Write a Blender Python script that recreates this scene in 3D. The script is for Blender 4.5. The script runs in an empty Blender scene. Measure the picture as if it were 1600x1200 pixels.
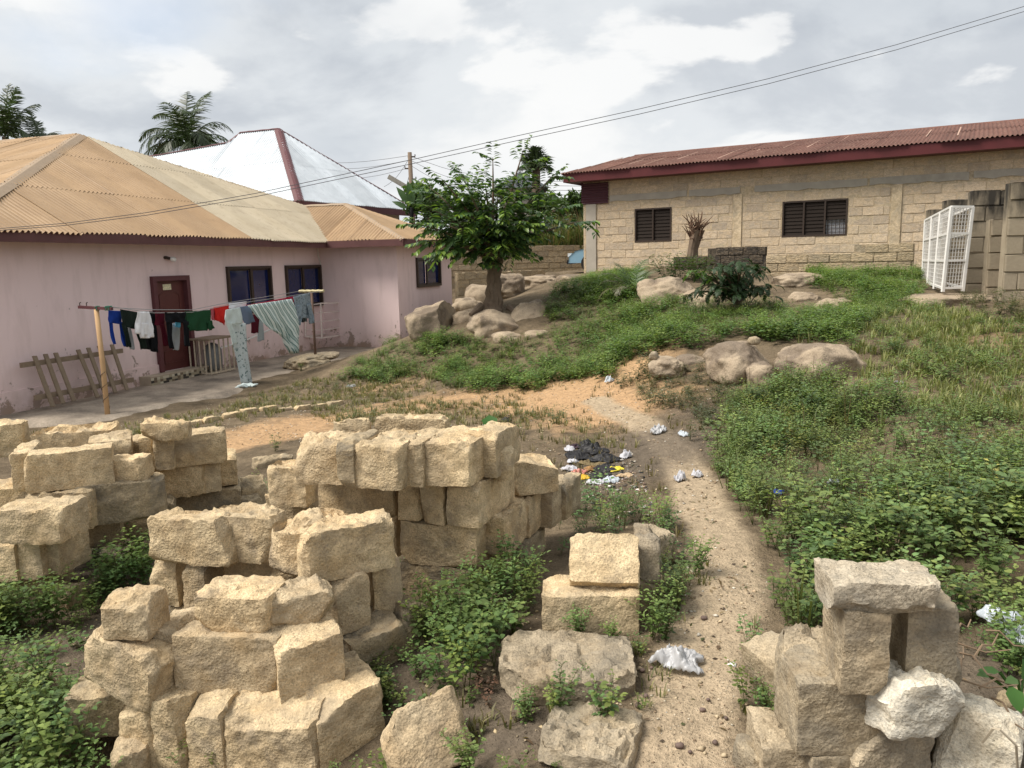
import bpy, math, random
import numpy as np
from mathutils import Vector, Matrix

# ------------------------------------------------------------------ camera, sky, sun, exposure
SC = bpy.context.scene
COL = SC.collection
W0, H0, F = 1600.0, 1200.0, 1208.0          # pixel frame of the photograph
EYE = Vector((0.0, 0.0, 1.70))
PITCH, ROLL = math.radians(9.0), math.radians(1.26)
_fw = Vector((0, math.cos(PITCH), -math.sin(PITCH)))
_u0 = Vector((0, math.sin(PITCH), math.cos(PITCH)))
_x0 = Vector((1, 0, 0))
_rt = _x0 * math.cos(ROLL) - _u0 * math.sin(ROLL)
_up = _u0 * math.cos(ROLL) + _x0 * math.sin(ROLL)

cam = bpy.data.cameras.new('camera')
cam_o = bpy.data.objects.new('camera', cam)
COL.objects.link(cam_o)
cam.sensor_width = 36.0
cam.lens = 36.0 * F / W0
cam.clip_start, cam.clip_end = 0.05, 6000
M4 = Matrix.Identity(4)
for i in range(3):
    M4[i][0], M4[i][1], M4[i][2], M4[i][3] = _rt[i], _up[i], -_fw[i], EYE[i]
cam_o.matrix_world = M4
SC.camera = cam_o

SUN_DIR = Vector((-0.55, -0.16, 0.82)).normalized()       # towards the sun
SUN_EL = math.asin(SUN_DIR.z)
SUN_AZ = math.atan2(SUN_DIR.x, SUN_DIR.y)

world = bpy.data.worlds.new('World')
SC.world = world
world.use_nodes = True
wt = world.node_tree
wt.nodes.clear()
def wn(t, **kw):
    n = wt.nodes.new(t)
    for k, v in kw.items():
        setattr(n, k, v)
    return n
def wl(a, b):
    wt.links.new(a, b)
sky = wn('ShaderNodeTexSky', sky_type='NISHITA', sun_disc=False, sun_elevation=SUN_EL, sun_rotation=SUN_AZ)
sky.air_density, sky.dust_density, sky.ozone_density = 1.0, 2.0, 1.0
tc = wn('ShaderNodeTexCoord')
sep = wn('ShaderNodeSeparateXYZ')
wl(tc.outputs['Generated'], sep.inputs[0])
zc = wn('ShaderNodeMath', operation='MAXIMUM'); zc.inputs[1].default_value = 0.0
wl(sep.outputs['Z'], zc.inputs[0])
zz = wn('ShaderNodeMath', operation='ADD'); zz.inputs[1].default_value = 0.34
wl(zc.outputs[0], zz.inputs[0])
dv = wn('ShaderNodeVectorMath', operation='DIVIDE')
cmb = wn('ShaderNodeCombineXYZ')
for i in range(3):
    wl(zz.outputs[0], cmb.inputs[i])
wl(tc.outputs['Generated'], dv.inputs[0]); wl(cmb.outputs[0], dv.inputs[1])
flat = wn('ShaderNodeVectorMath', operation='MULTIPLY'); flat.inputs[1].default_value = (1.0, 1.0, 0.55)
wl(dv.outputs[0], flat.inputs[0])
def wnoise(scale, detail, rough, off, dist=0.0):
    a = wn('ShaderNodeVectorMath', operation='ADD'); a.inputs[1].default_value = off
    wl(flat.outputs[0], a.inputs[0])
    n = wn('ShaderNodeTexNoise'); n.inputs['Scale'].default_value = scale
    n.inputs['Detail'].default_value = detail; n.inputs['Roughness'].default_value = rough
    n.inputs['Distortion'].default_value = dist
    wl(a.outputs[0], n.inputs['Vector'])
    return n.outputs['Fac']
def wramp(sock, stops):
    r = wn('ShaderNodeValToRGB'); r.color_ramp.interpolation = 'EASE'
    el = r.color_ramp.elements
    el[0].position, el[0].color = stops[0][0], (*stops[0][1], 1)
    el[1].position, el[1].color = stops[-1][0], (*stops[-1][1], 1)
    for p, c in stops[1:-1]:
        e = el.new(p); e.color = (*c, 1)
    wl(sock, r.inputs[0])
    return r.outputs[0]
def wmix(fac, a, b, mode='MIX'):
    m = wn('ShaderNodeMix', data_type='RGBA', blend_type=mode)
    if isinstance(fac, float): m.inputs[0].default_value = fac
    else: wl(fac, m.inputs[0])
    for s, v in ((m.inputs[6], a), (m.inputs[7], b)):
        if isinstance(v, tuple): s.default_value = (*v, 1)
        else: wl(v, s)
    return m.outputs[2]
CLOUD = 5.0
base = wramp(wnoise(1.25, 8, 0.56, (3.1, 1.7, 0.4), 0.2),
             [(0.38, (.66 * CLOUD, .70 * CLOUD, .75 * CLOUD)), (0.50, (.84 * CLOUD, .875 * CLOUD, .905 * CLOUD)), (0.62, (1.0 * CLOUD, 1.01 * CLOUD, 1.01 * CLOUD))])
pv = wn('ShaderNodeVectorMath', operation='MULTIPLY'); pv.inputs[1].default_value = (1.0, 1.0, 2.3)
wl(tc.outputs['Generated'], pv.inputs[0])
pn = wn('ShaderNodeTexNoise'); pn.inputs['Scale'].default_value = 4.2; pn.inputs['Detail'].default_value = 10; pn.inputs['Roughness'].default_value = .52; pn.inputs['Distortion'].default_value = .15
wl(pv.outputs[0], pn.inputs['Vector'])
puff = wramp(pn.outputs['Fac'], [(0.525, (0, 0, 0)), (0.59, (.9, .9, .9))])
c2 = wmix(puff, base, (1.03 * CLOUD, 1.035 * CLOUD, 1.03 * CLOUD))
shade = wramp(wnoise(1.3, 5, 0.5, (1.2, 9.3, 2.0), 0.3), [(0.48, (1, 1, 1)), (0.70, (.80, .82, .85))])
c3 = wmix(1.0, c2, shade, 'MULTIPLY')
gap = wramp(wnoise(1.15, 6, 0.5, (4.4, 6.1, 8.0), 0.3), [(0.62, (0, 0, 0)), (0.78, (.35, .35, .35))])
c4 = wmix(gap, c3, sky.outputs[0])
bg = wn('ShaderNodeBackground'); bg.inputs['Strength'].default_value = 0.10
wl(c4, bg.inputs['Color'])
wo = wn('ShaderNodeOutputWorld'); wl(bg.outputs[0], wo.inputs['Surface'])

sun = bpy.data.lights.new('sun', 'SUN')
sun.energy, sun.angle, sun.color = 2.8, math.radians(28.0), (1.0, 0.94, 0.85)
sun_o = bpy.data.objects.new('sun', sun)
COL.objects.link(sun_o)
sun_o.rotation_euler = SUN_DIR.to_track_quat('Z', 'Y').to_euler()
sun_o.location = (-20, 0, 40)

vs = SC.view_settings
vs.view_transform, vs.look, vs.gamma, vs.exposure = 'Standard', 'None', 1.0, 0.92
vs.use_curve_mapping = False
SC.cycles.max_bounces = 6
SC.cycles.transparent_max_bounces = 8

# ------------------------------------------------------------------ pixels to places
def ray(px, py):
    return _fw + _rt * ((px - W0 / 2) / F) + _up * ((H0 / 2 - py) / F)
def at(px, py, Y):
    d = ray(px, py)
    return EYE + d * ((Y - EYE.y) / d.y)
def onz(px, py, z):
    d = ray(px, py)
    return EYE + d * ((z - EYE.z) / d.z)
def onplane(px, py, P, n):
    d = ray(px, py)
    return EYE + d * ((Vector(P) - EYE).dot(n) / d.dot(n))
def project(P):
    """world points (n,3) to photograph pixels"""
    Q = np.asarray(P, float) - np.array(EYE)
    z = Q @ np.array(_fw); z = np.where(z < 1e-3, 1e-3, z)
    return W0 / 2 + F * (Q @ np.array(_rt)) / z, H0 / 2 - F * (Q @ np.array(_up)) / z

# ------------------------------------------------------------------ noise
def _hash(ix, iy, iz, seed):
    h = (ix * 374761393 + iy * 668265263 + iz * 2147483647 + seed * 974634777) & 0xFFFFFFFF
    h = ((h ^ (h >> 13)) * 1274126177) & 0xFFFFFFFF
    h = h ^ (h >> 16)
    return h.astype(np.float64) / 4294967295.0 * 2 - 1
def vnoise(P, seed=0):
    P = np.asarray(P, float)
    i = np.floor(P).astype(np.int64); f = P - i
    f = f * f * f * (f * (f * 6 - 15) + 10)
    r = 0
    for dx in (0, 1):
        for dy in (0, 1):
            for dz in (0, 1):
                w = (f[:, 0] if dx else 1 - f[:, 0]) * (f[:, 1] if dy else 1 - f[:, 1]) * (f[:, 2] if dz else 1 - f[:, 2])
                r = r + w * _hash(i[:, 0] + dx, i[:, 1] + dy, i[:, 2] + dz, seed)
    return r
def fbm(P, seed=0, octv=4, gain=0.5):
    P = np.asarray(P, float); a, r = 1.0, 0
    for o in range(octv):
        r = r + a * vnoise(P * (2.03 ** o), seed + o * 17); a *= gain
    return r
def inpoly(x, y, poly):
    x = np.asarray(x, float); y = np.asarray(y, float)
    r = np.zeros(x.shape, bool); n = len(poly)
    for i in range(n):
        x1, y1 = poly[i]; x2, y2 = poly[(i + 1) % n]
        c = ((y1 > y) != (y2 > y)) & (x < (x2 - x1) * (y - y1) / ((y2 - y1) or 1e-9) + x1)
        r ^= c
    return r
def polydist(x, y, pts):
    """distance to an open polyline"""
    best = np.full(np.shape(x), 1e9)
    for (x1, y1), (x2, y2) in zip(pts[:-1], pts[1:]):
        L2 = (x2 - x1) ** 2 + (y2 - y1) ** 2 or 1e-9
        t = np.clip(((x - x1) * (x2 - x1) + (y - y1) * (y2 - y1)) / L2, 0, 1)
        best = np.minimum(best, np.hypot(x - x1 - t * (x2 - x1), y - y1 - t * (y2 - y1)))
    return best

# ------------------------------------------------------------------ object helpers
def tag(o, label=None, cat=None, group=None, kind=None):
    if label: o['label'] = label
    if cat: o['category'] = cat
    if group: o['group'] = group
    if kind: o['kind'] = kind
    return o
def empty(name, loc=(0, 0, 0), rz=0.0, parent=None):
    o = bpy.data.objects.new(name, None)
    o.empty_display_size = 0.2
    COL.objects.link(o); o.location = loc; o.rotation_euler = (0, 0, rz)
    if parent: attach(o, parent)
    elif not rz: WL[o.name] = Vector(loc)
    return o
WL = {}                                                 # where an unrotated parent stands, so that its parts keep world coordinates
def attach(o, parent):
    o.parent = parent
    if parent.name in WL: o.matrix_parent_inverse = Matrix.Translation(-WL[parent.name])
    return o
def link(name, me, mat=None, parent=None, smooth=False):
    o = bpy.data.objects.new(name, me)
    COL.objects.link(o)
    if mat is not None and not me.materials: me.materials.append(mat)
    if parent is not None: attach(o, parent)
    if smooth: me.polygons.foreach_set('use_smooth', [True] * len(me.polygons))
    return o
def np_mesh(name, V, faces, smooth=False):
    """faces: list of (k,n) int arrays with n corners each"""
    me = bpy.data.meshes.new(name)
    V = np.asarray(V, np.float32)
    me.vertices.add(len(V)); me.vertices.foreach_set('co', V.ravel())
    faces = [np.asarray(f, np.int32) for f in faces if len(f)]
    idx = np.concatenate([f.ravel() for f in faces])
    tot = np.concatenate([np.full(len(f), f.shape[1], np.int32) for f in faces])
    st = np.concatenate([[0], np.cumsum(tot)[:-1]]).astype(np.int32)
    me.loops.add(len(idx)); me.loops.foreach_set('vertex_index', idx)
    me.polygons.add(len(tot)); me.polygons.foreach_set('loop_start', st)
    me.update(calc_edges=True)
    if smooth: me.polygons.foreach_set('use_smooth', np.ones(len(tot), bool))
    return me
def set_col(me, C, name='col'):
    a = me.color_attributes.new(name, 'FLOAT_COLOR', 'POINT')
    C = np.asarray(C, np.float32)
    if C.shape[1] == 3: C = np.hstack([C, np.ones((len(C), 1), np.float32)])
    a.data.foreach_set('color', C.ravel())

class MB:
    """collects boxes, bars and tubes into one mesh"""
    def __init__(s): s.v, s.f = [], []
    def add(s, V, Fc):
        b = len(s.v); s.v += [tuple(v) for v in V]; s.f += [tuple(b + i for i in f) for f in Fc]; return s
    def box(s, c, size, ax=None):
        """c centre, size full lengths, ax three unit axes"""
        ax = ax or (Vector((1, 0, 0)), Vector((0, 1, 0)), Vector((0, 0, 1)))
        c = Vector(c); V = []
        for k in (-.5, .5):
            for j in (-.5, .5):
                for i in (-.5, .5):
                    V.append(c + ax[0] * (i * size[0]) + ax[1] * (j * size[1]) + ax[2] * (k * size[2]))
        return s.add(V, [(0, 2, 3, 1), (4, 5, 7, 6), (0, 1, 5, 4), (2, 6, 7, 3), (0, 4, 6, 2), (1, 3, 7, 5)])
    def bar(s, a, b, w, h=None, up=(0, 0, 1)):
        a, b = Vector(a), Vector(b); d = (b - a); L = d.length; d.normalize()
        u = Vector(up)
        if abs(d.dot(u)) > .98: u = Vector((0, 1, 0))
        x = d.cross(u).normalized(); z = x.cross(d)
        return s.box((a + b) / 2, (L, w, h or w), (d, x, z))
    def tube(s, pts, r, n=6, cap=True):
        pts = [Vector(p) for p in pts]; rs = r if isinstance(r, (list, tuple)) else [r] * len(pts)
        rings = []; prev = None
        for i, p in enumerate(pts):
            d = (pts[min(i + 1, len(pts) - 1)] - pts[max(i - 1, 0)])
            if d.length < 1e-9: d = Vector((0, 0, 1))
            d.normalize()
            if prev is None:
                u = Vector((0, 0, 1)) if abs(d.z) < .9 else Vector((1, 0, 0))
                x = d.cross(u).normalized()
            else:
                x = prev - d * prev.dot(d)
                x = x.normalized() if x.length > 1e-6 else d.orthogonal().normalized()
            prev = x; y = d.cross(x)
            rings.append([p + x * (rs[i] * math.cos(2 * math.pi * k / n)) + y * (rs[i] * math.sin(2 * math.pi * k / n)) for k in range(n)])
        V = [q for R in rings for q in R]; Fc = []
        for i in range(len(pts) - 1):
            for k in range(n):
                Fc.append((i * n + k, i * n + (k + 1) % n, (i + 1) * n + (k + 1) % n, (i + 1) * n + k))
        if cap:
            Fc.append(tuple(range(n - 1, -1, -1))); Fc.append(tuple((len(pts) - 1) * n + k for k in range(n)))
        return s.add(V, Fc)
    def prism(s, poly, d):
        """extrude a planar polygon (3D points) by vector d"""
        n = len(poly); P = [Vector(p) for p in poly]; d = Vector(d)
        V = P + [p + d for p in P]
        Fc = [tuple(range(n - 1, -1, -1)), tuple(range(n, 2 * n))]
        Fc += [(i, (i + 1) % n, n + (i + 1) % n, n + i) for i in range(n)]
        return s.add(V, Fc)
    def build(s, name, mat, parent=None, smooth=False, origin=None):
        me = bpy.data.meshes.new(name)
        V = s.v
        if origin is not None:
            V = [(v[0] - origin[0], v[1] - origin[1], v[2] - origin[2]) for v in V]
        me.from_pydata(V, [], s.f); me.update()
        import bmesh
        bm = bmesh.new(); bm.from_mesh(me); bmesh.ops.recalc_face_normals(bm, faces=bm.faces); bm.to_mesh(me); bm.free()
        o = link(name, me, mat, parent, smooth)
        if origin is not None: o.location = origin
        return o

# ------------------------------------------------------------------ materials
class NT:
    def __init__(s, name):
        s.m = bpy.data.materials.new(name); s.m.use_nodes = True
        s.t = s.m.node_tree; s.t.nodes.clear()
        s.out = s.n('ShaderNodeOutputMaterial'); s.b = s.n('ShaderNodeBsdfPrincipled')
        s.l(s.b.outputs[0], s.out.inputs['Surface'])
        s._tc = None
    def n(s, t, **kw):
        x = s.t.nodes.new(t)
        for k, v in kw.items(): setattr(x, k, v)
        return x
    def l(s, a, b): s.t.links.new(a, b)
    def co(s, which='Object', scale=None):
        if s._tc is None: s._tc = s.n('ShaderNodeTexCoord')
        o = s._tc.outputs[which]
        if which == 'Object':
            # shift the pattern by a per-object random amount
            if not hasattr(s, '_oi'): s._oi = s.n('ShaderNodeObjectInfo')
            a = s.n('ShaderNodeVectorMath', operation='SCALE'); a.inputs[0].default_value = (37.0, 61.0, 23.0)
            s.l(s._oi.outputs['Random'], a.inputs['Scale'])
            b = s.n('ShaderNodeVectorMath', operation='ADD'); s.l(o, b.inputs[0]); s.l(a.outputs[0], b.inputs[1]); o = b.outputs[0]
        if scale:
            m = s.n('ShaderNodeVectorMath', operation='MULTIPLY'); m.inputs[1].default_value = scale
            s.l(o, m.inputs[0]); o = m.outputs[0]
        return o
    def pos(s, scale=None):
        o = s.n('ShaderNodeNewGeometry').outputs['Position']
        if scale:
            m = s.n('ShaderNodeVectorMath', operation='MULTIPLY'); m.inputs[1].default_value = scale
            s.l(o, m.inputs[0]); o = m.outputs[0]
        return o
    def noise(s, vec, scale, detail=4, rough=.55, dist=0.0):
        x = s.n('ShaderNodeTexNoise'); s.l(vec, x.inputs['Vector'])
        x.inputs['Scale'].default_value = scale; x.inputs['Detail'].default_value = detail
        x.inputs['Roughness'].default_value = rough; x.inputs['Distortion'].default_value = dist
        return x.outputs['Fac']
    def vor(s, vec, scale, feature='F1', out='Distance'):
        x = s.n('ShaderNodeTexVoronoi', feature=feature); s.l(vec, x.inputs['Vector']); x.inputs['Scale'].default_value = scale
        return x.outputs[out]
    def ramp(s, fac, stops, interp='LINEAR'):
        r = s.n('ShaderNodeValToRGB'); r.color_ramp.interpolation = interp; el = r.color_ramp.elements
        c = lambda v: (*v, 1) if isinstance(v, (tuple, list)) else (v, v, v, 1)
        el[0].position, el[0].color = stops[0][0], c(stops[0][1]); el[1].position, el[1].color = stops[-1][0], c(stops[-1][1])
        for p, v in stops[1:-1]:
            e = el.new(p); e.color = c(v)
        s.l(fac, r.inputs[0]); return r.outputs[0]
    def mix(s, fac, a, b, mode='MIX'):
        m = s.n('ShaderNodeMix', data_type='RGBA', blend_type=mode)
        for k, v in ((0, fac), (6, a), (7, b)):
            if isinstance(v, (int, float)): m.inputs[k].default_value = v if k == 0 else (v, v, v, 1)
            elif isinstance(v, tuple): m.inputs[k].default_value = (*v, 1)
            else: s.l(v, m.inputs[k])
        return m.outputs[2]
    def math(s, op, a, b=0.0):
        m = s.n('ShaderNodeMath', operation=op)
        for k, v in ((0, a), (1, b)):
            if isinstance(v, (int, float)): m.inputs[k].default_value = v
            else: s.l(v, m.inputs[k])
        return m.outputs[0]
    def attr(s, name='col'):
        a = s.n('ShaderNodeAttribute', attribute_name=name); return a.outputs['Color']
    def rnd(s):
        return s.n('ShaderNodeObjectInfo').outputs['Random']
    def bump(s, h, strength=.5, dist=.01):
        b = s.n('ShaderNodeBump'); b.inputs['Strength'].default_value = strength; b.inputs['Distance'].default_value = dist
        s.l(h, b.inputs['Height']); s.l(b.outputs[0], s.b.inputs['Normal'])
    def done(s, color=None, rough=.8, metal=0.0, spec=None):
        if color is not None:
            if isinstance(color, tuple): s.b.inputs['Base Color'].default_value = (*color, 1)
            else: s.l(color, s.b.inputs['Base Color'])
        if isinstance(rough, (int, float)): s.b.inputs['Roughness'].default_value = rough
        else: s.l(rough, s.b.inputs['Roughness'])
        s.b.inputs['Metallic'].default_value = metal
        if spec is not None: s.b.inputs['Specular IOR Level'].default_value = spec
        return s.m
def sc3(c, k): return tuple(x * k for x in c)

def m_plain(name, c, rough=.7, var=.12, scale=9.0, metal=0.0, bump=.0, spec=.35):
    t = NT(name); v = t.co()
    n = t.noise(v, scale, 5)
    col = t.mix(n, sc3(c, 1 - var * 1.6), sc3(c, 1 + var * 1.6))
    if bump: t.bump(t.noise(v, scale * 6, 4), bump, .004)
    return t.done(col, rough, metal, spec)

def m_sandcrete(name, lo, hi, stain=(.17, .15, .12), stain_amt=.55, stain_lo=.56, bump=.75):
    t = NT(name); v = t.co()
    big = t.noise(v, 6.0, 5, .6)
    col = t.mix(t.ramp(big, [(.3, 0.), (.7, 1.)]), lo, hi)
    r = t.rnd()
    col = t.mix(1.0, col, t.ramp(r, [(0., (.80, .79, .80)), (.35, (.98, .96, .92)), (.7, (1.04, 1.0, .94)), (1., (1.10, 1.08, 1.06))]), 'MULTIPLY')
    grain = t.noise(v, 130.0, 3, .7)
    col = t.mix(1.0, col, t.ramp(grain, [(.33, .60), (.5, 1.0), (.68, 1.25)]), 'MULTIPLY')
    # weathered grey patches and dark pin holes
    st = t.ramp(t.noise(v, 4.2, 8, .7, .4), [(stain_lo, 0.), (stain_lo + .10, stain_amt)])
    col = t.mix(st, col, stain)
    gre = t.ramp(t.noise(v, 2.4, 9, .72, .5), [(.47, 0.), (.60, .55)])
    col = t.mix(gre, col, (lo[0] * .72, lo[1] * .78, lo[2] * .90))
    warm = t.ramp(t.noise(v, 3.1, 6, .65, .2), [(.56, 0.), (.70, .45)])
    col = t.mix(warm, col, (hi[0] * .72, hi[1] * .60, hi[2] * .45))
    pit = t.ramp(t.vor(v, 60.0), [(.05, 0.), (.14, 1.)])
    col = t.mix(1.0, col, t.mix(pit, (.74, .71, .67), (1, 1, 1)), 'MULTIPLY')
    col = t.mix(1.0, col, t.ramp(t.noise(v, 17.0, 5, .6), [(.32, .80), (.68, 1.13)]), 'MULTIPLY')
    h = t.math('ADD', t.math('MULTIPLY', grain, .8), t.math('MULTIPLY', t.noise(v, 34.0, 5, .65), 1.4))
    h = t.math('ADD', h, t.math('MULTIPLY', pit, .5))
    h = t.math('ADD', h, t.math('MULTIPLY', t.vor(v, 75.0), .6))
    h = t.math('MULTIPLY', h, t.ramp(t.noise(v, 5.0, 3), [(.36, .35), (.62, 1.25)]))
    t.bump(h, bump, .009)
    return t.done(col, .95, 0, .15)
# ------------------------------------------------------------------ the pink house's frame (needed by the terrain)
HO = Vector((-7.9, 17.1, 0.0))
HE = Vector((0.296, 0.955, 0)).normalized()          # along the long wall, away from the camera
HN = Vector((HE.y, -HE.x, 0))                         # out of the wall, towards the yard
def HP(t, off, z): return HO + HE * t + HN * off + Vector((0, 0, z))
def h_hit(px, py, off=0.0):
    p = onplane(px, py, HO + HN * off, HN)
    return (p - HO).dot(HE), p.z
APRON = -0.78
# the block warehouse's frame
BO = Vector((2.38, 25.0, 0.0))
BE = Vector((0.861, -0.509, 0)).normalized()          # along its front, towards the camera
BN = Vector((BE.y, -BE.x, 0))                         # out of the front wall
if BN.y > 0: BN = -BN
def BP(t, off, z): return BO + BE * t + BN * off + Vector((0, 0, z))
def b_hit(px, py, off=0.0):
    p = onplane(px, py, BO + BN * off, BN)
    return (p - BO).dot(BE), p.z

# ------------------------------------------------------------------ terrain
CP = [(0, 0, 0), (0, -4, 0), (-4, 0, -.2), (4, 0, .1), (-2.2, 2.5, -.42), (-1.0, 2.5, -.50), (-1.3, 2.85, -.42), (-.5, 2.6, -.30), (-.3, 3, -.10), (.5, 2.6, .0), (.9, 3.3, .0),
      (1.6, 2.2, .02), (2.6, 2.6, .08), (-3.6, 4.2, -.26), (-1.9, 4.4, -.22), (-.6, 4.6, -.17), (.4, 4.6, -.10), (1.3, 4.6, -.02), (2.9, 4.3, .16),
      (4.5, 6.0, .30), (-5.2, 7.2, -.5), (-12, 2, -.7), (9, 3, .4), (14, 8, .8), (22, 18, 1.5), (-3.2, 6.2, -.35), (-1.4, 6.6, -.30), (.2, 6.6, -.2)]
for px, py, Y in [(640, 540, 16.6), (780, 482, 17.0), (820, 528, 15.6), (900, 440, 20.0), (1000, 418, 22.0), (1040, 484, 14.6), (1200, 472, 14.2),
                  (1300, 490, 13.0), (1440, 452, 13.8), (1530, 468, 12.3), (1600, 540, 9.0), (1450, 540, 9.3), (1460, 432, 17.0), (1590, 462, 11.4), (1180, 596, 9.3), (1300, 594, 8.8),
                  (1400, 700, 6.3), (1000, 540, 12.2), (700, 572, 15.0), (740, 468, 24.0), (860, 424, 30.0), (1160, 520, 11.6)]:
    p = at(px, py, Y); CP.append((p.x, p.y, p.z))
for px, Y, z in [(760, 26, .62), (800, 26, .80), (850, 26, .95), (900, 26.5, 1.12), (760, 29, .75), (850, 29.5, 1.0), (920, 30, 1.22), (740, 32, .9), (720, 25.5, .35)]:
    CP.append(((px - 800) / F * Y, Y, z))
for px, py, z in [(450, 640, -.60), (330, 660, -.62), (560, 602, -.66), (640, 600, -.56), (700, 606, -.46), (800, 640, -.36), (900, 602, -.30), (900, 680, -.22),
                  (1000, 640, -.18), (1060, 745, -.10), (1080, 640, -.05)]:
    p = onz(px, py, z); CP.append((p.x, p.y, p.z))
for t in (-6, -3.5, -1, 1.5, 4, 6.5):
    for off in (-5, -.5, .6):
        p = HP(t, off, APRON - .06); CP.append(tuple(p))
for t, off in ((-5, 2.0), (-3.5, 1.9), (-1, 1.7), (1.5, 1.6), (4, 1.9), (6.4, 2.6)):
    p = HP(t, off, APRON - .05); CP.append(tuple(p))
for t, off, z in ((9.5, 2.9, -.62), (11, 3.4, -.2), (12, -4, -.3), (20, -6, .5), (20, 4, .9)):
    CP.append(tuple(HP(t, off, z)))
for t in (-3, 1, 5, 9, 13, 17):
    for off, z in ((.7, 1.33), (-2, 1.35), (-8, 1.4)):
        CP.append(tuple(BP(t, off, z)))
for x, y, z in ((-60, -20, -1), (60, -20, .5), (-70, 60, 0), (70, 60, 2), (0, 60, 1.8), (-60, 120, 1), (60, 120, 2), (0, 130, 2), (-30, 40, 0), (-25, 10, -.9),
                (0, -25, 0), (40, 20, 1.6), (-50, 20, -.6), (10, 45, 1.8)):
    CP.append((x, y, z))
CP = np.array(CP, float)
def _tps(r2): return 0.5 * r2 * np.log(r2 + 1e-9)
_n = len(CP)
_S = 8.0
_X = CP[:, :2] / _S
_K = _tps(((_X[:, None] - _X[None]) ** 2).sum(-1)) + np.eye(_n) * 0.012
_Pm = np.hstack([np.ones((_n, 1)), _X])
_A = np.vstack([np.hstack([_K, _Pm]), np.hstack([_Pm.T, np.zeros((3, 3))])])
_w = np.linalg.solve(_A, np.concatenate([CP[:, 2], np.zeros(3)]))
def ground_z(x, y):
    x = np.atleast_1d(np.asarray(x, float)); y = np.atleast_1d(np.asarray(y, float))
    out = np.empty(x.shape)
    for s in range(0, x.size, 20000):
        q = np.stack([x.ravel()[s:s + 20000], y.ravel()[s:s + 20000]], -1) / _S
        k = _tps(((q[:, None] - _X[None]) ** 2).sum(-1))
        out.ravel()[s:s + 20000] = k @ _w[:_n] + _w[_n] + q @ _w[_n + 1:]
    q = np.stack([x.ravel(), y.ravel(), np.zeros(x.size)], -1)
    fade = 1.0 / (1 + np.maximum(np.hypot(x, y) - 30, 0) * .2).ravel()
    out = out + ((fbm(q * 1.1, 5, 3) * .035 + fbm(q * 4.0, 9, 3) * .010) * fade).reshape(x.shape)
    return out
def gz(x, y): return float(ground_z([x], [y])[0])
def ong(px, py):
    """first meeting of the pixel's ray with the ground"""
    d = ray(px, py)
    s = np.concatenate([np.linspace(1.0, 20, 400), np.linspace(20, 70, 300)])
    P = np.array(EYE)[None] + s[:, None] * np.array(d)[None]
    dz = P[:, 2] - ground_z(P[:, 0], P[:, 1])
    k = np.argmax(dz < 0) if (dz < 0).any() else len(s) - 1
    if k > 0:
        a, b = dz[k - 1], dz[k]
        t = a / (a - b) if a != b else 0
        return Vector(P[k - 1] * (1 - t) + P[k] * t)
    return Vector(P[k])

def axis_pts(segs):
    r = []
    for a, b, st in segs:
        r += list(np.arange(a, b, st))
    r.append(segs[-1][1]); return np.array(r)
gx = axis_pts([(-3000, -400, 650), (-400, -80, 80), (-80, -20, 6), (-20, -8, .5), (-8, 9, .09), (9, 22, .5), (22, 82, 6), (82, 402, 80), (402, 3000, 650)])
gy = axis_pts([(-600, -60, 135), (-60, -4, 7), (-4, 1, .4), (1, 8.5, .06), (8.5, 19, .12), (19, 36, .5), (36, 100, 6), (100, 500, 80), (500, 4000, 700)])
GX, GY = np.meshgrid(gx, gy)
XC, YC = np.clip(GX, -70, 70), np.clip(GY, -20, 130)
GZ = ground_z(XC, YC)
# the paved apron and the houses stand on the ground: keep the sheet under them
_pt = np.stack([GX.ravel() - HO.x, GY.ravel() - HO.y], -1)
_tt = _pt @ np.array([HE.x, HE.y]); _oo = _pt @ np.array([HN.x, HN.y])
_und = ((_tt > -7) & (_tt < 8.6) & (_oo < 1.9) & (_oo > -14)).reshape(GX.shape)
GZ = np.where(_und, np.minimum(GZ, APRON - .035), GZ)
V = np.stack([GX, GY, GZ], -1).reshape(-1, 3)
ny, nx = GX.shape
ii = np.arange(ny * nx).reshape(ny, nx)
Q = np.stack([ii[:-1, :-1], ii[:-1, 1:], ii[1:, 1:], ii[1:, :-1]], -1).reshape(-1, 4)

PATH_PX = [(1040, 1330), (1062, 1200), (1078, 1100), (1095, 1010), (1140, 930), (1128, 850), (1090, 775), (1062, 712), (1000, 660), (930, 625)]
PATH_W = [tuple(ong(*p)[:2]) for p in PATH_PX]
def blobs(lst):
    w = np.zeros(len(V))
    for px, py, rx, ry, a in lst:                       # radii in metres, across and away
        p = ong(px, py)
        w = np.maximum(w, a * np.exp(-(((V[:, 0] - p.x) / rx) ** 2 + ((V[:, 1] - p.y) / ry) ** 2)))
    return w
pd = polydist(V[:, 0], V[:, 1], PATH_W)
w_path = np.clip(1.2 - pd / .23, 0, 1)
w_orange = blobs([(900, 612, 1.5, 1.5, 1.0), (800, 618, 1.6, 1.0, .75), (700, 625, 1.6, 1.2, .6), (950, 640, 1.2, 1.2, .8), (620, 640, 1.3, 1.2, .55), (440, 672, .9, .9, .9),
                  (500, 660, .8, .8, .8), (380, 690, .7, .6, .8), (1560, 522, 1.4, .7, .35), (590, 605, 1.5, 1.2, .4), (20, 1075, .25, .25, .6), (1060, 1200, .5, .8, .25)])
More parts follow.
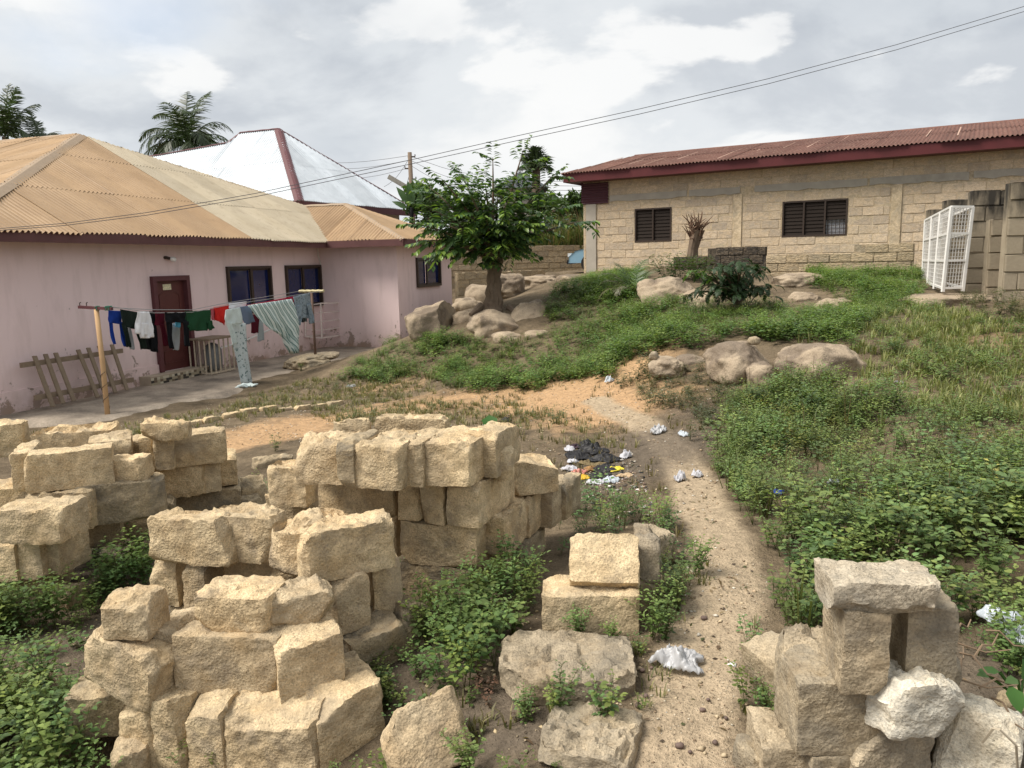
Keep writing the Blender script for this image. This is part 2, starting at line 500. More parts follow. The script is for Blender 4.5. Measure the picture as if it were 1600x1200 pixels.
w_dark = blobs([(960, 720, .55, .9, 1.0), (1040, 690, .8, 1.0, .8), (900, 760, .5, .6, .8), (1080, 640, .7, .8, .5), (800, 1120, .35, .3, .9), (60, 1010, .5, .4, .7), (1545, 1060, .35, .35, 1.0), (1570, 1150, .3, .3, 1.0), (100, 900, 1.0, .8, .9), (250, 980, .8, .8, .8), (700, 1000, .5, .6, .8), (1090, 780, .3, .5, .25)])
me = np_mesh('ground', V, [Q], smooth=True)
set_col(me, np.stack([w_path, w_orange, w_dark], -1), 'soil')
t = NT('soil')
pz = t.pos()
sepc = t.n('ShaderNodeSeparateColor'); t.l(t.attr('soil'), sepc.inputs[0])
n1 = t.noise(pz, 1.6, 7, .62, .2); n2 = t.noise(pz, 14., 5, .65); n3 = t.noise(pz, 70., 3, .7)
col = t.mix(t.ramp(n1, [(.35, 0.), (.65, 1.)]), (.125, .095, .062), (.225, .172, .112))
def wet(sock, k=.55):
    x = t.math('ADD', sock, t.math('MULTIPLY', t.math('SUBTRACT', t.noise(pz, 3.2, 6, .65), .5), k))
    return t.ramp(x, [(.22, 0.), (.62, 1.)])
col = t.mix(wet(sepc.outputs[1], .9), col, (.52, .335, .185))
col = t.mix(wet(sepc.outputs[0]), col, (.46, .36, .245))
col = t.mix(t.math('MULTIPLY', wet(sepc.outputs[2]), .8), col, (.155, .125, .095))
col = t.mix(1.0, col, t.ramp(n2, [(.3, .70), (.7, 1.18)]), 'MULTIPLY')
col = t.mix(1.0, col, t.ramp(n3, [(.3, .72), (.7, 1.16)]), 'MULTIPLY')
grit = t.ramp(t.vor(pz, 55.), [(.10, 1.), (.20, 0.)])
col = t.mix(t.math('MULTIPLY', grit, t.ramp(t.noise(pz, 9., 3), [(.5, 0.), (.62, .6)])), col, (.40, .34, .27))
t.bump(t.math('ADD', t.math('MULTIPLY', n2, 1.3), t.math('ADD', t.math('MULTIPLY', n3, .6), t.math('MULTIPLY', grit, .4))), .85, .035)
tag(link('ground', me, t.done(col, .95, 0, .12)), kind='structure')
# ------------------------------------------------------------------ materials of the buildings
def m_wall_paint():
    t = NT('pink_paint'); p = t.pos()
    n = t.noise(p, .7, 5, .6); col = t.mix(n, (.76, .60, .595), (.84, .68, .67))
    z = t.n('ShaderNodeSeparateXYZ'); t.l(p, z.inputs[0])
    low = t.n('ShaderNodeMapRange'); low.inputs[1].default_value = -.78; low.inputs[2].default_value = .35; low.inputs[3].default_value = 1.; low.inputs[4].default_value = 0.
    t.l(z.outputs[2], low.inputs[0])
    # peeled flakes near the foot of the wall, mud splash above the pavement
    fl = t.ramp(t.math('ADD', t.noise(p, 2.6, 8, .7, .4), t.math('MULTIPLY', low.outputs[0], .17)), [(.675, 0.), (.70, 1.)])
    col = t.mix(t.math('MULTIPLY', fl, .85), col, (.26, .20, .165))
    mud = t.math('MULTIPLY', t.math('POWER', low.outputs[0], 3.0), t.ramp(t.noise(p, 3.5, 6, .65), [(.25, 0.), (.7, .9)]))
    col = t.mix(mud, col, (.36, .235, .16))
    st = t.ramp(t.noise(t.pos((2.2, 2.2, .5)), 1.7, 6, .6), [(.5, 0.), (.8, .35)])
    col = t.mix(st, col, (.42, .32, .29))
    t.bump(t.noise(p, 26., 4, .6), .25, .006)
    return t.done(col, .85, 0, .2)
def m_sheet(name, a, b, streak=None, rough=.5, metal=.0, amt=.5, sc=(.6, .6, .6)):
    t = NT(name); v = t.pos(sc)
    col = t.mix(t.ramp(t.noise(v, 2.2, 6, .6), [(.3, 0.), (.7, 1.)]), a, b)
    col = t.mix(1.0, col, t.ramp(t.rnd(), [(0., .88), (1., 1.08)]), 'MULTIPLY')
    if streak: col = t.mix(t.ramp(t.noise(v, 6.5, 8, .72), [(.52, 0.), (.66, amt)]), col, streak)
    return t.done(col, rough, metal, .3)
MT = {}
MT['pink'] = m_wall_paint()
MT['tan_sheet'] = m_sheet('tan_roof_paint', (.325, .215, .122), (.395, .27, .157), (.26, .175, .105), .55)
MT['cream_sheet'] = m_sheet('faded_roof_paint', (.39, .33, .235), (.46, .395, .29), (.29, .235, .165), .55)
MT['white_sheet'] = m_sheet('new_aluminium', (.48, .52, .56), (.60, .64, .68), (.36, .40, .44), .45, .2, .45)
MT['rust_sheet'] = m_sheet('rusted_red_roof', (.105, .047, .034), (.16, .074, .054), (.27, .175, .13), .8, 0, .6, (.9, .9, .9))
MT['cap'] = m_plain('weathered_ridge_cap', (.30, .225, .155), .75)
MT['maroon'] = m_plain('maroon_paint', (.105, .036, .040), .6)
MT['soffit'] = m_plain('fascia_wood', (.115, .050, .048), .7, .2, 4)
MT['red_fascia'] = m_plain('red_fascia_paint', (.088, .014, .016), .55, .18, 3)
MT['frame'] = m_plain('bronze_frame', (.045, .030, .022), .45)
MT['white_metal'] = m_plain('white_metal_paint', (.72, .70, .67), .5, .1)
MT['cage_metal'] = m_plain('chipped_white_iron', (.70, .62, .57), .6, .16, 14)
MT['concrete'] = m_plain('rough_concrete', (.36, .33, .28), .92, .22, 5, 0, .5)
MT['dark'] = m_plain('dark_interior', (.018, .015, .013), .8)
MT['black'] = m_plain('black_plastic', (.016, .016, .018), .45)
def m_glass(name, c):
    t = NT(name); v = t.pos()
    col = t.mix(t.noise(v, 1.4, 3), sc3(c, .6), sc3(c, 1.5))
    return t.done(col, .08, 0, .6)
MT['blue_glass'] = m_glass('blue_tinted_glass', (.008, .016, .075))
MT['louvre'] = m_glass('dusty_louvre_glass', (.026, .019, .015)); MT['louvre'].node_tree.nodes['Principled BSDF'].inputs['Roughness'].default_value = .6; MT['louvre'].node_tree.nodes['Principled BSDF'].inputs['Specular IOR Level'].default_value = .1
def m_wood(name, a, b):
    t = NT(name); v = t.co('Object', (3, 3, 3))
    col = t.mix(t.noise(v, 3.0, 6, .6, .4), a, b)
    t.bump(t.noise(v, 20., 4), .3, .005)
    return t.done(col, .85, 0, .2)
MT['old_wood'] = m_wood('weathered_timber', (.16, .118, .082), (.31, .24, .17))
MT['post_wood'] = m_wood('pale_post_wood', (.46, .29, .15), (.58, .39, .22))
MT['wall_block'] = m_sandcrete('wall_sandcrete', (.49, .395, .28), (.64, .53, .395), (.38, .28, .20), .55, .57, .22)
MT['mortar'] = m_sandcrete('wall_mortar', (.48, .39, .265), (.63, .525, .38), (.30, .235, .165), .5, .54, .4)
def m_oldblock():
    t = NT('algae_blackened_block'); p = t.pos(); v = t.co()
    col = t.mix(t.noise(v, 7., 5, .6), (.25, .205, .145), (.38, .32, .235))
    z = t.n('ShaderNodeSeparateXYZ'); t.l(p, z.inputs[0])
    k = t.n('ShaderNodeMapRange'); k.inputs[1].default_value = 1.8; k.inputs[2].default_value = 2.7; t.l(z.outputs[2], k.inputs[0])
    f = t.math('ADD', t.math('MULTIPLY', k.outputs[0], .50), t.noise(t.pos((3, 3, .9)), 2.0, 6, .6))
    col = t.mix(t.ramp(f, [(.62, 0.), (.98, .92)]), col, (.022, .021, .020))
    t.bump(t.noise(v, 40., 5, .7), .6, .01)
    return t.done(col, .95, 0, .15)
MT['old_block'] = m_oldblock()
MT['plaster_grey'] = m_plain('grey_render', (.38, .345, .29), .92, .14, 4, 0, .4)

# ------------------------------------------------------------------ corrugated roofs, sheet by sheet
def roof_face(parent, O, u, w, top, mat_of, sheet_w=.84, sheet_l=2.0, pitch=.115, amp=.031, name='roof_sheet', rag=.03, low=None, seed=1):
    """O on the eave line, u along the eave, w up the slope; top = [(u, v)...] upper outline"""
    rng = random.Random(seed)
    u, w = Vector(u).normalized(), Vector(w).normalized(); n = u.cross(w)
    if n.z < 0: n = -n
    tu = np.array([a for a, _ in top]); tv = np.array([b for _, b in top])
    u0, u1, vm = tu.min(), tu.max(), tv.max()
    nc = int(math.ceil((u1 - u0) / sheet_w)); nr = int(math.ceil(vm / sheet_l))
    for c in range(nc):
        for r in range(nr):
            a, b = u0 + c * sheet_w - .045, min(u0 + (c + 1) * sheet_w + .045, u1)
            v0 = r * sheet_l - (.12 if r else 0); v1 = (r + 1) * sheet_l
            k = max(3, int((b - a) / (pitch / 4)))
            us = np.linspace(a, b, k + 1)
            tp = np.interp(us, tu, tv); hi = np.minimum(tp, v1)
            lo = np.full(us.shape, v0)
            if low is not None: lo = np.maximum(lo, np.interp(us, [q[0] for q in low], [q[1] for q in low]))
            if r == 0: lo = lo - abs(rng.gauss(0, rag)) + .02 * np.sin(us * 2.1 + c)
            ok = hi > lo + .02
            if ok.sum() < 3: continue
            us, hi, lo = us[ok], hi[ok], lo[ok]
            lift = .004 + .005 * r + .0025 * (c % 2) + rng.uniform(0, .004)
            hgt = amp * np.sin(2 * math.pi * us / pitch) + lift
            tilt = rng.uniform(-.004, .004)
            Oa, ua, wa, na = (np.array(q) for q in (O, u, w, n))
            L = Oa + us[:, None] * ua + lo[:, None] * wa + (hgt + .006)[:, None] * na
            H = Oa + us[:, None] * ua + hi[:, None] * wa + (hgt + tilt)[:, None] * na
            m = len(us); Vv = np.vstack([L, H]); i = np.arange(m - 1)
            me = np_mesh(name, Vv, [np.stack([i, i + 1, i + 1 + m, i + m], -1)], smooth=True)
            link(name, me, mat_of((a + b) / 2, r), parent)
def cap(parent, a, b, mat, w=.22, name='ridge_cap', lift=.03, bow=0.0):
    a, b = Vector(a), Vector(b); d = (b - a).normalized(); s = d.cross(Vector((0, 0, 1))).normalized()
    n = s.cross(d)
    if n.z < 0: n = -n
    V, Fc = [], []
    K = 9
    for i in range(K):
        p = a.lerp(b, i / (K - 1)) + n * (lift + bow * math.sin(math.pi * i / (K - 1)) + .008 * math.sin(i * 2.3))
        V += [p - s * w - n * w * .42, p - s * w * .3, p + s * w * .3, p + s * w - n * w * .42]
    for i in range(K - 1):
        for j in range(3): Fc.append((4 * i + j, 4 * i + j + 1, 4 * i + j + 5, 4 * i + j + 4))
    m = MB(); m.add(V, Fc); return m.build(name, mat, parent)

# ------------------------------------------------------------------ pink house
AX_H = (HE, HN, Vector((0, 0, 1)))
house = empty('pink_house', HP(0, 0, APRON))
tag(house, 'pink rendered house with tan and faded corrugated hip roof and dark fascia', 'house')
TC = h_hit(502, 450)[0]                                # inner corner where the wing starts
_p = onplane(622, 450, HP(TC, 0, 0), HE); WOFF = (_p - HO).dot(HN)
WEND = h_hit(706, 450, WOFF)[0]
d_t0, d_t1 = h_hit(234, 440)[0], h_hit(292, 440)[0]
d_top, d_bot = 1.55, -.58
w1 = (h_hit(352, 417)[0], h_hit(421, 415)[0], .50, 1.73)
w2 = (h_hit(444, 415)[0], TC - .03, .50, 1.73)
w3 = (h_hit(649, 404, WOFF)[0], h_hit(686, 402, WOFF)[0], .96, 1.88)
def hwall(m, t0, t1, z0, z1, off=0.0, th=.18):
    if t1 - t0 < .01 or z1 - z0 < .01: return
    m.box(HP((t0 + t1) / 2, off - th / 2, (z0 + z1) / 2), (t1 - t0, th, z1 - z0), AX_H)
ZT = 2.42
m = MB()
xs = [-4.6, d_t0, d_t1, w1[0], w1[1], w2[0], w2[1], TC + .2]
hwall(m, -4.6, d_t0, APRON - .5, ZT); hwall(m, d_t0, d_t1, d_top, ZT); hwall(m, d_t0, d_t1, APRON - .5, d_bot)
hwall(m, d_t1, w1[0], APRON - .5, ZT)
for a, b, nxt in ((w1[0], w1[1], w2[0]), (w2[0], w2[1], TC + .15)):
    hwall(m, a, b, APRON - .5, w1[2]); hwall(m, a, b, w1[3], ZT); hwall(m, b, nxt, APRON - .5, ZT)
m.build('wall', MT['pink'], house)
m = MB()
m.box(HP((TC + 13.6) / 2, -6.2, .6), (13.6 - TC, 12.4 - .36, ZT + .8), AX_H)         # far body behind the wing
m.box(HP(-4.51, -6.3, .6), (.18, 12.2, ZT + .8), AX_H)
m.build('wall', MT['pink'], house)
m = MB()                                                                          # the wing
m.box(HP(TC + .09, WOFF / 2, .7), (.18, WOFF - .002, 3.4), AX_H)
a, b = w3[0], w3[1]
hwall(m, TC + .18, a, -1.0, ZT, WOFF); hwall(m, b, WEND, -1.0, ZT, WOFF); hwall(m, a, b, -1.0, w3[2], WOFF); hwall(m, a, b, w3[3], ZT, WOFF)
m.box(HP(WEND - .09, WOFF / 2 - .1, .7), (.18, WOFF - .2, 3.4), AX_H)
m.build('wall', MT['pink'], house)
m = MB(); m.box(HP((-4.6 + d_t0) / 2, .018, (APRON - .38) / 2 - .02), (d_t0 + 4.6, .035, APRON * -1 - .38), AX_H)
m.build('plinth', MT['pink'], house)
def slide_window(parent, P, t0, t1, z0, z1, split=.5, mat='blue_glass', openl=0.0):
    """P(t, off, z); bronze frame, sliding leaves, blue glass"""
    fr = MB(); ft = .07
    ax = (HE, HN, Vector((0, 0, 1)))
    tm, zm = (t0 + t1) / 2, (z0 + z1) / 2
    fr.box(P(tm, .01, z1 - ft / 2), (t1 - t0, .12, ft), ax); fr.box(P(tm, .01, z0 + ft / 2), (t1 - t0, .12, ft), ax)
    fr.box(P(t0 + ft / 2, .01, zm), (ft, .12, z1 - z0 - 2 * ft), ax); fr.box(P(t1 - ft / 2, .01, zm), (ft, .12, z1 - z0 - 2 * ft), ax)
    w = fr.build('window', MT['frame'], parent)
    ts = t0 + (t1 - t0) * split
    mm = MB(); mm.box(P(ts, -.01, zm), (.08, .05, z1 - z0 - 2 * ft), ax); mm.build('mullion', MT['frame'], w)
    for a, b, o in ((t0 + ft, ts - .04, -.05), (ts + .04, t1 - ft, -.03)):
        if b - a < .05: continue
        g = MB(); g.box(P((a + b) / 2, o, zm), (b - a, .008, z1 - z0 - 2 * ft), ax); g.build('pane', MT[mat], w)
        s_ = MB()
        s_.box(P((a + b) / 2, o + .018, z1 - ft - .02), (b - a, .02, .04), ax); s_.box(P((a + b) / 2, o + .018, z0 + ft + .02), (b - a, .02, .04), ax)
        s_.box(P(a + .02, o + .018, zm), (.04, .02, z1 - z0 - 2 * ft - .08), ax)
        s_.build('sash', MT['frame'], w)
    return w
slide_window(house, HP, *w1, .55); slide_window(house, HP, *w2, .5)
slide_window(house, lambda t, o, z: HP(t, WOFF + o, z), *w3, .45)
for a, b, off in ((w1[0], w2[1], -.6), (w3[0], w3[1], WOFF - .6)):                   # dim rooms behind the glass
    pass
# door
df = MB(); fw_ = .11
df.box(HP((d_t0 + d_t1) / 2, .01, d_top - fw_ / 2), (d_t1 - d_t0, .16, fw_), AX_H)
for tt in (d_t0 + fw_ / 2, d_t1 - fw_ / 2): df.box(HP(tt, .01, (d_top - fw_ + d_bot) / 2), (fw_, .16, d_top - fw_ - d_bot), AX_H)
door = df.build('door', MT['maroon'], house)
MT['door'] = m_plain('dark_maroon_door', (.095, .028, .026), .42)
dp = MB(); dl, dr = d_t0 + fw_, d_t1 - fw_
dp.box(HP((dl + dr) / 2, -.05, (d_top - fw_ + d_bot) / 2), (dr - dl, .05, d_top - fw_ - d_bot), AX_H)
dp.build('door_leaf', MT['door'], door)
for zz0, zz1, arch in ((.75, 1.12, .10), (.0, .62, .05), (-.42, -.16, .03)):
    rp = MB(); k = 8; pts = []
    for i in range(k + 1):
        tt = dl + .16 + (dr - dl - .32) * i / k
        pts.append(HP(tt, -.024, zz1 + arch * math.sin(math.pi * i / k)))
    for i in range(k): rp.bar(pts[i], pts[i + 1], .03, .022, HN)
    lo_ = [HP(dl + .16, -.024, zz0), HP(dr - .16, -.024, zz0)]
    rp.bar(lo_[0], lo_[1], .03, .022, HN); rp.bar(lo_[0], pts[0], .03, .022, HN); rp.bar(lo_[1], pts[-1], .03, .022, HN)
    rp.build('door_moulding', MT['door'], door)
dh = MB(); dh.tube([HP(dr - .07, -.02, .45), HP(dr - .07, .05, .45), HP(dr - .2, .05, .45)], .013); dh.build('handle', MT['frame'], door)
MT['sticker'] = m_plain('yellowed_sticker', (.62, .58, .38), .6, .35, 30)
st = MB(); st.box(HP((dl + dr) / 2 - .05, -.023, 1.30), (.26, .004, .13), AX_H); st.build('sticker', MT['sticker'], door)
# bulb and holder, electrical conduit
bt, bz = h_hit(262, 404)
MT['bulb'] = m_plain('white_bulb', (.9, .9, .88), .25, .02)
lamp = MB(); lamp.tube([HP(bt - .10, 0, bz + .02), HP(bt - .10, .05, bz + .02), HP(bt - .04, .10, bz)], [.035, .035, .03], 8); lo_ = lamp.build('wall_lamp', MT['frame'], house)
bb = MB(); bb.tube([HP(bt - .045, .10, bz), HP(bt - .02, .11, bz - .005), HP(bt + .03, .13, bz - .02), HP(bt + .07, .145, bz - .03), HP(bt + .09, .15, bz - .035)], [.02, .045, .062, .045, .01], 10)
bb.build('bulb', MT['bulb'], lo_, smooth=True)
cd = MB(); cd.tube([HP(TC - .12, .03, 2.2), HP(TC - .12, .03, 2.0), HP(TC - .03, .04, 1.8), HP(TC - .03, .04, 1.6)], .018); cd.build('conduit', MT['white_metal'], house)
# fascia boards
EO = .60
fa = MB()
fa.box(HP((-4.97 + 6.55) / 2, EO - .02, 2.31), (11.5, .04, .19), AX_H)
fa.box(HP(6.56, (.6 + WOFF + .5) / 2, 2.31), (.04, WOFF + .5 - .6, .19), AX_H)
fa.box(HP((6.6 + WEND + .4) / 2, WOFF + .5, 2.31), (WEND + .4 - 6.6, .04, .19), AX_H)
fa.build('fascia', MT['soffit'], house)
so = MB()
so.box(HP((-4.97 + 6.55) / 2, .27, 2.26), (11.5, .58, .02), AX_H)
so.box(HP(6.85, (WOFF + .5) / 2 + .28, 2.262), (.56, WOFF - .1, .02), AX_H)
so.box(HP((7.2 + WEND + .4) / 2, WOFF + .26, 2.258), (WEND + .4 - 7.2, .46, .02), AX_H)
so.build('soffit', MT['soffit'], house)
# roof
roof = empty('roof', HP(2.8, -4, 2.42), parent=house); WL['roof'] = HP(2.8, -4, 2.42)
MZ = .57
EZ = 2.40
A_ = HP(2.8, -4.35, EZ + MZ * 4.95)
e0, e1 = -4.97, 14.3
wdir = -HN + Vector((0, 0, MZ)); sl = wdir.length
LEN = 4.95 * sl
roof_face(roof, HP(0, EO, EZ), HE, wdir, [(e0, 0), (2.8, LEN), (e1, 0)], lambda u, r: MT['tan_sheet'] if u < 2.95 else MT['cream_sheet'], sheet_w=.88, sheet_l=2.05, seed=3,
          low=[(e0, 0), (6.7, -.1), (6.72, 0), (9.3, 1.9), (14.3, 6)])
RB = HP(2.8, -11, A_.z)
lf = Vector(HE) * 7.77 + Vector((0, 0, A_.z - EZ))
roof_face(roof, HP(e0, EO, EZ), -HN, lf, [(0, 0), (4.95, lf.length), (11.6, lf.length), (13.4, lf.length * .8)], lambda u, r: MT['tan_sheet'], sheet_w=.88, sheet_l=2.6, seed=4)
rf = Vector(-HE) * (e1 - 2.8) + Vector((0, 0, A_.z - EZ))
roof_face(roof, HP(e1, EO, EZ), -HN, rf, [(0, 0), (4.95, rf.length), (13.4, rf.length)], lambda u, r: MT['cream_sheet'], sheet_w=.88, sheet_l=4.2, pitch=.16, seed=5)
cap(roof, A_, HP(e0, EO, EZ), MT['cap'], .20); cap(roof, A_, HP(8.6, EO - 4.95 + 4.95 * (8.6 - 2.8) / (e1 - 2.8), A_.z - (A_.z - EZ) * (8.6 - 2.8) / (e1 - 2.8)), MT['cap'], .12, lift=.015)
cap(roof, A_, RB, MT['cap'], .22)
# wing roof
WR_t, WR_z = 9.15, 2.40 + .5 * 2.55
wd = HE + Vector((0, 0, .5)); wl_ = wd.length * 2.55
WE1 = WOFF + .52
roof_face(roof, HP(6.6, 0, EZ), HN, wd, [(-2.1, wl_), (-.1, wl_), (WE1, 0)], lambda u, r: MT['tan_sheet'], seed=6, low=[(-2.1, wl_ * .96), (.45, 0), (4, 0)], sheet_l=3.2)
hw = -HN * (WE1 + .1) + Vector((0, 0, WR_z - EZ))
roof_face(roof, HP(6.6, WE1, EZ), HE, hw, [(0, 0), (2.55, hw.length), (WEND + .4 - 6.6, 0)], lambda u, r: MT['tan_sheet'], seed=7, sheet_l=3.6)
cap(roof, HP(WR_t, -2.1, WR_z), HP(WR_t, -.1, WR_z), MT['cap'], .16); cap(roof, HP(WR_t, -.1, WR_z), HP(6.6, WE1, EZ), MT['cap'], .13, lift=.02)
cap(roof, HP(6.62, .42, EZ + .02), HP(9.0, -2.0, WR_z - .02), MT['cap'], .13, 'valley_flashing', lift=.015)
# tiled doorstep with mosaic riser
MT['mosaic_top'] = m_plain('cement_tread', (.40, .33, .25), .85, .2, 6)
SD = .34
s0, s1 = h_hit(236, 597, SD)[0], h_hit(341, 580, SD)[0]
stp = MB(); stp.box(HP((s0 + s1) / 2, SD / 2 + .01, (APRON - .05 + -.585) / 2), (s1 - s0, SD - .02, .195 + .05), AX_H)
step = stp.build('doorstep', MT['mosaic_top'], house)
t = NT('mosaic_tile'); col = t.ramp(t.rnd(), [(0., (.045, .04, .035)), (.3, (.16, .12, .08)), (.55, (.36, .31, .22)), (.8, (.52, .47, .36)), (1., (.08, .07, .06))], 'CONSTANT')
MT['tile'] = t.done(col, .35)
tm = MB(); tm.box((0, 0, 0), (.086, .008, .052)); tme = None
nt = int((s1 - s0) / .09)
for r in range(3):
    for c in range(nt):
        if tme is None: o = tm.build('tile', MT['tile'], step); tme = o.data
        else: o = link('tile', tme, None, step)
        o.location = HP(s0 + .045 + c * .09, SD + .003, APRON + .028 + r * .056); o.rotation_euler = (0, 0, math.atan2(HE.y, HE.x))

# paved apron in front of the house
ap_px = [(-260, 700), (0, 664), (80, 660), (165, 655), (235, 640), (330, 622), (400, 606), (450, 592), (520, 574), (575, 560), (640, 545)]
out_e = []
for px, py in ap_px:
    p = onz(px, py, APRON); out_e.append(((p - HO).dot(HE), (p - HO).dot(HN)))
out_e.sort()
V_, F_ = [], []
NJ = 10; rows = []
rng = random.Random(4)
tgrid = np.linspace(out_e[0][0], TC, 70)
ofs = np.interp(tgrid, [a for a, _ in out_e], [b for _, b in out_e])
for i, tt in enumerate(tgrid):
    om = ofs[i] + .10 * math.sin(tt * 3.1) + .05 * math.sin(tt * 9.7 + 1)
    for j in range(NJ + 1):
        q = HP(tt, om * j / NJ, APRON + .012 * math.sin(tt * .7 + j) - (.09 if j == NJ else 0)); V_.append(tuple(q))
for i in range(len(tgrid) - 1):
    for j in range(NJ): F_.append((i * 11 + j, i * 11 + j + 1, (i + 1) * 11 + j + 1, (i + 1) * 11 + j))
m = MB(); m.add(V_, F_)
t = NT('worn_cement_paving'); p = t.pos()
c_ = t.mix(t.ramp(t.noise(p, 1.3, 7, .65, .3), [(.32, 0.), (.62, 1.)]), (.185, .155, .125), (.44, .365, .285))
c_ = t.mix(t.ramp(t.noise(p, .9, 6, .7), [(.54, 0.), (.7, .7)]), c_, (.10, .085, .07))
c_ = t.mix(1.0, c_, t.ramp(t.noise(p, 30., 4), [(.3, .8), (.7, 1.12)]), 'MULTIPLY')
t.bump(t.noise(p, 22., 5, .7), .5, .012)
tag(m.build('pavement', t.done(c_, .9, 0, .2)), kind='structure')

# ------------------------------------------------------------------ white-roofed house behind
C_ = at(468, 313, 34.0)
ea = Vector((4.05, 8.0, 0)).normalized(); eb = Vector((-ea.y, ea.x, 0))
LA = 9.0
wh = empty('white_roofed_house', (C_.x, C_.y, .3))
tag(wh, 'house with new white metal hip roof and maroon ridge caps, behind the pink house', 'house')
m = MB(); m.box(C_ + ea * (LA / 2 - .0) + eb * 7.5 + Vector((0, 0, -2.3)), (LA - 1.2, 13.6, 4.3), (ea, eb, Vector((0, 0, 1))))
m.build('wall', m_plain('cream_render', (.5, .44, .36), .9), wh)
wr = empty('roof', C_, parent=wh); WL[wr.name] = Vector(C_)
wv2 = ea * (LA / 2) + Vector((0, 0, 4.35)); W2 = wv2.length
n2 = eb.cross(wv2).normalized()
def uv2(px, py):
    q = onplane(px, py, C_, n2) - C_
    return q.dot(eb), q.dot(wv2.normalized())
prof = [(0, 0)] + [uv2(*q) for q in ((435, 201), (376, 207), (355, 223), (300, 233), (250, 242))]
prof.append((prof[-1][0] + 5, prof[-1][1] - .1))
AP = C_ + eb * prof[1][0] + wv2.normalized() * prof[1][1]
A2 = C_ + eb * prof[2][0] + wv2.normalized() * prof[2][1]
# right-hand face
ra = (AP - C_).dot(ea); wv = AP - C_ - ea * ra
roof_face(wr, C_, ea, wv, [(0, 0), (ra, wv.length), (LA, 0)], lambda u, r: MT['white_sheet'], sheet_w=.9, sheet_l=3.0, pitch=.15, amp=.034, rag=.01, seed=11)
# left-hand face, with the lower wing's roof running on
roof_face(wr, C_, eb, wv2, prof, lambda u, r: MT['white_sheet'], sheet_w=.9, sheet_l=3.0, pitch=.15, amp=.034, rag=.01, seed=12)
def P2(u, v): return C_ + eb * u + wv2.normalized() * v
bk = MB(); 
for (ua, va), (ub, vb) in zip(prof[1:-1], prof[2:]): cap(wr, P2(ua, va), P2(ub, vb), MT['maroon'], .14)
# far side faces so that the roof is closed
bk.add([AP, A2, A2 + ea * 4.5 + Vector((0, 0, -4.35)) + eb * 3, C_ + ea * LA], [(0, 1, 2, 3)]); bk.build('far_slope', MT['white_sheet'], wr)
cap(wr, AP, C_, MT['maroon'], .21); cap(wr, AP, C_ + ea * LA, MT['maroon'], .13)
fb = MB()
up_ = Vector((0, 0, 1))
fb.box(C_ + ea * LA / 2 + up_ * -.17, (LA + .02, .05, .30), (ea, eb, up_)); fb.box(C_ + eb * 7.5 + up_ * -.17, (.05, 15, .30), (ea, eb, up_)); fb.build('fascia', MT['maroon'], wh)

# ------------------------------------------------------------------ block walls, block by block
def _blockmesh(seed, bev=.05):
    import bmesh
    bm = bmesh.new(); bmesh.ops.create_cube(bm, size=1.0)
    bmesh.ops.bevel(bm, geom=list(bm.edges), offset=bev, segments=1, affect='EDGES')
    r = random.Random(seed)
    for v in bm.verts: v.co += Vector((r.uniform(-.012, .012), r.uniform(-.05, .05), r.uniform(-.022, .022)))
    me = bpy.data.meshes.new('block'); bm.to_mesh(me); bm.free(); return me
BM = {}
def bmesh_for(mat):
    if mat.name not in BM:
        BM[mat.name] = []
        for s in range(5):
            me = _blockmesh(s); me.materials.append(mat); BM[mat.name].append(me)
    return BM[mat.name]
def wall_blocks(parent, O, e, nrm, t0, t1, z0, rows, ch=.235, bl=.47, mat=None, openings=(), proud=.008, thick=.08, seed=0, top=None, skip=None, joint=.014, full=False):
    rng = random.Random(seed); e, nrm = Vector(e), Vector(nrm); cnt = 0
    ang = math.atan2(e.y, e.x)
    for r in range(rows):
        za, zb = z0 + r * ch, z0 + (r + 1) * ch
        t = t0 - (bl / 2 if r % 2 else 0) + rng.uniform(-.03, .03)
        while t < t1 - .03:
            L = bl * rng.choice((1, 1, 1, 1, .96, 1.04))
            a, b = max(t, t0), min(t + L, t1); t += L
            if b - a < .07: continue
            segs = [(a, b)]
            zm = (za + zb) / 2
            for (oa, ob, oz0, oz1) in openings:
                if oz0 < zm < oz1:
                    ns = []
                    for (x, y) in segs:
                        if y <= oa or x >= ob: ns.append((x, y)); continue
                        if x < oa - .06: ns.append((x, oa))
                        if y > ob + .06: ns.append((ob, y))
                    segs = ns
            for (x, y) in segs:
                if top is not None and zb > top((x + y) / 2): continue
                if skip and skip((x + y) / 2, zm): continue
                me = rng.choice(bmesh_for(mat))
                o = link('block', me, None, parent)
                pr = proud + rng.uniform(-.006, .008)
                th = thick
                c = Vector(O) + e * ((x + y) / 2) + nrm * (pr - th / 2) + Vector((0, 0, zm + rng.uniform(-.004, .004)))
                o.location = c
                o.rotation_euler = (0, rng.uniform(-.008, .008), ang)
                o.scale = (y - x - joint, th, zb - za - joint); cnt += 1
    return cnt

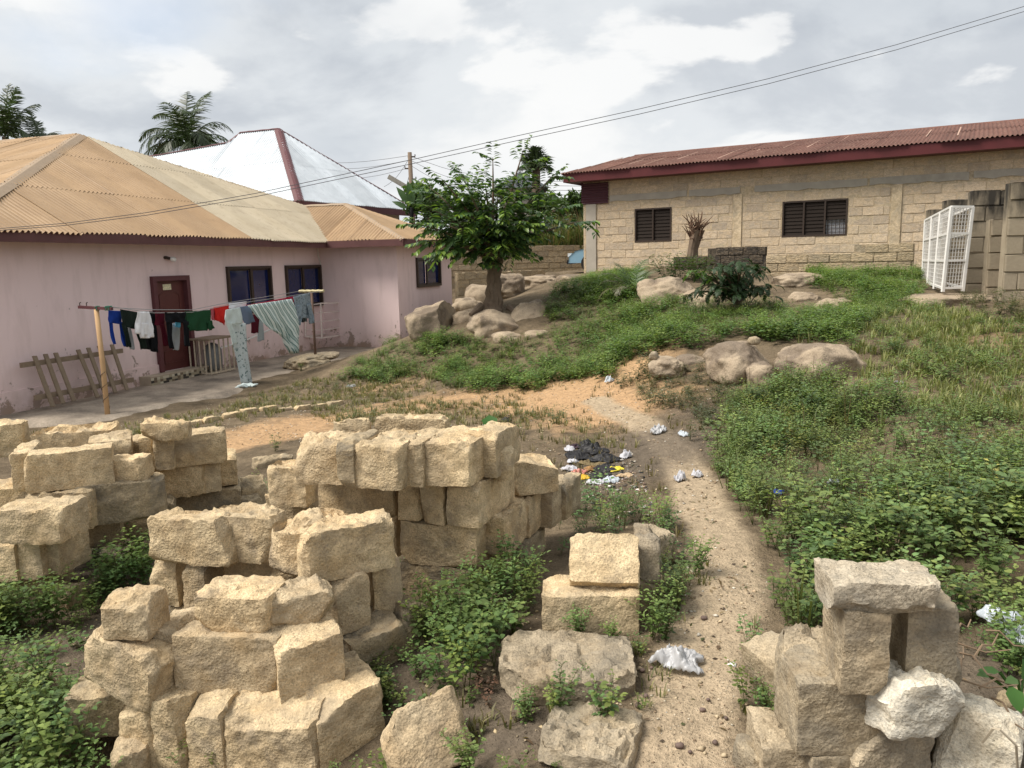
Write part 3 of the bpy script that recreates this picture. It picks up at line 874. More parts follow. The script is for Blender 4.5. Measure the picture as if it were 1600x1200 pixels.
# ------------------------------------------------------------------ block warehouse with the rusty roof
AX_B = (BE, BN, Vector((0, 0, 1)))
ws = empty('block_building', BP(0, 0, 1.3))
tag(ws, 'long unplastered sandcrete block building with rusty red corrugated roof', 'building')
o1 = (b_hit(992, 326)[0], b_hit(1049, 377)[0], 2.20, 3.20); o2 = (b_hit(1223, 316)[0], b_hit(1323, 366)[0], 2.20, 3.17)
pA, pB = b_hit(1152, 350)[0], b_hit(1399, 350)[0]
m = MB()
def bwall(t0, t1, z0, z1):
    m.box(BP((t0 + t1) / 2, -.10, (z0 + z1) / 2), (t1 - t0, .20, z1 - z0), AX_B)
Z0, Z1 = .9, 4.12
bwall(0, o1[0], Z0, Z1); bwall(o1[0], o1[1], Z0, o1[2]); bwall(o1[0], o1[1], o1[3], Z1); bwall(o1[1], o2[0], Z0, Z1)
bwall(o2[0], o2[1], Z0, o2[2]); bwall(o2[0], o2[1], o2[3], Z1); bwall(o2[1], 19, Z0, Z1)
m.box(BP(.10, -4.1, 2.5), (.2, 7.6, 3.2), AX_B); m.box(BP(9.5, -8.1, 2.5), (19, .2, 3.2), AX_B); m.box(BP(18.9, -4.1, 2.5), (.2, 7.6, 3.2), AX_B)
wallp = m.build('wall', MT['mortar'], ws)
band = (.88, 12.6, 3.46, 3.66)
ops = [(o1[0] - .02, o1[1] + .02, o1[2], o1[3]), (o2[0] - .02, o2[1] + .02, o2[2], o2[3]), (.08, .47, 0, 3.45), (-.1, .88, 3.44, 5), (pA - .14, pA + .14, 0, 3.45), (pB - .15, pB + .15, 0, 3.45), (0, 13, 3.46, 3.65)]
nb = wall_blocks(wallp, BO, BE, BN, .02, 12.3, 1.27, 12, .2365, .475, MT['wall_block'], ops, seed=8)
m = MB(); m.box(BP(.275, .015, 2.3), (.34, .06, 2.3), AX_B); m.build('concrete_column', MT['plaster_grey'], ws)
for q in (pA, pB):
    m = MB(); m.box(BP(q, .012, 2.35), (.24, .05, 2.2), AX_B); m.build('pilaster', MT['mortar'], ws)
# lintel band, broken into lengths
for a, b in ((.9, 3.35), (3.42, 4.9), (5.3, 8.2), (8.26, 10.5), (10.6, 12.6)):
    m = MB(); rr = random.Random(int(a * 10)); K = 10; up_l, lo_l = [], []
    for i in range(K + 1):
        tt = a + (b - a) * i / K
        up_l.append(BP(tt, -.01, 3.655 + rr.uniform(-.012, .006))); lo_l.append(BP(tt, -.01, 3.47 + rr.uniform(-.03, .02)))
    V_ = up_l + lo_l + [p + BN * .035 for p in up_l] + [p + BN * .035 for p in lo_l]; n_ = K + 1; F_ = []
    for i in range(K):
        F_ += [(2 * n_ + i, 2 * n_ + i + 1, 3 * n_ + i + 1, 3 * n_ + i), (i, i + 1, 2 * n_ + i + 1, 2 * n_ + i), (n_ + i, n_ + i + 1, 3 * n_ + i + 1, 3 * n_ + i)]
    F_ += [(0, n_, 3 * n_, 2 * n_), (K, n_ + K, 3 * n_ + K, 2 * n_ + K)]
    m.add(V_, F_); m.build('lintel', MT['plaster_grey'] if a < 6 else MT['concrete'], ws)
def louvre_window(t0, t1, z0, z1, n, bars):
    ax = AX_B; ft = .045
    f_ = MB(); tm, zm = (t0 + t1) / 2, (z0 + z1) / 2
    f_.box(BP(tm, -.02, z1 - ft / 2), (t1 - t0, .08, ft), ax); f_.box(BP(tm, -.02, z0 + ft / 2), (t1 - t0, .08, ft), ax)
    for k in range(n + 1): f_.box(BP(t0 + ft / 2 + (t1 - t0 - ft) * k / n, -.02, zm), (ft, .08, z1 - z0 - 2 * ft), ax)
    w = f_.build('window', MT['frame'], ws)
    pw = (t1 - t0 - ft) / n
    for k in range(n):
        a, b = t0 + ft + pw * k, t0 + pw * (k + 1)
        cut = bars and k == n - 1
        nl = 9; hh = (z1 - z0 - 2 * ft) / nl
        for j in range(nl):
            if cut and j < 4: continue
            c = BP((a + b) / 2, -.045, z0 + ft + hh * (j + .5)); tl = math.radians(76)
            g = MB(); g.box(c, (b - a - .01, hh * 1.12, .005), (BE, BN * math.cos(tl) - Vector((0, 0, 1)) * math.sin(tl), BN * math.sin(tl) + Vector((0, 0, 1)) * math.cos(tl)))
            g.build('louvre', MT['louvre'], w)
        if cut:
            gb = MB()
            for q in range(5): gb.bar(BP(a + (b - a) * (q + .5) / 5, -.06, z0 + ft), BP(a + (b - a) * (q + .5) / 5, -.06, z0 + ft + hh * 4), .012)
            for q in range(4): gb.bar(BP(a, -.06, z0 + ft + hh * (q + .4)), BP(b, -.06, z0 + ft + hh * (q + .4)), .012)
            gb.build('burglar_bar', MT['frame'], w)
            gl = MB(); gl.box(BP((a + b) / 2, -.11, z0 + ft + hh * 2), (b - a, .01, hh * 4), ax); gl.build('pane', m_plain('pale_blind', (.34, .34, .36), .6), w)
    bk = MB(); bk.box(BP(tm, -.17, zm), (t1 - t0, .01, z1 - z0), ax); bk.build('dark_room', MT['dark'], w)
louvre_window(*o1, 2, False); louvre_window(*o2, 3, True)
for a, b, z in ((o1[0], o1[1], o1[2]), (o2[0], o2[1], o2[2])):                        # sill blocks, redder
    pass
# maroon corrugated patch at the corner of the eaves
m = MB(); V_, F_ = [], []; K = 40
za, zb = 3.42, 4.06
for i in range(K + 1):
    z = za + (zb - za) * i / K; o_ = .05 + .012 * math.sin(i * 1.35)
    V_ += [tuple(BP(-.05, o_, z)), tuple(BP(.87 + .01 * math.sin(i), o_, z))]
for i in range(K): F_.append((2 * i, 2 * i + 1, 2 * i + 3, 2 * i + 2))
m.add(V_, F_); m.build('corrugated_patch', m_plain('dark_maroon_sheet', (.060, .016, .024), .5), ws, smooth=True)
# fascia and roof
m = MB(); m.box(BP(9.3, .55, 4.215), (19.4, .045, .25), AX_B); m.box(BP(-.42, -2, 4.215), (.045, 5.05, .25), AX_B); m.build('fascia', MT['red_fascia'], ws)
m = MB(); m.box(BP(9.3, .25, 4.10), (19.3, .56, .015), AX_B); m.build('soffit', MT['soffit'], ws)
br = empty('roof', BP(0, 0, 4.3), parent=ws); WL[br.name] = BP(0, 0, 4.3)
rw = -BN * 4.65 + Vector((0, 0, .97))
roof_face(br, BP(0, .62, 4.345), BE, rw, [(-.5, 0), (-.05, rw.length * .72), (.25, rw.length), (19.2, rw.length)], lambda u, r: MT['rust_sheet'], sheet_w=.74, sheet_l=2.6, pitch=.10, amp=.022, rag=.02, seed=21)
m = MB(); m.add([BP(.1, -4.03, 5.31), BP(19.2, -4.03, 5.31), BP(19.2, -8.6, 4.3), BP(-.5, -8.6, 4.3)], [(0, 1, 2, 3)])
m.add([BP(-.5, .6, 4.33), BP(.1, -4.03, 5.30), BP(-.5, -8.6, 4.29)], [(0, 1, 2)]); m.build('far_slope', MT['rust_sheet'], br)
cap(br, BP(.15, -4.03, 5.31), BP(19.2, -4.03, 5.31), MT['rust_sheet'], .2, lift=.035)
# pale lap streaks: worn bright sheet edges along the slope
MT['lap'] = m_plain('bare_worn_zinc', (.42, .27, .20), .55, .4, 5)
rr = random.Random(5)
for k in range(17):
    u_ = -.2 + .74 * k + .02; a, b = rr.uniform(.05, .5), rr.uniform(.75, .97)
    if rr.random() < .12: continue
    p0 = BP(u_, .62, 4.345) + rw * a; p1 = BP(u_ + rr.uniform(-.04, .04), .62, 4.345) + rw * b
    n_ = BE.cross(rw).normalized(); n_ = n_ if n_.z > 0 else -n_
    m = MB(); m.bar(p0 + n_ * .020, p1 + n_ * .020, .035, .006, n_); m.build('sheet_lap', MT['lap'], br)

# ------------------------------------------------------------------ compound wall, low wall, ruined walls, partition walls
def block_wall(name, label, A, B, z0, rows, mat, ch=.235, bl=.47, th=.16, seed=0, top=None, both=False, cat='wall', extra=0, group=None):
    A, B = Vector((A[0], A[1], 0)), Vector((B[0], B[1], 0)); e = (B - A).normalized(); n = Vector((e.y, -e.x, 0))
    if n.dot(-A) < 0: n = -n
    L = (B - A).length
    w = empty(name, (A.x, A.y, z0)); tag(w, label, cat, group)
    core = MB(); K = max(1, int(L / (bl / 2)))
    for i in range(K):
        ta, tb = L * i / K, L * (i + 1) / K
        zt = z0 + rows * ch - .02
        if top is not None: zt = max(z0 + ch, z0 + ch * math.floor((top((ta + tb) / 2) - z0) / ch + 1e-6) - .02)
        core.box(A + e * ((ta + tb) / 2) - n * th / 2 + Vector((0, 0, (zt + z0 - extra) / 2)), (tb - ta, th - .03, zt - z0 + extra), (e, n, Vector((0, 0, 1))))
    c = core.build('core', mat if mat is not MT['wall_block'] else MT['mortar'], w)
    wall_blocks(w, A, e, n, 0, L, z0, rows, ch, bl, mat, seed=seed, top=top, thick=th, proud=.01)
    return w
MT['compound_block'] = m_sandcrete('compound_wall_block', (.38, .305, .20), (.52, .425, .295), (.14, .12, .095), .7, .56)
a, b = at(690, 425, 31.0), at(930, 418, 33.0)
block_wall('compound_wall', 'boundary wall of stained sandcrete blocks behind the leafy tree', a, b, 1.15, 5, MT['compound_block'], .235, .48, seed=31, extra=.6)
a, b = at(716, 466, 24.0), at(852, 440, 26.5)
def lowtop(t): return 1.42 if t > .45 else 1.42
block_wall('low_block_wall', 'low sandcrete block wall among boulders between pink house and tree', a, b, .46, 4, MT['compound_block'], seed=32, extra=.5)
# ruin in front of the warehouse
a, b = at(1196, 432, 18.6), at(1426, 432, 17.0)
La = (Vector(b) - Vector(a)).length
zb = 1.12
block_wall('ruined_wall', 'low crumbling block wall below the three-panel louvre window', a, b, zb, 4, MT['compound_block'], .20, .47, seed=33,
           top=lambda t: zb + .63 if t < La * .64 else zb + .82, extra=.4)
a, b = at(1052, 415, 20.8), at(1196, 415, 19.6)
Lb = (Vector(b) - Vector(a)).length
MT['dark_block'] = m_sandcrete('blackened_block', (.085, .07, .055), (.19, .155, .115), (.03, .028, .025), .8, .45)
block_wall('blackened_block_wall', 'short blackened hollow block wall beside the pruned stump', a, b, 1.30, 3, MT['dark_block'], .215, .36, seed=34, top=lambda t: 1.30 + (.46 if t < Lb * .42 else .66), extra=.4)
WDIR = Vector((.985, -.17, 0)).normalized()
part_lab = ['partition wall of an unfinished block building, next to the rusty-roofed building', 'partition wall of an unfinished building, second from the rusty-roofed building',
            'tall blackened partition wall right behind the wire cage', 'algae-streaked partition wall, the one farthest from the rusty-roofed building']
for i, (px, top_y, Y, L) in enumerate(((1444, 327, 16.6, 2.2), (1469, 312, 14.9, 2.2), (1509, 298, 13.1, 2.0), (1567, 284, 11.3, 2.6))):
    A = at(px, 440, Y); zt = at(px, top_y, Y).z
    z0 = gz(A.x + .2, A.y) - .12
    rows = 7; ch = (zt - z0) / rows
    block_wall('partition_wall', part_lab[i], A, A + WDIR * L, z0, rows, MT['old_block'], ch, .46, .17, seed=40 + i, extra=.5)
A = at(1541, 440, 12.2); zt = at(1541, 342, 12.2).z; z0 = gz(A.x, A.y) - .1
block_wall('partition_wall', 'lower stub of block wall between the two tallest partition walls', A, A + WDIR * .62, z0, 5, MT['old_block'], (zt - z0) / 5, .46, .17, seed=47, extra=.5)
# ------------------------------------------------------------------ loose sandcrete blocks
MB_SAND = m_sandcrete('loose_sandcrete', (.47, .355, .215), (.66, .54, .36), (.25, .20, .145), .65, .54)
MB_PALE = m_sandcrete('pale_sandcrete', (.31, .255, .178), (.45, .38, .275), (.19, .16, .12), .55, .56)
MB_DARK = m_sandcrete('weathered_sandcrete', (.335, .265, .17), (.50, .405, .265), (.15, .13, .10), .75, .51)
MB_SLAB = m_sandcrete('bleached_sandcrete', (.43, .37, .275), (.60, .53, .41), (.26, .22, .165), .5, .55)
MB_WHITE = m_sandcrete('chalky_sandcrete', (.60, .55, .44), (.76, .70, .58), (.42, .37, .28), .3, .62)
_lat = {}
def lattice(nx, ny, nz):
    key = (nx, ny, nz)
    if key in _lat: return _lat[key]
    I, J, K = np.meshgrid(np.arange(nx + 1), np.arange(ny + 1), np.arange(nz + 1), indexing='ij')
    B = (I == 0) | (I == nx) | (J == 0) | (J == ny) | (K == 0) | (K == nz)
    idx = np.full(B.shape, -1); idx[B] = np.arange(B.sum())
    P = np.stack([I[B] / nx * 2 - 1, J[B] / ny * 2 - 1, K[B] / nz * 2 - 1], -1)
    Fs = []
    def side(A, flip):
        q = np.stack([A[:-1, :-1], A[1:, :-1], A[1:, 1:], A[:-1, 1:]], -1).reshape(-1, 4)
        Fs.append(q[:, ::-1] if flip else q)
    side(idx[0], True); side(idx[-1], False); side(idx[:, 0], False); side(idx[:, -1], True); side(idx[:, :, 0], True); side(idx[:, :, -1], False)
    _lat[key] = (P, np.vstack(Fs)); return _lat[key]
def rough_block_mesh(dims, seed, rough=1.0, rnd=.016, cuts=(), cell=.02, topcut=0.0):
    h = np.array(dims) / 2
    n = [max(4, min(40, int(round(d / cell)))) for d in dims]
    P0, Fq = lattice(*n)
    p = P0 * h
    s = np.array([seed * 1.37 % 50, seed * 2.11 % 50, seed * .73 % 50])
    # straight moulded faces with a crisp, finely nibbled arris
    r = .0035 + rnd * .12 + np.maximum(0, vnoise(p * 19 + s, 12) - .05) * .013 * rough
    r = np.clip(r, .003, min(h) * .8)[:, None]
    q = np.clip(p, -(h - r), h - r); d = p - q
    ln = np.linalg.norm(d, axis=1, keepdims=True); nrm = d / np.maximum(ln, 1e-9)
    p = q + nrm * r
    # knocked-off edges and corners: flat fracture faces
    rc = np.random.RandomState(seed)
    for k in range(int(6 * rough + rnd * 110)):
        sg = np.where(rc.rand(3) < .5, -1., 1.)
        if rc.rand() < .55: sg[2] = 1.
        wgt = rc.uniform(.35, 1, 3); fl = rc.randint(3)
        if rc.rand() < .6: wgt[fl] *= .18                  # along one edge rather than at a corner
        nv = sg * wgt; nv /= np.linalg.norm(nv)
        dd = (np.abs(nv) * h).sum() - rc.uniform(.005, .023) * (.7 + rnd * 20) * (1.5 if wgt[fl] < .2 else 1.9)
        pr = p @ nv - dd - fbm(p * 16 + s, 30 + k, 3, .6) * .005
        p = p - np.maximum(pr, 0)[:, None] * nv
    up = np.clip(nrm[:, 2:], 0, 1)
    p = p + nrm * ((fbm(p * 7 + s, 3, 2) * .0035 + fbm(p * 24 + s, 4, 4, .62) * .0042)[:, None] * rough * (1 + 1.2 * up))
    if topcut:                                            # eroded, crumbling top
        e = np.maximum(0, fbm(p * 7 + s, 8, 4, .6) + .15) * .8 + np.abs(fbm(p * 26 + s, 18, 3, .6)) * .35
        p[:, 2] -= (up[:, 0] ** .5) * e * topcut
    for (nx, ny, nz, dd) in cuts:
        nv = np.array((nx, ny, nz), float); nv /= np.linalg.norm(nv)
        pr = p @ nv - dd - fbm(p * 8 + s, 6, 4, .55) * .016 * rough
        p = p - np.maximum(pr, 0)[:, None] * nv
    me = np_mesh('sandcrete_block', p, [Fq], smooth=True)
    me.set_sharp_from_angle(angle=math.radians(32))
    return me
_bn = [0]
FOOT = []
def sblock(px, py, z, dims, yaw=0, label='', mat=None, tilt=(0, 0), rough=1.0, cuts=(), rnd=.016, topcut=.012, cell=None, group=None, face=True, name='sandcrete_block'):
    """px, py: middle of the block's front face, z: height of its middle"""
    _bn[0] += 1; seed = _bn[0] * 7 + 3
    P = onz(px, py, z); y = math.radians(yaw)
    if face: P = P + Vector((-math.sin(y), math.cos(y), 0)) * dims[1] / 2
    cell = cell or (.0125 if P.y < 3.4 else .0155)
    me = rough_block_mesh(dims, seed, rough, rnd, cuts, cell, topcut)
    o = link(name, me, mat or MB_SAND)
    o.location = P; o.rotation_euler = (math.radians(tilt[0]), math.radians(tilt[1]), y)
    FOOT.append((P.x, P.y, y, dims[0] / 2, dims[1] / 2))
    return tag(o, label, 'block', group)
RND_R = ((1, .1, .5, .17), )
def cut(*c): return c
# -- tall four-course stack
GA = 'blocks of the tall four-course stack'
T4 = 'tall four-course stack'
sblock(680, 918, -.075, (.42, .16, .25), -18, 'bottom course block of the ' + T4 + ', half hidden by weeds', MB_DARK, group=GA)
sblock(756, 905, -.075, (.15, .45, .25), -20, 'bottom course block at the open corner of the ' + T4, group=GA)
sblock(800, 880, -.08, (.18, .40, .24), -20, 'bottom course block under the path-side end of the ' + T4, MB_DARK, group=GA)
sblock(684, 852, .175, (.45, .17, .25), -17, 'smooth full block in the second course of the ' + T4, rough=.7, group=GA)
sblock(771, 842, .175, (.13, .42, .25), -20, 'block set end-on in the second course at the corner of the ' + T4, group=GA)
sblock(808, 808, .175, (.16, .42, .25), -22, 'block set end-on in the second course beside the path end of the ' + T4, group=GA)
sblock(850, 795, .175, (.11, .35, .25), -24, 'thin block end in the second course of the ' + T4, group=GA)
sblock(873, 785, .17, (.10, .3, .24), -24, 'last thin block end of the second course of the ' + T4, MB_DARK, group=GA)
sblock(560, 838, .175, (.45, .16, .25), -14, 'long block deep inside the second course of the ' + T4, group=GA)
sblock(638, 780, .425, (.135, .45, .25), -18, 'first of three end-on blocks in the third course of the ' + T4, group=GA)
sblock(675, 785, .425, (.13, .45, .25), -18, 'middle of three end-on blocks in the third course of the ' + T4, group=GA)
sblock(722, 789, .425, (.19, .52, .25), -22, 'widest of three end-on blocks in the third course of the ' + T4, group=GA, topcut=.03)
sblock(555, 775, .425, (.45, .17, .25), -12, 'long face-on block in the third course of the ' + T4, group=GA)
sblock(838, 745, .425, (.29, .22, .22), 18, 'jagged-topped block crowning the path end of the ' + T4, cuts=[cut(.3, -.2, 1, .08)], topcut=.03, group=GA)
sblock(446, 760, .425, (.25, .22, .25), -10, 'chipped block on the side column of the ' + T4, topcut=.035, group=GA)
sblock(450, 805, .175, (.28, .22, .25), -8, 'lower block of the side column of the ' + T4, group=GA)
sblock(500, 724, .675, (.29, .32, .23), -8, 'jagged-edged block on top of the ' + T4 + ' at its side column end', topcut=.05, cuts=[cut(-.7, -.6, .8, .16)], group=GA)
sblock(539, 729, .675, (.10, .36, .24), -12, 'dark grey block end in the top course of the ' + T4, MB_DARK, group=GA)
sblock(590, 730, .675, (.26, .42, .24), -16, 'broad block with broken rim in the top course of the ' + T4, topcut=.05, cuts=[cut(.1, -.7, .8, .22)], group=GA)
sblock(641, 726, .675, (.135, .40, .24), -16, 'narrow block end in the top course of the ' + T4, topcut=.02, group=GA)
sblock(697, 726, .675, (.25, .38, .24), -18, 'cracked broad block in the top course of the ' + T4, topcut=.03, group=GA)
sblock(752, 712, .675, (.17, .38, .24), -20, 'block at the open end of the top course of the ' + T4, topcut=.02, group=GA)
sblock(548, 678, .69, (.22, .16, .16), 5, 'small broken piece lying behind the top course of the ' + T4, topcut=.03, rnd=.03, group=GA)
sblock(640, 672, .69, (.46, .16, .17), -10, 'rough slab lying along the back of the top course of the ' + T4, topcut=.04, rnd=.03, group=GA)
sblock(784, 724, .62, (.10, .14, .20), -8, 'small upright stub of block on the third course of the ' + T4, cuts=[cut(.5, -.3, .9, .07)], group=GA)
# -- two-course heap
GB = 'blocks of the two-course heap'
H2 = 'two-course heap'
sblock(293, 847, .385, (.45, .16, .24), -13, 'large full block with crumbled top on the ' + H2, topcut=.03, cuts=[cut(1, -.3, .4, .20)], group=GB)
sblock(372, 842, .39, (.36, .18, .25), -14, 'rough broken block behind the large one on the ' + H2, topcut=.045, rnd=.03, group=GB)
sblock(441, 866, .385, (.20, .38, .24), -30, 'craggy block pointing away on the ' + H2, topcut=.06, rnd=.035, rough=1.4, group=GB)
sblock(548, 862, .385, (.45, .17, .25), 32, 'slanted full block beside the craggy one on the ' + H2, topcut=.03, cuts=[cut(-1, .2, .6, .20)], group=GB)
sblock(255, 912, .135, (.15, .28, .25), -8, 'short stub standing under the large block of the ' + H2, rnd=.03, group=GB)
sblock(303, 920, .135, (.13, .38, .25), -16, 'end-on block under the large block of the ' + H2, group=GB)
sblock(385, 905, .13, (.42, .16, .24), -10, 'shaded long block deep in the ' + H2, rough=.6, group=GB)
sblock(478, 925, .10, (.34, .2, .24), 10, 'hidden supporting block of the ' + H2, group=GB)
sblock(553, 945, .135, (.17, .17, .27), 38, 'block with its corner outwards under the slanted block of the ' + H2, rnd=.02, group=GB)
sblock(607, 920, .135, (.15, .28, .26), 20, 'rough block end beside the outward corner of the ' + H2, rnd=.03, topcut=.03, group=GB)
sblock(598, 1030, -.13, (.28, .24, .31), 36, 'grey weathered block leaning out of the foot of the ' + H2, MB_DARK, tilt=(6, -8), group=GB)
sblock(662, 988, -.08, (.22, .20, .28), 36, 'grey lichen-stained block with weeds at the foot of the ' + H2, MB_DARK, tilt=(-6, 10), cuts=[cut(.6, -.2, .9, .11)], group=GB)
sblock(628, 1080, -.33, (.24, .2, .22), 30, 'half buried block under the grey ones at the foot of the ' + H2, group=GB)
sblock(547, 1015, -.12, (.09, .28, .25), -5, 'thin block end wedged between the ' + H2 + ' and the stepped heap', MB_DARK, group=GB)
sblock(330, 985, -.11, (.45, .16, .24), -10, 'buried base block in the shade of the ' + H2, group=GB)
sblock(480, 990, -.13, (.30, .3, .24), 10, 'base block below the supporting block of the ' + H2, group=GB)
# -- stepped heap
GC = 'blocks of the stepped heap'
H3 = 'stepped heap'
sblock(193, 970, .27, (.195, .19, .18), -4, 'squarish rough block alone on the outer end of the ' + H3, rnd=.025, topcut=.03, group=GC)
sblock(356, 960, .265, (.36, .24, .165), -7, 'flat tapered block on top of the ' + H3, rnd=.025, cuts=[cut(-.5, -.7, -.6, .16), cut(.8, -.6, -.4, .19)], topcut=.02, group=GC)
sblock(467, 955, .255, (.28, .22, .165), 14, 'rounded rough block on top of the ' + H3 + ' next to the tapered one', rnd=.04, rough=1.3, cuts=[cut(-.6, -.6, -.7, .13)], topcut=.02, group=GC)
sblock(182, 1052, .05, (.36, .19, .25), -20, 'tilted block slipping off the outer end of the ' + H3, tilt=(0, 13), cuts=[cut(1, -.6, .7, .19)], rnd=.03, group=GC)
sblock(253, 1030, .06, (.17, .30, .25), -10, 'block wedged behind the tilted one in the ' + H3, rnd=.03, group=GC)
sblock(352, 1040, .06, (.46, .16, .26), -5, 'big smooth tan block in the middle of the ' + H3, rnd=.025, rough=.7, cuts=[cut(.9, -.7, .8, .24)], group=GC)
sblock(487, 1042, .06, (.27, .22, .29), 24, 'block with a broken corner beside the big smooth one of the ' + H3, cuts=[cut(-.9, -.7, .5, .17), cut(-.2, -.3, 1, .13)], rnd=.02, group=GC)
sblock(212, 1165, -.27, (.18, .42, .44), -20, 'end-on base block at the outer end of the ' + H3, rnd=.03, cuts=[cut(-.3, -.5, .85, .22)], group=GC)
sblock(262, 1170, -.26, (.14, .42, .44), -16, 'thin end-on base block of the ' + H3, rnd=.025, group=GC)
sblock(320, 1176, -.26, (.17, .42, .44), -14, 'middle end-on base block of the ' + H3, rnd=.025, cuts=[cut(-.2, -.5, .85, .22)], group=GC)
sblock(420, 1188, -.27, (.40, .36, .46), -9, 'wide base block with a broken upper edge in the ' + H3, rnd=.03, topcut=.04, cuts=[cut(0, -.55, .85, .21)], group=GC)
sblock(552, 1162, -.25, (.29, .34, .46), 32, 'massive corner base block of the ' + H3, rnd=.03, cuts=[cut(-.4, -.4, .9, .23)], group=GC)
sblock(150, 1122, -.21, (.26, .25, .20), 10, 'shaded base block below the tilted one of the ' + H3, MB_DARK, group=GC)
sblock(192, 1205, -.32, (.16, .2, .16), 0, 'lowest broken piece at the foot of the ' + H3, rnd=.03, group=GC)
# -- heap beside the pavement, at the edge of the yard
GD = 'blocks of the long low heap'
H4 = 'long low heap'
sblock(2, 690, .55, (.26, .25, .23), 20, 'block at the pavement end of the ' + H4, group=GD)
sblock(112, 693, .53, (.50, .30, .18), 14, 'rough-topped slab at the back of the ' + H4, topcut=.05, rnd=.03, group=GD)
sblock(34, 738, .50, (.115, .40, .24), 22, 'block end beside the long face-on block of the ' + H4, group=GD)
sblock(108, 735, .50, (.48, .16, .24), 24, 'long face-on block topping the ' + H4, rough=.7, group=GD)
sblock(172, 704, .52, (.26, .25, .16), 24, 'short block behind the long face-on one of the ' + H4, topcut=.02, group=GD)
sblock(195, 735, .455, (.235, .17, .15), 4, 'small loose grey-flecked block lying on the ' + H4, rnd=.025, group=GD)
sblock(212, 706, .44, (.20, .2, .16), 10, 'piece of block behind the small loose one of the ' + H4, rnd=.03, group=GD)
sblock(190, 785, .26, (.50, .22, .26), 22, 'long stained block under the small loose one of the ' + H4, MB_DARK, topcut=.02, group=GD)
sblock(88, 800, .26, (.40, .30, .25), 8, 'broad stained block in the second course of the ' + H4, topcut=.03, cuts=[cut(-.5, -.6, .8, .20)], group=GD)
sblock(10, 785, .28, (.30, .25, .2), 8, 'crumbled block at the outer end of the second course of the ' + H4, topcut=.03, rnd=.03, group=GD)
sblock(232, 812, .03, (.34, .2, .22), 22, 'bottom block under the long stained one of the ' + H4, MB_DARK, group=GD)
sblock(130, 832, .02, (.45, .2, .22), 16, 'bottom block behind weeds in the ' + H4, MB_DARK, group=GD)
sblock(42, 824, .31, (.37, .27, .20), -4, 'flat-topped block jutting out of the ' + H4, topcut=.02, rnd=.025, group=GD)
sblock(40, 873, .08, (.19, .28, .26), -6, 'upright block under the jutting one of the ' + H4, group=GD)
sblock(76, 868, .08, (.13, .28, .26), -6, 'narrow upright block under the jutting one of the ' + H4, group=GD)
sblock(6, 875, .08, (.14, .28, .26), -6, 'outermost upright block under the jutting one of the ' + H4, group=GD)
sblock(45, 912, -.17, (.34, .25, .16), 10, 'flat rubble block sunk in the weeds below the ' + H4, rnd=.04, rough=1.5, group=GD)
sblock(75, 938, -.2, (.26, .2, .14), -15, 'rubble piece in the weeds below the ' + H4, rnd=.04, rough=1.5, group=GD)
# -- short stack with the loaf-shaped block
GE = 'blocks of the short stack'
H5 = 'short stack'
sblock(256, 674, .635, (.29, .17, .145), 12, 'loaf-shaped block balanced on top of the ' + H5, rnd=.045, rough=1.3, topcut=.02, group=GE)
sblock(311, 701, .45, (.37, .17, .24), 24, 'full block topping the ' + H5, rough=.8, group=GE)
sblock(230, 709, .45, (.10, .36, .23), 16, 'outer thin block end in the top course of the ' + H5, group=GE)
sblock(256, 710, .45, (.125, .36, .23), 16, 'inner block end in the top course of the ' + H5, group=GE)
sblock(274, 754, .215, (.36, .20, .225), 6, 'broken-faced block in the second course of the ' + H5, rough=1.3, group=GE)
sblock(329, 746, .215, (.14, .30, .225), 22, 'middle block end in the second course of the ' + H5, group=GE)
sblock(356, 736, .215, (.13, .30, .225), 22, 'last block end in the second course of the ' + H5, group=GE)
sblock(318, 790, -.01, (.52, .22, .22), 20, 'dirt-covered bottom block of the ' + H5, MB_DARK, group=GE)
sblock(395, 772, -.02, (.22, .2, .2), 30, 'grey crumbled piece at the foot of the ' + H5, MB_DARK, rnd=.04, rough=1.5, group=GE)
sblock(385, 800, -.1, (.2, .2, .16), 10, 'broken lump beside the grey piece at the foot of the ' + H5, MB_DARK, rnd=.04, rough=1.5, group=GE)
p = ong(428, 728)
sblock(428, 724, p.z + .05, (.42, .16, .13), 26, 'weathered slab lying on the sand behind the ' + H5, MB_DARK, rnd=.03, group=GE)
# -- blocks by the footpath
GF = 'blocks beside the footpath'
sblock(922, 962, .075, (.45, .27, .20), -6, 'clean full block lying flat beside the footpath', rough=.8, topcut=.018, group=GF)
sblock(944, 886, .265, (.33, .13, .25), -8, 'block leaning back on the flat one beside the footpath', tilt=(-42, 0), rough=1.1, group=GF)
sblock(1010, 878, .25, (.13, .24, .22), -12, 'rounded block end behind the leaning one by the footpath', MB_PALE, rnd=.04, group=GF)
sblock(1008, 940, .05, (.10, .34, .22), -10, 'lower block end behind the flat one by the footpath', MB_PALE, group=GF)
sblock(1042, 862, .10, (.22, .2, .2), 20, 'crumbling rubble block in weeds behind the leaning block', MB_PALE, rnd=.05, rough=1.8, group=GF)
sblock(885, 1085, .0, (.56, .44, .13), -4, 'broken pale concrete slab lying at the footpath edge', MB_PALE, rnd=.045, rough=1.5, topcut=.04, cell=.018, cuts=[cut(-1, -.8, 0, .26)], group=GF)
sblock(905, 1200, -.04, (.34, .32, .12), -20, 'flat pale rubble sunk in the soil at the start of the footpath', MB_PALE, rnd=.05, rough=1.5, topcut=.04, group=GF)
sblock(672, 1170, -.10, (.32, .15, .27), 22, 'half buried block leaning back between the stepped heap and the pale slab', tilt=(-32, -12), rnd=.03, cuts=[cut(-.8, 0, .8, .14)], group=GF)
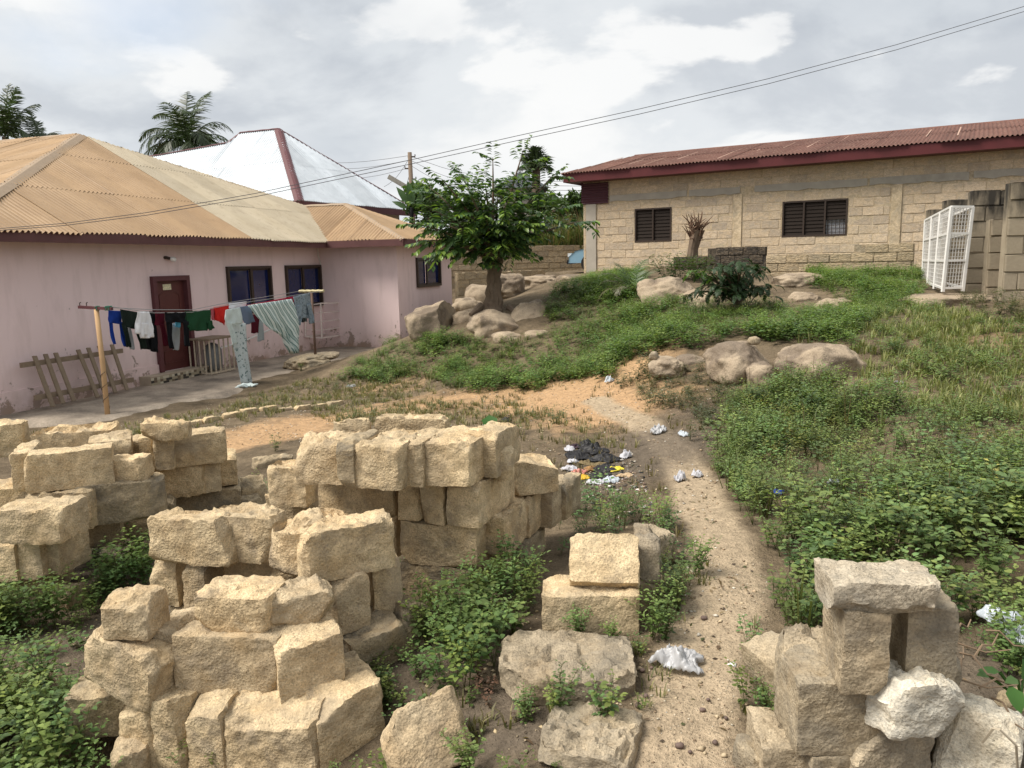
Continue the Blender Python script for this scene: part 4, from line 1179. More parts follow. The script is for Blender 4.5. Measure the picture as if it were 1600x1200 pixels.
# -- pale pile by the thorny rubbish
GG = 'blocks of the pale pile'
H6 = 'pale pile'
sblock(1388, 937, .685, (.32, .19, .105), -4, 'chipped flat slab bridging the two uprights of the ' + H6, MB_SLAB, rnd=.008, rough=1.0, cuts=[cut(.7, -.3, -.7, .15), cut(0, -.7, -.7, .075)], topcut=.012, group=GG)
sblock(1354, 1022, .505, (.135, .25, .27), -8, 'upright block carrying the slab of the ' + H6 + ' on the path side', MB_PALE, rnd=.006, rough=.8, group=GG)
sblock(1457, 1010, .505, (.15, .25, .265), -8, 'upright block carrying the slab of the ' + H6 + ' on the rubbish side', MB_PALE, rnd=.006, rough=.8, cuts=[cut(.9, -.2, .9, .14)], group=GG)
sblock(1312, 1125, .255, (.26, .25, .25), -3, 'square full block under the path-side upright of the ' + H6, MB_PALE, rough=.7, group=GG)
sblock(1276, 1068, .28, (.20, .18, .25), -6, 'broken-topped block behind the square one of the ' + H6, MB_PALE, rnd=.03, topcut=.05, cuts=[cut(-.2, -.5, .9, .10)], group=GG)
sblock(1250, 1072, .15, (.14, .22, .24), 22, 'grey smooth block leaning against the path side of the ' + H6, MB_PALE, tilt=(-8, -16), rough=.6, group=GG)
sblock(1445, 1115, .335, (.27, .20, .18), -2, 'chalky white broken chunk on the ' + H6, MB_WHITE, rnd=.05, rough=1.6, cuts=[cut(.7, -.7, -.5, .13), cut(-.7, -.6, -.2, .14)], group=GG)
sblock(1398, 1185, .125, (.27, .28, .25), 8, 'pale block under the chalky chunk of the ' + H6, MB_PALE, rnd=.03, cuts=[cut(-.7, -.5, .6, .15)], group=GG)
sblock(1525, 1195, .12, (.22, .30, .24), -30, 'pale rough block slanting down beside the chalky chunk', MB_WHITE, tilt=(-20, 10), rnd=.035, rough=1.3, group=GG)
sblock(1240, 1215, .02, (.20, .25, .22), -4, 'base block below the square one of the ' + H6, MB_PALE, group=GG)
sblock(1330, 1230, .02, (.26, .22, .23), 2, 'deep base block of the ' + H6, MB_PALE, group=GG)
sblock(1430, 1080, .26, (.28, .20, .22), -8, 'block filling the gap below the uprights of the ' + H6, MB_PALE, group=GG)
sblock(1440, 1170, .02, (.45, .25, .2), -8, 'lowest block under the gap of the ' + H6, MB_PALE, group=GG)
sblock(1205, 1212, -.02, (.12, .14, .14), 20, 'small broken piece on the path beside the ' + H6, MB_PALE, rnd=.03, group=GG)
# -- kerb of thin blocks along the yard
ka, kb = ong(285, 668), ong(535, 630)
for i in range(9):
    q = ka.lerp(kb, (i + .5) / 9); d = kb - ka
    me = rough_block_mesh(((d.length / 9) - .02, .13, .20), 300 + i, 1.0, .02, (), .03, .01)
    o = link('kerb_block', me, MB_SAND); o.location = (q.x, q.y, gz(q.x, q.y) - .02); o.rotation_euler = (0, 0, math.atan2(d.y, d.x) + random.Random(i).uniform(-.04, .04))
    tag(o, 'thin sandcrete kerb block sunk in the sand between yard and dry grass', 'block', 'kerb blocks along the yard')

# ------------------------------------------------------------------ boulders
def m_boulder():
    t = NT('granite_boulder'); v = t.co()
    col = t.mix(t.ramp(t.noise(v, 2.3, 6, .6, .3), [(.3, 0.), (.7, 1.)]), (.265, .205, .145), (.41, .33, .238))
    col = t.mix(t.ramp(t.noise(v, 1.4, 6, .65), [(.50, 0.), (.60, .75)]), col, (.14, .11, .085))
    col = t.mix(t.ramp(t.noise(v, 5.5, 8, .75), [(.66, 0.), (.71, .8)]), col, (.50, .47, .42))
    col = t.mix(1.0, col, t.ramp(t.noise(v, 60., 3, .7), [(.3, .75), (.7, 1.2)]), 'MULTIPLY')
    t.bump(t.math('ADD', t.noise(v, 7., 6, .65), t.math('MULTIPLY', t.noise(v, 45., 4), .3)), .6, .05)
    return t.done(col, .93, 0, .15)
MT['boulder'] = m_boulder()
import bmesh
def boulder(px, py, w, h, Y, label, seed, name='boulder', mat='boulder', squash=1.0, rot=0.0, cat='boulder', group='granite boulders on the slope', flat=()):
    c = at(px, py, Y); k = Y / F * 1.0
    rx, rz = w / 2 * k, h / 2 * k
    bm = bmesh.new(); bmesh.ops.create_icosphere(bm, subdivisions=5 if w > 50 else (4 if w > 20 else 3), radius=1.0)
    P = np.array([v.co for v in bm.verts])
    s = np.array([seed * 3.1, seed * 1.7, seed * .9])
    # angular: blend of sphere and rounded box
    q = np.sign(P) * np.abs(P) ** .78
    rr = 1 + .17 * fbm(P * 1.2 + s, seed, 3) + .05 * fbm(P * 3.2 + s, seed + 5, 4) - .05 * np.maximum(0, .12 - np.abs(vnoise(P * 1.7 + s, seed + 8))) / .12
    q = q * rr[:, None]
    for (nx, ny, nz, d) in flat:
        nv = np.array((nx, ny, nz), float); nv /= np.linalg.norm(nv)
        pr = q @ nv - d - .05 * fbm(q * 3 + s, seed + 9, 3); q = q - np.maximum(pr, 0)[:, None] * nv * .92
    q = q * np.array([rx, (rx * .75 + rz * .35) * squash, rz])
    for v, p_ in zip(bm.verts, q): v.co = p_
    me = bpy.data.meshes.new(name); bm.to_mesh(me); bm.free()
    o = link(name, me, MT[mat] if isinstance(mat, str) else mat, smooth=True)
    o.location = (c.x, c.y, c.z - rz * (.12 if name == 'boulder' else .0)); o.rotation_euler = (0, 0, rot)
    FOOT.append((c.x, c.y, rot, rx * .7, rx * .5))
    return tag(o, label, cat, group)
BD = [
    (676, 503, 76, 74, 17.3, 'big lopsided boulder with a split face against the pink wall corner', ((.9, -.3, .2, .72), (-.3, -.2, .9, .8))),
    (732, 478, 46, 30, 19.2, 'dark-topped boulder between pink wing and tree trunk', ()),
    (737, 503, 56, 46, 17.4, 'smooth boulder leaning on the big one beside the pink wall', ()),
    (773, 510, 78, 58, 16.4, 'cracked boulder with white lichen right below the tree', ((.5, -.4, .8, .8),)),
    (830, 500, 62, 68, 16.7, 'steep reddish boulder on the downhill side of the tree', ((.2, -.8, .5, .75),)),
    (792, 528, 44, 22, 15.7, 'small flat boulder in the weeds below the cracked one', ()),
    (840, 524, 40, 18, 15.5, 'low broken boulder at the foot of the steep reddish one', ()),
    (752, 462, 44, 40, 19.8, 'boulder hidden behind the tree trunk', ()),
    (792, 446, 52, 44, 20.6, 'pale rounded boulder behind the tree', ()),
    (842, 444, 70, 36, 21.6, 'broad pale boulder in front of the low block wall', ()),
    (897, 440, 50, 26, 19.8, 'pale boulder half sunk in weeds uphill of the tree', ()),
    (1045, 462, 84, 64, 15.6, 'large domed boulder split from its neighbour below the dark shrub', ((.75, -.3, .5, .8),)),
    (1098, 480, 82, 66, 14.8, 'large domed boulder with a sloping crack under the dark shrub', ((-.7, -.2, .6, .85),)),
    (1013, 450, 34, 30, 15.6, 'small round boulder next to the large domed ones', ()),
    (1245, 440, 70, 30, 16.0, 'grey boulder capped with white droppings near the ruined wall', ()),
    (1256, 472, 52, 36, 14.4, 'dark brown boulder on the bare patch by the dark shrub', ()),
    (1302, 482, 60, 34, 13.4, 'flat pale boulder where the path climbs to the ruined wall', ()),
    (1160, 568, 96, 76, 9.8, 'ridged boulder streaked with white in the weed field', ((.55, -.6, .55, .66),)),
    (1188, 586, 44, 42, 9.35, 'ball-shaped boulder tucked under the ridged one', ()),
    (1274, 572, 116, 74, 9.2, 'wide rounded boulder overgrown along its foot in the weed field', ()),
    (1042, 573, 56, 36, 10.6, 'low boulder with a white stone at the edge of the bare earth', ()),
    (1082, 566, 50, 26, 10.9, 'flat boulder next to the low one at the edge of the bare earth', ()),
    (1482, 470, 118, 36, 12.2, 'low pale boulder in front of the wire cage', ((0, -.1, 1, .6),)),
    (1418, 612, 40, 14, 8.2, 'flat stone hidden in the grass of the weed field', ()),
]
for i, (px, py, w, h, Y, lab, fl) in enumerate(BD):
    boulder(px, py, w, h, Y, lab, 11 + i, flat=fl, rot=.3 * math.sin(i * 2.7))
RUB = [(1204, 730, 46, 52, 6.7, 'old upright block stump standing in the weed field', 'concrete'), (1228, 782, 28, 18, 5.7, 'pale stone near the blue bottle cap in the weeds', 'pale'),
       (1225, 842, 30, 42, 4.75, 'pale broken stone at the edge of weeds and footpath', 'pale'), (1140, 805, 16, 12, 5.4, 'small pale stone beside the footpath', 'pale'),
       (1286, 522, 20, 14, 11.6, 'white stone above the wide rounded boulder', 'pale'), (1178, 532, 18, 14, 9.7, 'yellowish stone lying on the ridged boulder', 'pale'),
       (1022, 556, 14, 14, 10.6, 'white stone lying on the low boulder', 'pale'), (1405, 878, 40, 22, 4.0, 'flat grey stone hidden in leaves behind the pale pile', 'concrete'),
       (1418, 800, 40, 20, 4.9, 'grey rubble lump in the weed field', 'concrete'), (1540, 1150, 80, 60, 2.55, 'grey rounded stone under the thorny rubbish', 'concrete'),
       (1500, 1120, 50, 36, 2.7, 'half hidden grey stone beside the chalky chunk', 'concrete'), (1585, 1105, 50, 60, 2.6, 'stone covered by dirty plastic beside the big leaf plant', 'concrete'),
       (1570, 1195, 60, 40, 2.35, 'torn dirty stone lump at the bottom of the thorny rubbish', 'concrete'), (1515, 1180, 60, 40, 2.4, 'brown stone under the bent wire', 'concrete'),
       (1160, 1105, 60, 24, 2.85, 'pale crust of hardened cement on the footpath edge', 'pale'), (480, 566, 76, 24, 19.0, 'broken concrete lump under the laundry post', 'pale'),
       (505, 556, 60, 10, 19.6, 'strip of broken concrete edging beside the laundry post', 'pale')]
MT['pale'] = MB_PALE; MT['concrete2'] = MB_DARK
for i, (px, py, w, h, Y, lab, mt) in enumerate(RUB):
    boulder(px, py, w, h, Y, lab, 71 + i, name='stone', mat=MB_PALE if mt == 'pale' else MB_DARK, cat='stone', group='loose stones in the yard', rot=i * .7)
# ------------------------------------------------------------------ laundry lines
PL = onz(168, 648, APRON - .02); PR = onz(494, 573, APRON - .0)
PL.z = gz(PL.x, PL.y); PR.z = gz(PR.x, PR.y)
LD = Vector((PR.x - PL.x, PR.y - PL.y, 0)).normalized(); LN = Vector((LD.y, -LD.x, 0))      # LN: towards the yard
ztl, ztr = onplane(168, 483, PL, Vector((0, 1, 0))).z, onplane(493, 456, PR, Vector((0, 1, 0))).z
cp = empty('laundry_post', PL); tag(cp, 'pale wooden laundry post with dark cross-bar and green cord, wire wound round it', 'laundry post')
m = MB(); m.tube([PL - Vector((0, 0, .25)), PL + Vector((.01, 0, .9)), Vector((PL.x, PL.y, ztl))], [.045, .043, .04], 9); m.build('post', MT['post_wood'], cp, True)
cb = Vector((PL.x, PL.y, ztl + .02))
cl_, cr_ = onplane(140, 480, cb, Vector((0, 1, 0))), onplane(190, 485, cb, Vector((0, 1, 0)))
m = MB(); m.bar(cb - LN * .40 + Vector((0, 0, .02)), cb + LN * .36 - Vector((0, 0, .01)), .05, .05); m.build('cross_bar', MT['maroon'], cp)
MT['green_cord'] = m_plain('green_cord', (.03, .14, .09), .7)
for k, o_ in enumerate((.02, .24, .30)):
    m = MB()
    m.tube([cb + LN * (o_ + .02 * math.sin(q * 1.9)) + Vector((.03 * math.cos(q), .03 * math.sin(q), .035 * math.sin(q * 1.3))) for q in np.linspace(0, 14, 30)], .009, 5); m.build('cord_knot', MT['green_cord'], cp)
for k, o_ in enumerate((-.38, -.22)):
    m = MB(); m.tube([cb + LN * o_ + Vector((0, 0, .03)), cb + LN * o_ + Vector((0, 0, .09)), cb + LN * (o_ + .03) + Vector((0, 0, .10))], .008, 5); m.build('nail', MT['frame'], cp)
m = MB(); m.tube([Vector((PL.x, PL.y, PL.z + .15 + q * .028)) + Vector((.05 * math.cos(q * .8), .05 * math.sin(q * .8), 0)) for q in range(26)], .005, 4); m.build('wound_wire', MT['frame'], cp)
cp2 = empty('laundry_post', PR); tag(cp2, 'rusty metal laundry post with cord-wrapped cross-bar near the white iron grille', 'laundry post')
MT['rust_iron'] = m_plain('rusty_pipe', (.12, .075, .055), .8, .3)
m = MB(); m.tube([PR - Vector((0, 0, .2)), Vector((PR.x, PR.y, ztr))], .032, 8); m.build('post', MT['rust_iron'], cp2, True)
cb2 = Vector((PR.x, PR.y, ztr + .02))
MT['cord_wrap'] = m_plain('cord_wrapping', (.48, .42, .25), .9, .45, 30)
m = MB(); m.tube([cb2 + LN * q + Vector((0, 0, .006 * math.sin(q * 40))) for q in np.linspace(-.36, .36, 14)], .035, 7); m.build('cross_bar', MT['cord_wrap'], cp2)
def on_line(px, py, off):
    return onplane(px, py, PL + LN * off, LN)
MT['line'] = m_plain('grey_cord', (.30, .30, .30), .8)
NEAR = [(189, 484), (240, 489), (300, 488), (350, 478), (400, 470), (450, 463), (508, 453)]
offn, offf = .30, -.18
m = MB(); pts = [on_line(a, b, offn) for a, b in NEAR]; pts[0] = cb + LN * .30 + Vector((0, 0, .03)); pts[-1] = cb2 + LN * .32
m.tube(pts, .006, 5)
tag(m.build('washing_line', MT['line']), 'sagging grey washing line nearest the yard, strung with clothes', 'washing line')
FAR = [(192, 481), (240, 484), (300, 484), (350, 474), (400, 466), (463, 457)]
m = MB(); pts = [on_line(a, b, offf) for a, b in FAR]; pts[0] = cb + LN * -.18 + Vector((0, 0, .03)); pts[-1] = cb2 - LN * .33
m.tube(pts, .006, 5); tag(m.build('washing_line', MT['line']), 'thin washing line on the house side, crossing in front of the blue windows', 'washing line')

# ------------------------------------------------------------------ clothes
def m_cloth(name, c, pat=None, sc=8.0, c2=None, stripes=None):
    t = NT(name); v = t.co()
    col = t.mix(t.noise(v, 14., 4), sc3(c, .85), sc3(c, 1.12))
    if pat: col = t.mix(t.ramp(t.noise(v, sc, 3, .6), [(pat, 0.), (pat + .04, 1.)]), col, c2)
    if stripes:
        w = t.n('ShaderNodeTexWave'); w.bands_direction = 'DIAGONAL'; w.inputs['Scale'].default_value = stripes; w.inputs['Distortion'].default_value = 2.5; w.inputs['Detail'].default_value = 1.5
        t.l(v, w.inputs['Vector']); col = t.mix(t.ramp(w.outputs['Fac'], [(.35, 0.), (.45, 1.), (.75, 1.), (.8, .4)]), col, c2)
    t.bump(t.noise(v, 120., 2), .1, .002)
    return t.done(col, .9, 0, .1)
CL = dict(blue=m_cloth('blue_cotton', (.015, .045, .26)), black=m_cloth('black_cotton', (.010, .011, .013)), dgreen=m_cloth('blackish_green', (.014, .022, .018)), white=m_cloth('white_cotton', (.74, .74, .76)),
          grey=m_cloth('grey_cotton', (.36, .39, .42)), maroon=m_cloth('maroon_cotton', (.085, .010, .020)), green=m_cloth('bottle_green', (.018, .065, .030)), pink=m_cloth('coral_cotton', (.42, .09, .11)),
          red=m_cloth('red_cotton', (.48, .022, .018)), mint=m_cloth('mint_white', (.60, .68, .67)), floral=m_cloth('leaf_print', (.56, .62, .63), .56, 16., (.15, .22, .22)), bluegrey=m_cloth('blue_grey', (.15, .19, .27)),
          stripe=m_cloth('striped_sheet', (.70, .78, .76), c2=(.13, .25, .235), stripes=3.2), jeans=m_cloth('light_denim', (.27, .33, .38), .55, 20., (.15, .19, .22)), sky=m_cloth('light_blue', (.12, .42, .62)), dkpat=m_cloth('dark_print', (.025, .03, .035), .55, 30., (.2, .24, .25)))
def garment(name, label, off, patches, mat, fold=.02, nf=3.0, seed=0, thick=.006, lean=0.0):
    """each patch = (left edge, right edge) as lists of photo pixels, laid into the washing line's upright plane"""
    V_, F_ = [], []
    for pi, (Le, Re) in enumerate(patches):
        NU, NV = 12, 14
        def samp(E, k):
            d = [0]
            for a, b in zip(E[:-1], E[1:]): d.append(d[-1] + math.hypot(b[0] - a[0], b[1] - a[1]))
            s = k * d[-1]
            return (np.interp(s, d, [e[0] for e in E]), np.interp(s, d, [e[1] for e in E]))
        b0 = len(V_)
        for j in range(NV + 1):
            l, r = samp(Le, j / NV), samp(Re, j / NV)
            for i in range(NU + 1):
                k = i / NU
                # slight outline wander
                px = l[0] + (r[0] - l[0]) * k; py = l[1] + (r[1] - l[1]) * k + .5 * math.sin(k * 9 + seed) * (j / NV)
                p = on_line(px, py, off)
                amp = 1.5 * fold * (.25 + .9 * j / NV)
                f = math.sin(k * nf * 2 * math.pi + seed + 1.1 * math.sin(j * .35 + seed)) * .6 + .4 * math.sin(k * nf * 3.3 + j * .4 + seed * 2.1)
                V_.append(tuple(p + LN * (amp * f + .012 * pi + lean * j / NV)))
        for j in range(NV):
            for i in range(NU): F_.append((b0 + j * (NU + 1) + i, b0 + j * (NU + 1) + i + 1, b0 + (j + 1) * (NU + 1) + i + 1, b0 + (j + 1) * (NU + 1) + i))
    me = bpy.data.meshes.new(name); o0 = Vector(V_[0])
    me.from_pydata([(v[0] - o0.x, v[1] - o0.y, v[2] - o0.z) for v in V_], [], F_); me.update()
    o = link(name, me, mat, smooth=True); o.location = o0
    sd = o.modifiers.new('thick', 'SOLIDIFY'); sd.thickness = thick; sd.offset = 0
    return tag(o, label, 'clothing', 'clothes hanging on the washing lines')
garment('trousers', 'bright blue trousers hanging next to the wooden laundry post', .12, [([(169, 485), (169, 505)], [(191, 486), (190, 506)]), ([(169, 503), (171, 520), (175, 538)], [(175, 503), (177, 520), (181, 537)]), ([(184, 503), (187, 525), (190, 541)], [(191, 503), (196, 525), (199, 542)])], CL['blue'], .02, 1.5, 1)
garment('trousers', 'black trousers with grey lining, second from the wooden laundry post', .2, [([(188, 483), (190, 510)], [(216, 488), (216, 515)]), ([(189, 505), (194, 530), (198, 542)], [(199, 512), (201, 530), (204, 543)]), ([(208, 510), (213, 530), (219, 546)], [(217, 510), (224, 530), (228, 545)])], CL['dgreen'], .02, 2, 2)
garment('trousers', 'grey trouser leg showing under black trousers', .05, [([(199, 505), (204, 546)], [(203, 505), (211, 546)])], CL['grey'], .01, 1, 3)
garment('shirt', 'white shirt folded over the washing line', offn + .02, [([(215, 487), (213, 505), (211, 522)], [(233, 487), (238, 507), (243, 524)]), ([(215, 505), (219, 529)], [(237, 505), (242, 527)])], CL['white'], .03, 3, 4)
garment('trousers', 'black trousers hanging behind the white shirt', .1, [([(224, 486), (226, 545)], [(243, 487), (247, 548)]), ([(231, 500), (236, 549)], [(243, 500), (247, 551)])], CL['black'], .02, 2, 5)
garment('shorts', 'maroon shorts and leg between black garments', .16, [([(242, 488), (243, 508)], [(257, 488), (256, 508)]), ([(248, 506), (256, 540)], [(256, 506), (264, 540)])], CL['maroon'], .015, 1.5, 6)
garment('trousers', 'black trousers hanging in front of the maroon door', offn, [([(257, 488), (259, 504)], [(290, 488), (292, 504)]), ([(258, 502), (261, 525), (263, 544)], [(268, 502), (268, 525), (271, 545)]), ([(284, 502), (286, 525), (286, 541)], [(293, 502), (294, 525), (295, 541)])], CL['black'], .02, 2, 7)
garment('towel', 'pale grey garment showing between black trouser legs at the door', .0, [([(270, 505), (267, 520), (270, 547)], [(281, 504), (282, 520), (280, 547)])], CL['grey'], .015, 1.5, 8)
garment('cloth', 'small light blue cloth above the pale grey garment', .05, [([(273, 502), (275, 511)], [(282, 502), (282, 512)])], CL['sky'], .006, 1, 9)
garment('shirt', 'bottle green t-shirt hung upside down on the washing line', offn, [([(289, 487), (290, 505), (297, 517)], [(329, 484), (330, 505), (324, 517)]), ([(290, 502), (291, 511)], [(300, 504), (297, 518)]), ([(322, 504), (326, 517)], [(329, 500), (334, 512)])], CL['green'], .025, 2, 10)
garment('cloth', 'coral pink cloth between green and red shirts', .1, [([(328, 482), (331, 499)], [(337, 480), (336, 501)])], CL['pink'], .01, 1, 11)
garment('shirt', 'bright red shirt hung beside the coral cloth', .12, [([(334, 480), (337, 500)], [(358, 476), (352, 508)])], CL['red'], .02, 2, 12)
garment('cloth', 'white cloth on the house-side washing line above the red shirt', offf, [([(357, 474), (358, 482)], [(385, 471), (385, 480)])], CL['white'], .008, 2, 13)
garment('shirt', 'mint white shirt with long sleeve hanging down', offn + .03, [([(353, 484), (350, 497), (353, 508)], [(375, 480), (378, 492), (381, 505)]), ([(351, 500), (358, 522), (363, 540)], [(361, 504), (367, 522), (370, 536)])], CL['mint'], .02, 2.5, 14)
garment('trousers', 'long leaf-printed pale trousers reaching the ground', offn - .06, [([(354, 500), (361, 535), (372, 575), (379, 602)], [(384, 505), (384, 540), (389, 570), (396, 602)])], CL['floral'], .035, 2, 15)
garment('shirt', 'blue grey shirt next to the mint white one', .22, [([(371, 480), (376, 492), (384, 508)], [(391, 477), (395, 492), (398, 503)])], CL['bluegrey'], .015, 1.5, 16)
garment('cloth', 'dark red cloth hanging behind the striped sheet', -.05, [([(392, 492), (393, 521)], [(406, 490), (404, 520)])], CL['maroon'], .008, 1, 17)
garment('towel', 'pale grey cloth with dark hem hanging behind the striped sheet', -.1, [([(402, 500), (403, 534)], [(411, 500), (413, 531)])], CL['grey'], .008, 1, 18)
garment('bed_sheet', 'large green and white striped sheet bunched over the washing line', offn + .05, [([(386, 477), (400, 495), (420, 513), (440, 524), (448, 545), (455, 553)], [(455, 467), (460, 482), (464, 500), (466, 520), (467, 540), (466, 551)])], CL['stripe'], .07, 3.2, 19)
garment('cloth', 'crimson cloth behind the top of the striped sheet', .02, [([(384, 477), (390, 484)], [(459, 463), (459, 484)])], m_cloth('crimson_cotton', (.34, .018, .045)), .012, 3, 20)
garment('jeans', 'faded grey denim jeans hanging at the metal laundry post', offn - .03, [([(458, 464), (460, 478), (461, 495)], [(484, 457), (485, 475), (486, 498)]), ([(460, 478), (463, 500), (461, 512)], [(468, 476), (470, 495), (467, 508)]), ([(478, 476), (481, 495), (483, 506)], [(485, 474), (487, 492), (488, 505)])], CL['jeans'], .03, 3, 21)
garment('cloth', 'dark patterned cloth hanging below the faded jeans', .15, [([(467, 478), (468, 504)], [(480, 478), (479, 503)])], CL['dkpat'], .01, 1.5, 22)
pf = ong(386, 606)
m = MB(); rr = random.Random(3)
for k in range(4):
    a = Vector((pf.x - .12 + .07 * k, pf.y + .04 * k, pf.z + .03 + .015 * (k % 2)))
    m.tube([a + Vector((q * .1, math.sin(q * 2 + k) * .05, .02 * math.cos(q * 3 + k))) for q in np.linspace(-1.2, 1.2, 7)], [.01, .025, .035, .03, .035, .02, .01], 7)
tag(m.build('bundled_hem', CL['mint'], smooth=True), 'bundle of pale cloth lying on the ground below the leaf-printed trousers', 'clothing', 'clothes hanging on the washing lines')

# ------------------------------------------------------------------ wooden rack leaning on the pink wall
rk = empty('wooden_rack', HP(-2.6, .45, APRON)); tag(rk, 'weathered wooden slat rack leaning against the pink wall', 'rack')
def rkp(px, py, foot):                                   # a plane leaning from the pavement to the wall
    n = (HN + Vector((0, 0, .42))).normalized()
    return onplane(px, py, HP(0, foot, APRON), n)
for a, b in (((32, 571), (191, 548)), ((54, 622), (208, 593))):
    m = MB(); m.bar(rkp(*a, .55), rkp(*b, .55), .09, .045, HN); m.build('rail', MT['old_wood'], rk)
for i, (a, b) in enumerate((((51, 558), (80, 637)), ((68, 555), (96, 632)), ((84, 553), (113, 628)), ((119, 548), (150, 622)), ((135, 545), (162, 618)), ((152, 542), (178, 615)), ((172, 540), (196, 611)))):
    m = MB(); off = HN * .045 + Vector((0, 0, .02)); m.bar(rkp(*a, .55) + off, rkp(*b, .55) + off, .085, .03, HN); m.build('slat', MT['old_wood'], rk)

# ------------------------------------------------------------------ cage round the gas cylinder / condenser beside the door
q0, q1 = h_hit(322, 560, .5)[0], h_hit(352, 560, .5)[0]
ca = empty('appliance_cage', HP((q0 + q1) / 2, .3, APRON)); tag(ca, 'wooden-topped cage of pale bars standing beside the doorstep', 'cage')
tb, te, ob, oe = q0, q0 + .85, .06, .62
zt = onplane(325, 530, HP(0, .5, 0), HN).z
m = MB(); m.box(HP((tb + te) / 2, (ob + oe) / 2, zt), (te - tb + .08, oe - ob + .08, .035), AX_H); m.build('top_board', MT['old_wood'], ca)
MT['cream_bar'] = m_plain('cream_flaking_bar', (.52, .44, .33), .75, .25, 20)
for k in range(6):
    m = MB(); m.bar(HP(tb + (te - tb) * k / 5, oe, APRON + .02), HP(tb + (te - tb) * k / 5, oe, zt - .02), .028); m.build('bar', MT['cream_bar'], ca)
for k in range(4):
    m = MB(); m.bar(HP(tb, ob + (oe - ob) * k / 4, APRON + .02), HP(tb, ob + (oe - ob) * k / 4, zt - .02), .028); m.build('bar', MT['cream_bar'], ca)
m = MB(); m.bar(HP(tb, oe, APRON + .05), HP(te, oe, APRON + .05), .03); m.bar(HP(tb, ob, APRON + .05), HP(tb, oe, APRON + .05), .03); m.build('bottom_rail', MT['cream_bar'], ca)
m = MB(); cc = HP((tb + te) / 2 + .05, .32, APRON)
m.tube([cc + Vector((0, 0, z)) for z in (.06, .10, .30, .55, .66, .72)], [.12, .2, .21, .21, .15, .05], 14)
tag(m.build('gas_cylinder', m_plain('grey_steel', (.20, .21, .22), .5), None, True), 'dull grey cylinder standing inside the barred cage', 'cylinder')
# white iron grille standing beside the wing
g0 = empty('iron_grille', HP(TC - .7, .8, APRON)); tag(g0, 'box-shaped white iron window grille on the pink wall under the window', 'grille')
gof = .55
def gp(px, py, o=gof): return onplane(px, py, HP(0, o, 0), HN)
TLn, TRn, BRn, BLn = gp(501, 474), gp(531, 473), gp(536, 523), gp(503, 528)
TLf, BLf = gp(478, 478, .05), gp(477, 526, .05); TRf, BRf = TLf + (TRn - TLn), BLf + (BRn - BLn)
for a, b, nm in ((TLn, TRn, 'top_bar'), (TRn, BRn, 'upright'), (BRn, BLn, 'bottom_bar'), (BLn, TLn, 'upright'), (TLf, TLn, 'top_bar'), (BLf, BLn, 'bottom_bar'), (TLf, BLf, 'upright'), (TRf, TRn, 'top_bar'), (BRf, BRn, 'bottom_bar'), (TRf, BRf, 'upright'), (TLf, TRf, 'top_bar'), (BLf, BRf, 'bottom_bar')):
    m = MB(); m.bar(a, b, .035); m.build(nm, MT['cage_metal'], g0)
for k in (.27, .52, .77):
    m = MB(); m.bar(TLn.lerp(BLn, k), TRn.lerp(BRn, k), .022); m.build('cross_bar', MT['cage_metal'], g0)
    m = MB(); m.bar(TLf.lerp(BLf, k), TLn.lerp(BLn, k), .022); m.build('cross_bar', MT['cage_metal'], g0)
m = MB(); pa, pb = gp(335, 547, .12), gp(424, 514, .12); m.tube([pa, pa.lerp(pb, .5) - Vector((0, 0, .05)), pb], .022, 7)
tag(m.build('white_pipe', MT['white_metal']), 'white plastic pipe slanting along the pink wall behind the laundry', 'pipe')

# ------------------------------------------------------------------ white wire cage by the partition walls
YF, YB = 12.2, 16.4
FL0, FL1 = at(1473, 456, YF), at(1487, 323, YF); FR0, FR1 = at(1504, 455, YF), at(1520, 323, YF)
BL0, BL1 = at(1441, 444, YB), at(1446, 344, YB)
wc = empty('wire_cage', FL0); tag(wc, 'tall white welded wire cage of three tiers leaning by the partition walls', 'cage')
BR0, BR1 = BL0 + (FR0 - FL0), BL1 + (FR1 - FL1)
for a, b in ((FL0, FL1), (FR0, FR1), (BL0, BL1), (BR0, BR1)):
    m = MB(); m.bar(a, b, .042); m.build('post', MT['white_metal'], wc)
for k in (.33, .66):
    m = MB(); m.bar(FL0.lerp(BL0, k), FL1.lerp(BL1, k), .05); m.build('post', MT['white_metal'], wc)
for k in (.045, .37, .69, 1.0):
    for a, b in (((FL0, FL1), (FR0, FR1)), ((FL0, FL1), (BL0, BL1)), ((FR0, FR1), (BR0, BR1)), ((BL0, BL1), (BR0, BR1))):
        m = MB(); m.bar(a[0].lerp(a[1], k), b[0].lerp(b[1], k), .034); m.build('rail', MT['white_metal'], wc)
def mesh_panel(a0, a1, b0, b1, nu, nv, nm):
    m = MB()
    for i in range(1, nu): m.bar(a0.lerp(b0, i / nu), a1.lerp(b1, i / nu), .0065)
    for j in range(1, nv): m.bar(a0.lerp(a1, j / nv), b0.lerp(b1, j / nv), .0065)
    m.build(nm, MT['white_metal'], wc)
for lo, hi in ((.045, .37), (.37, .69), (.69, 1.0)):
    mesh_panel(FL0.lerp(FL1, lo), FL0.lerp(FL1, hi), FR0.lerp(FR1, lo), FR0.lerp(FR1, hi), 7, 7, 'mesh_panel')
    mesh_panel(FL0.lerp(FL1, lo), FL0.lerp(FL1, hi), BL0.lerp(BL1, lo), BL0.lerp(BL1, hi), 26, 6, 'mesh_panel')
for k in (.37, .69, 1.0):
    mesh_panel(FL0.lerp(FL1, k), BL0.lerp(BL1, k), FR0.lerp(FR1, k), BR0.lerp(BR1, k), 5, 22, 'shelf_mesh')

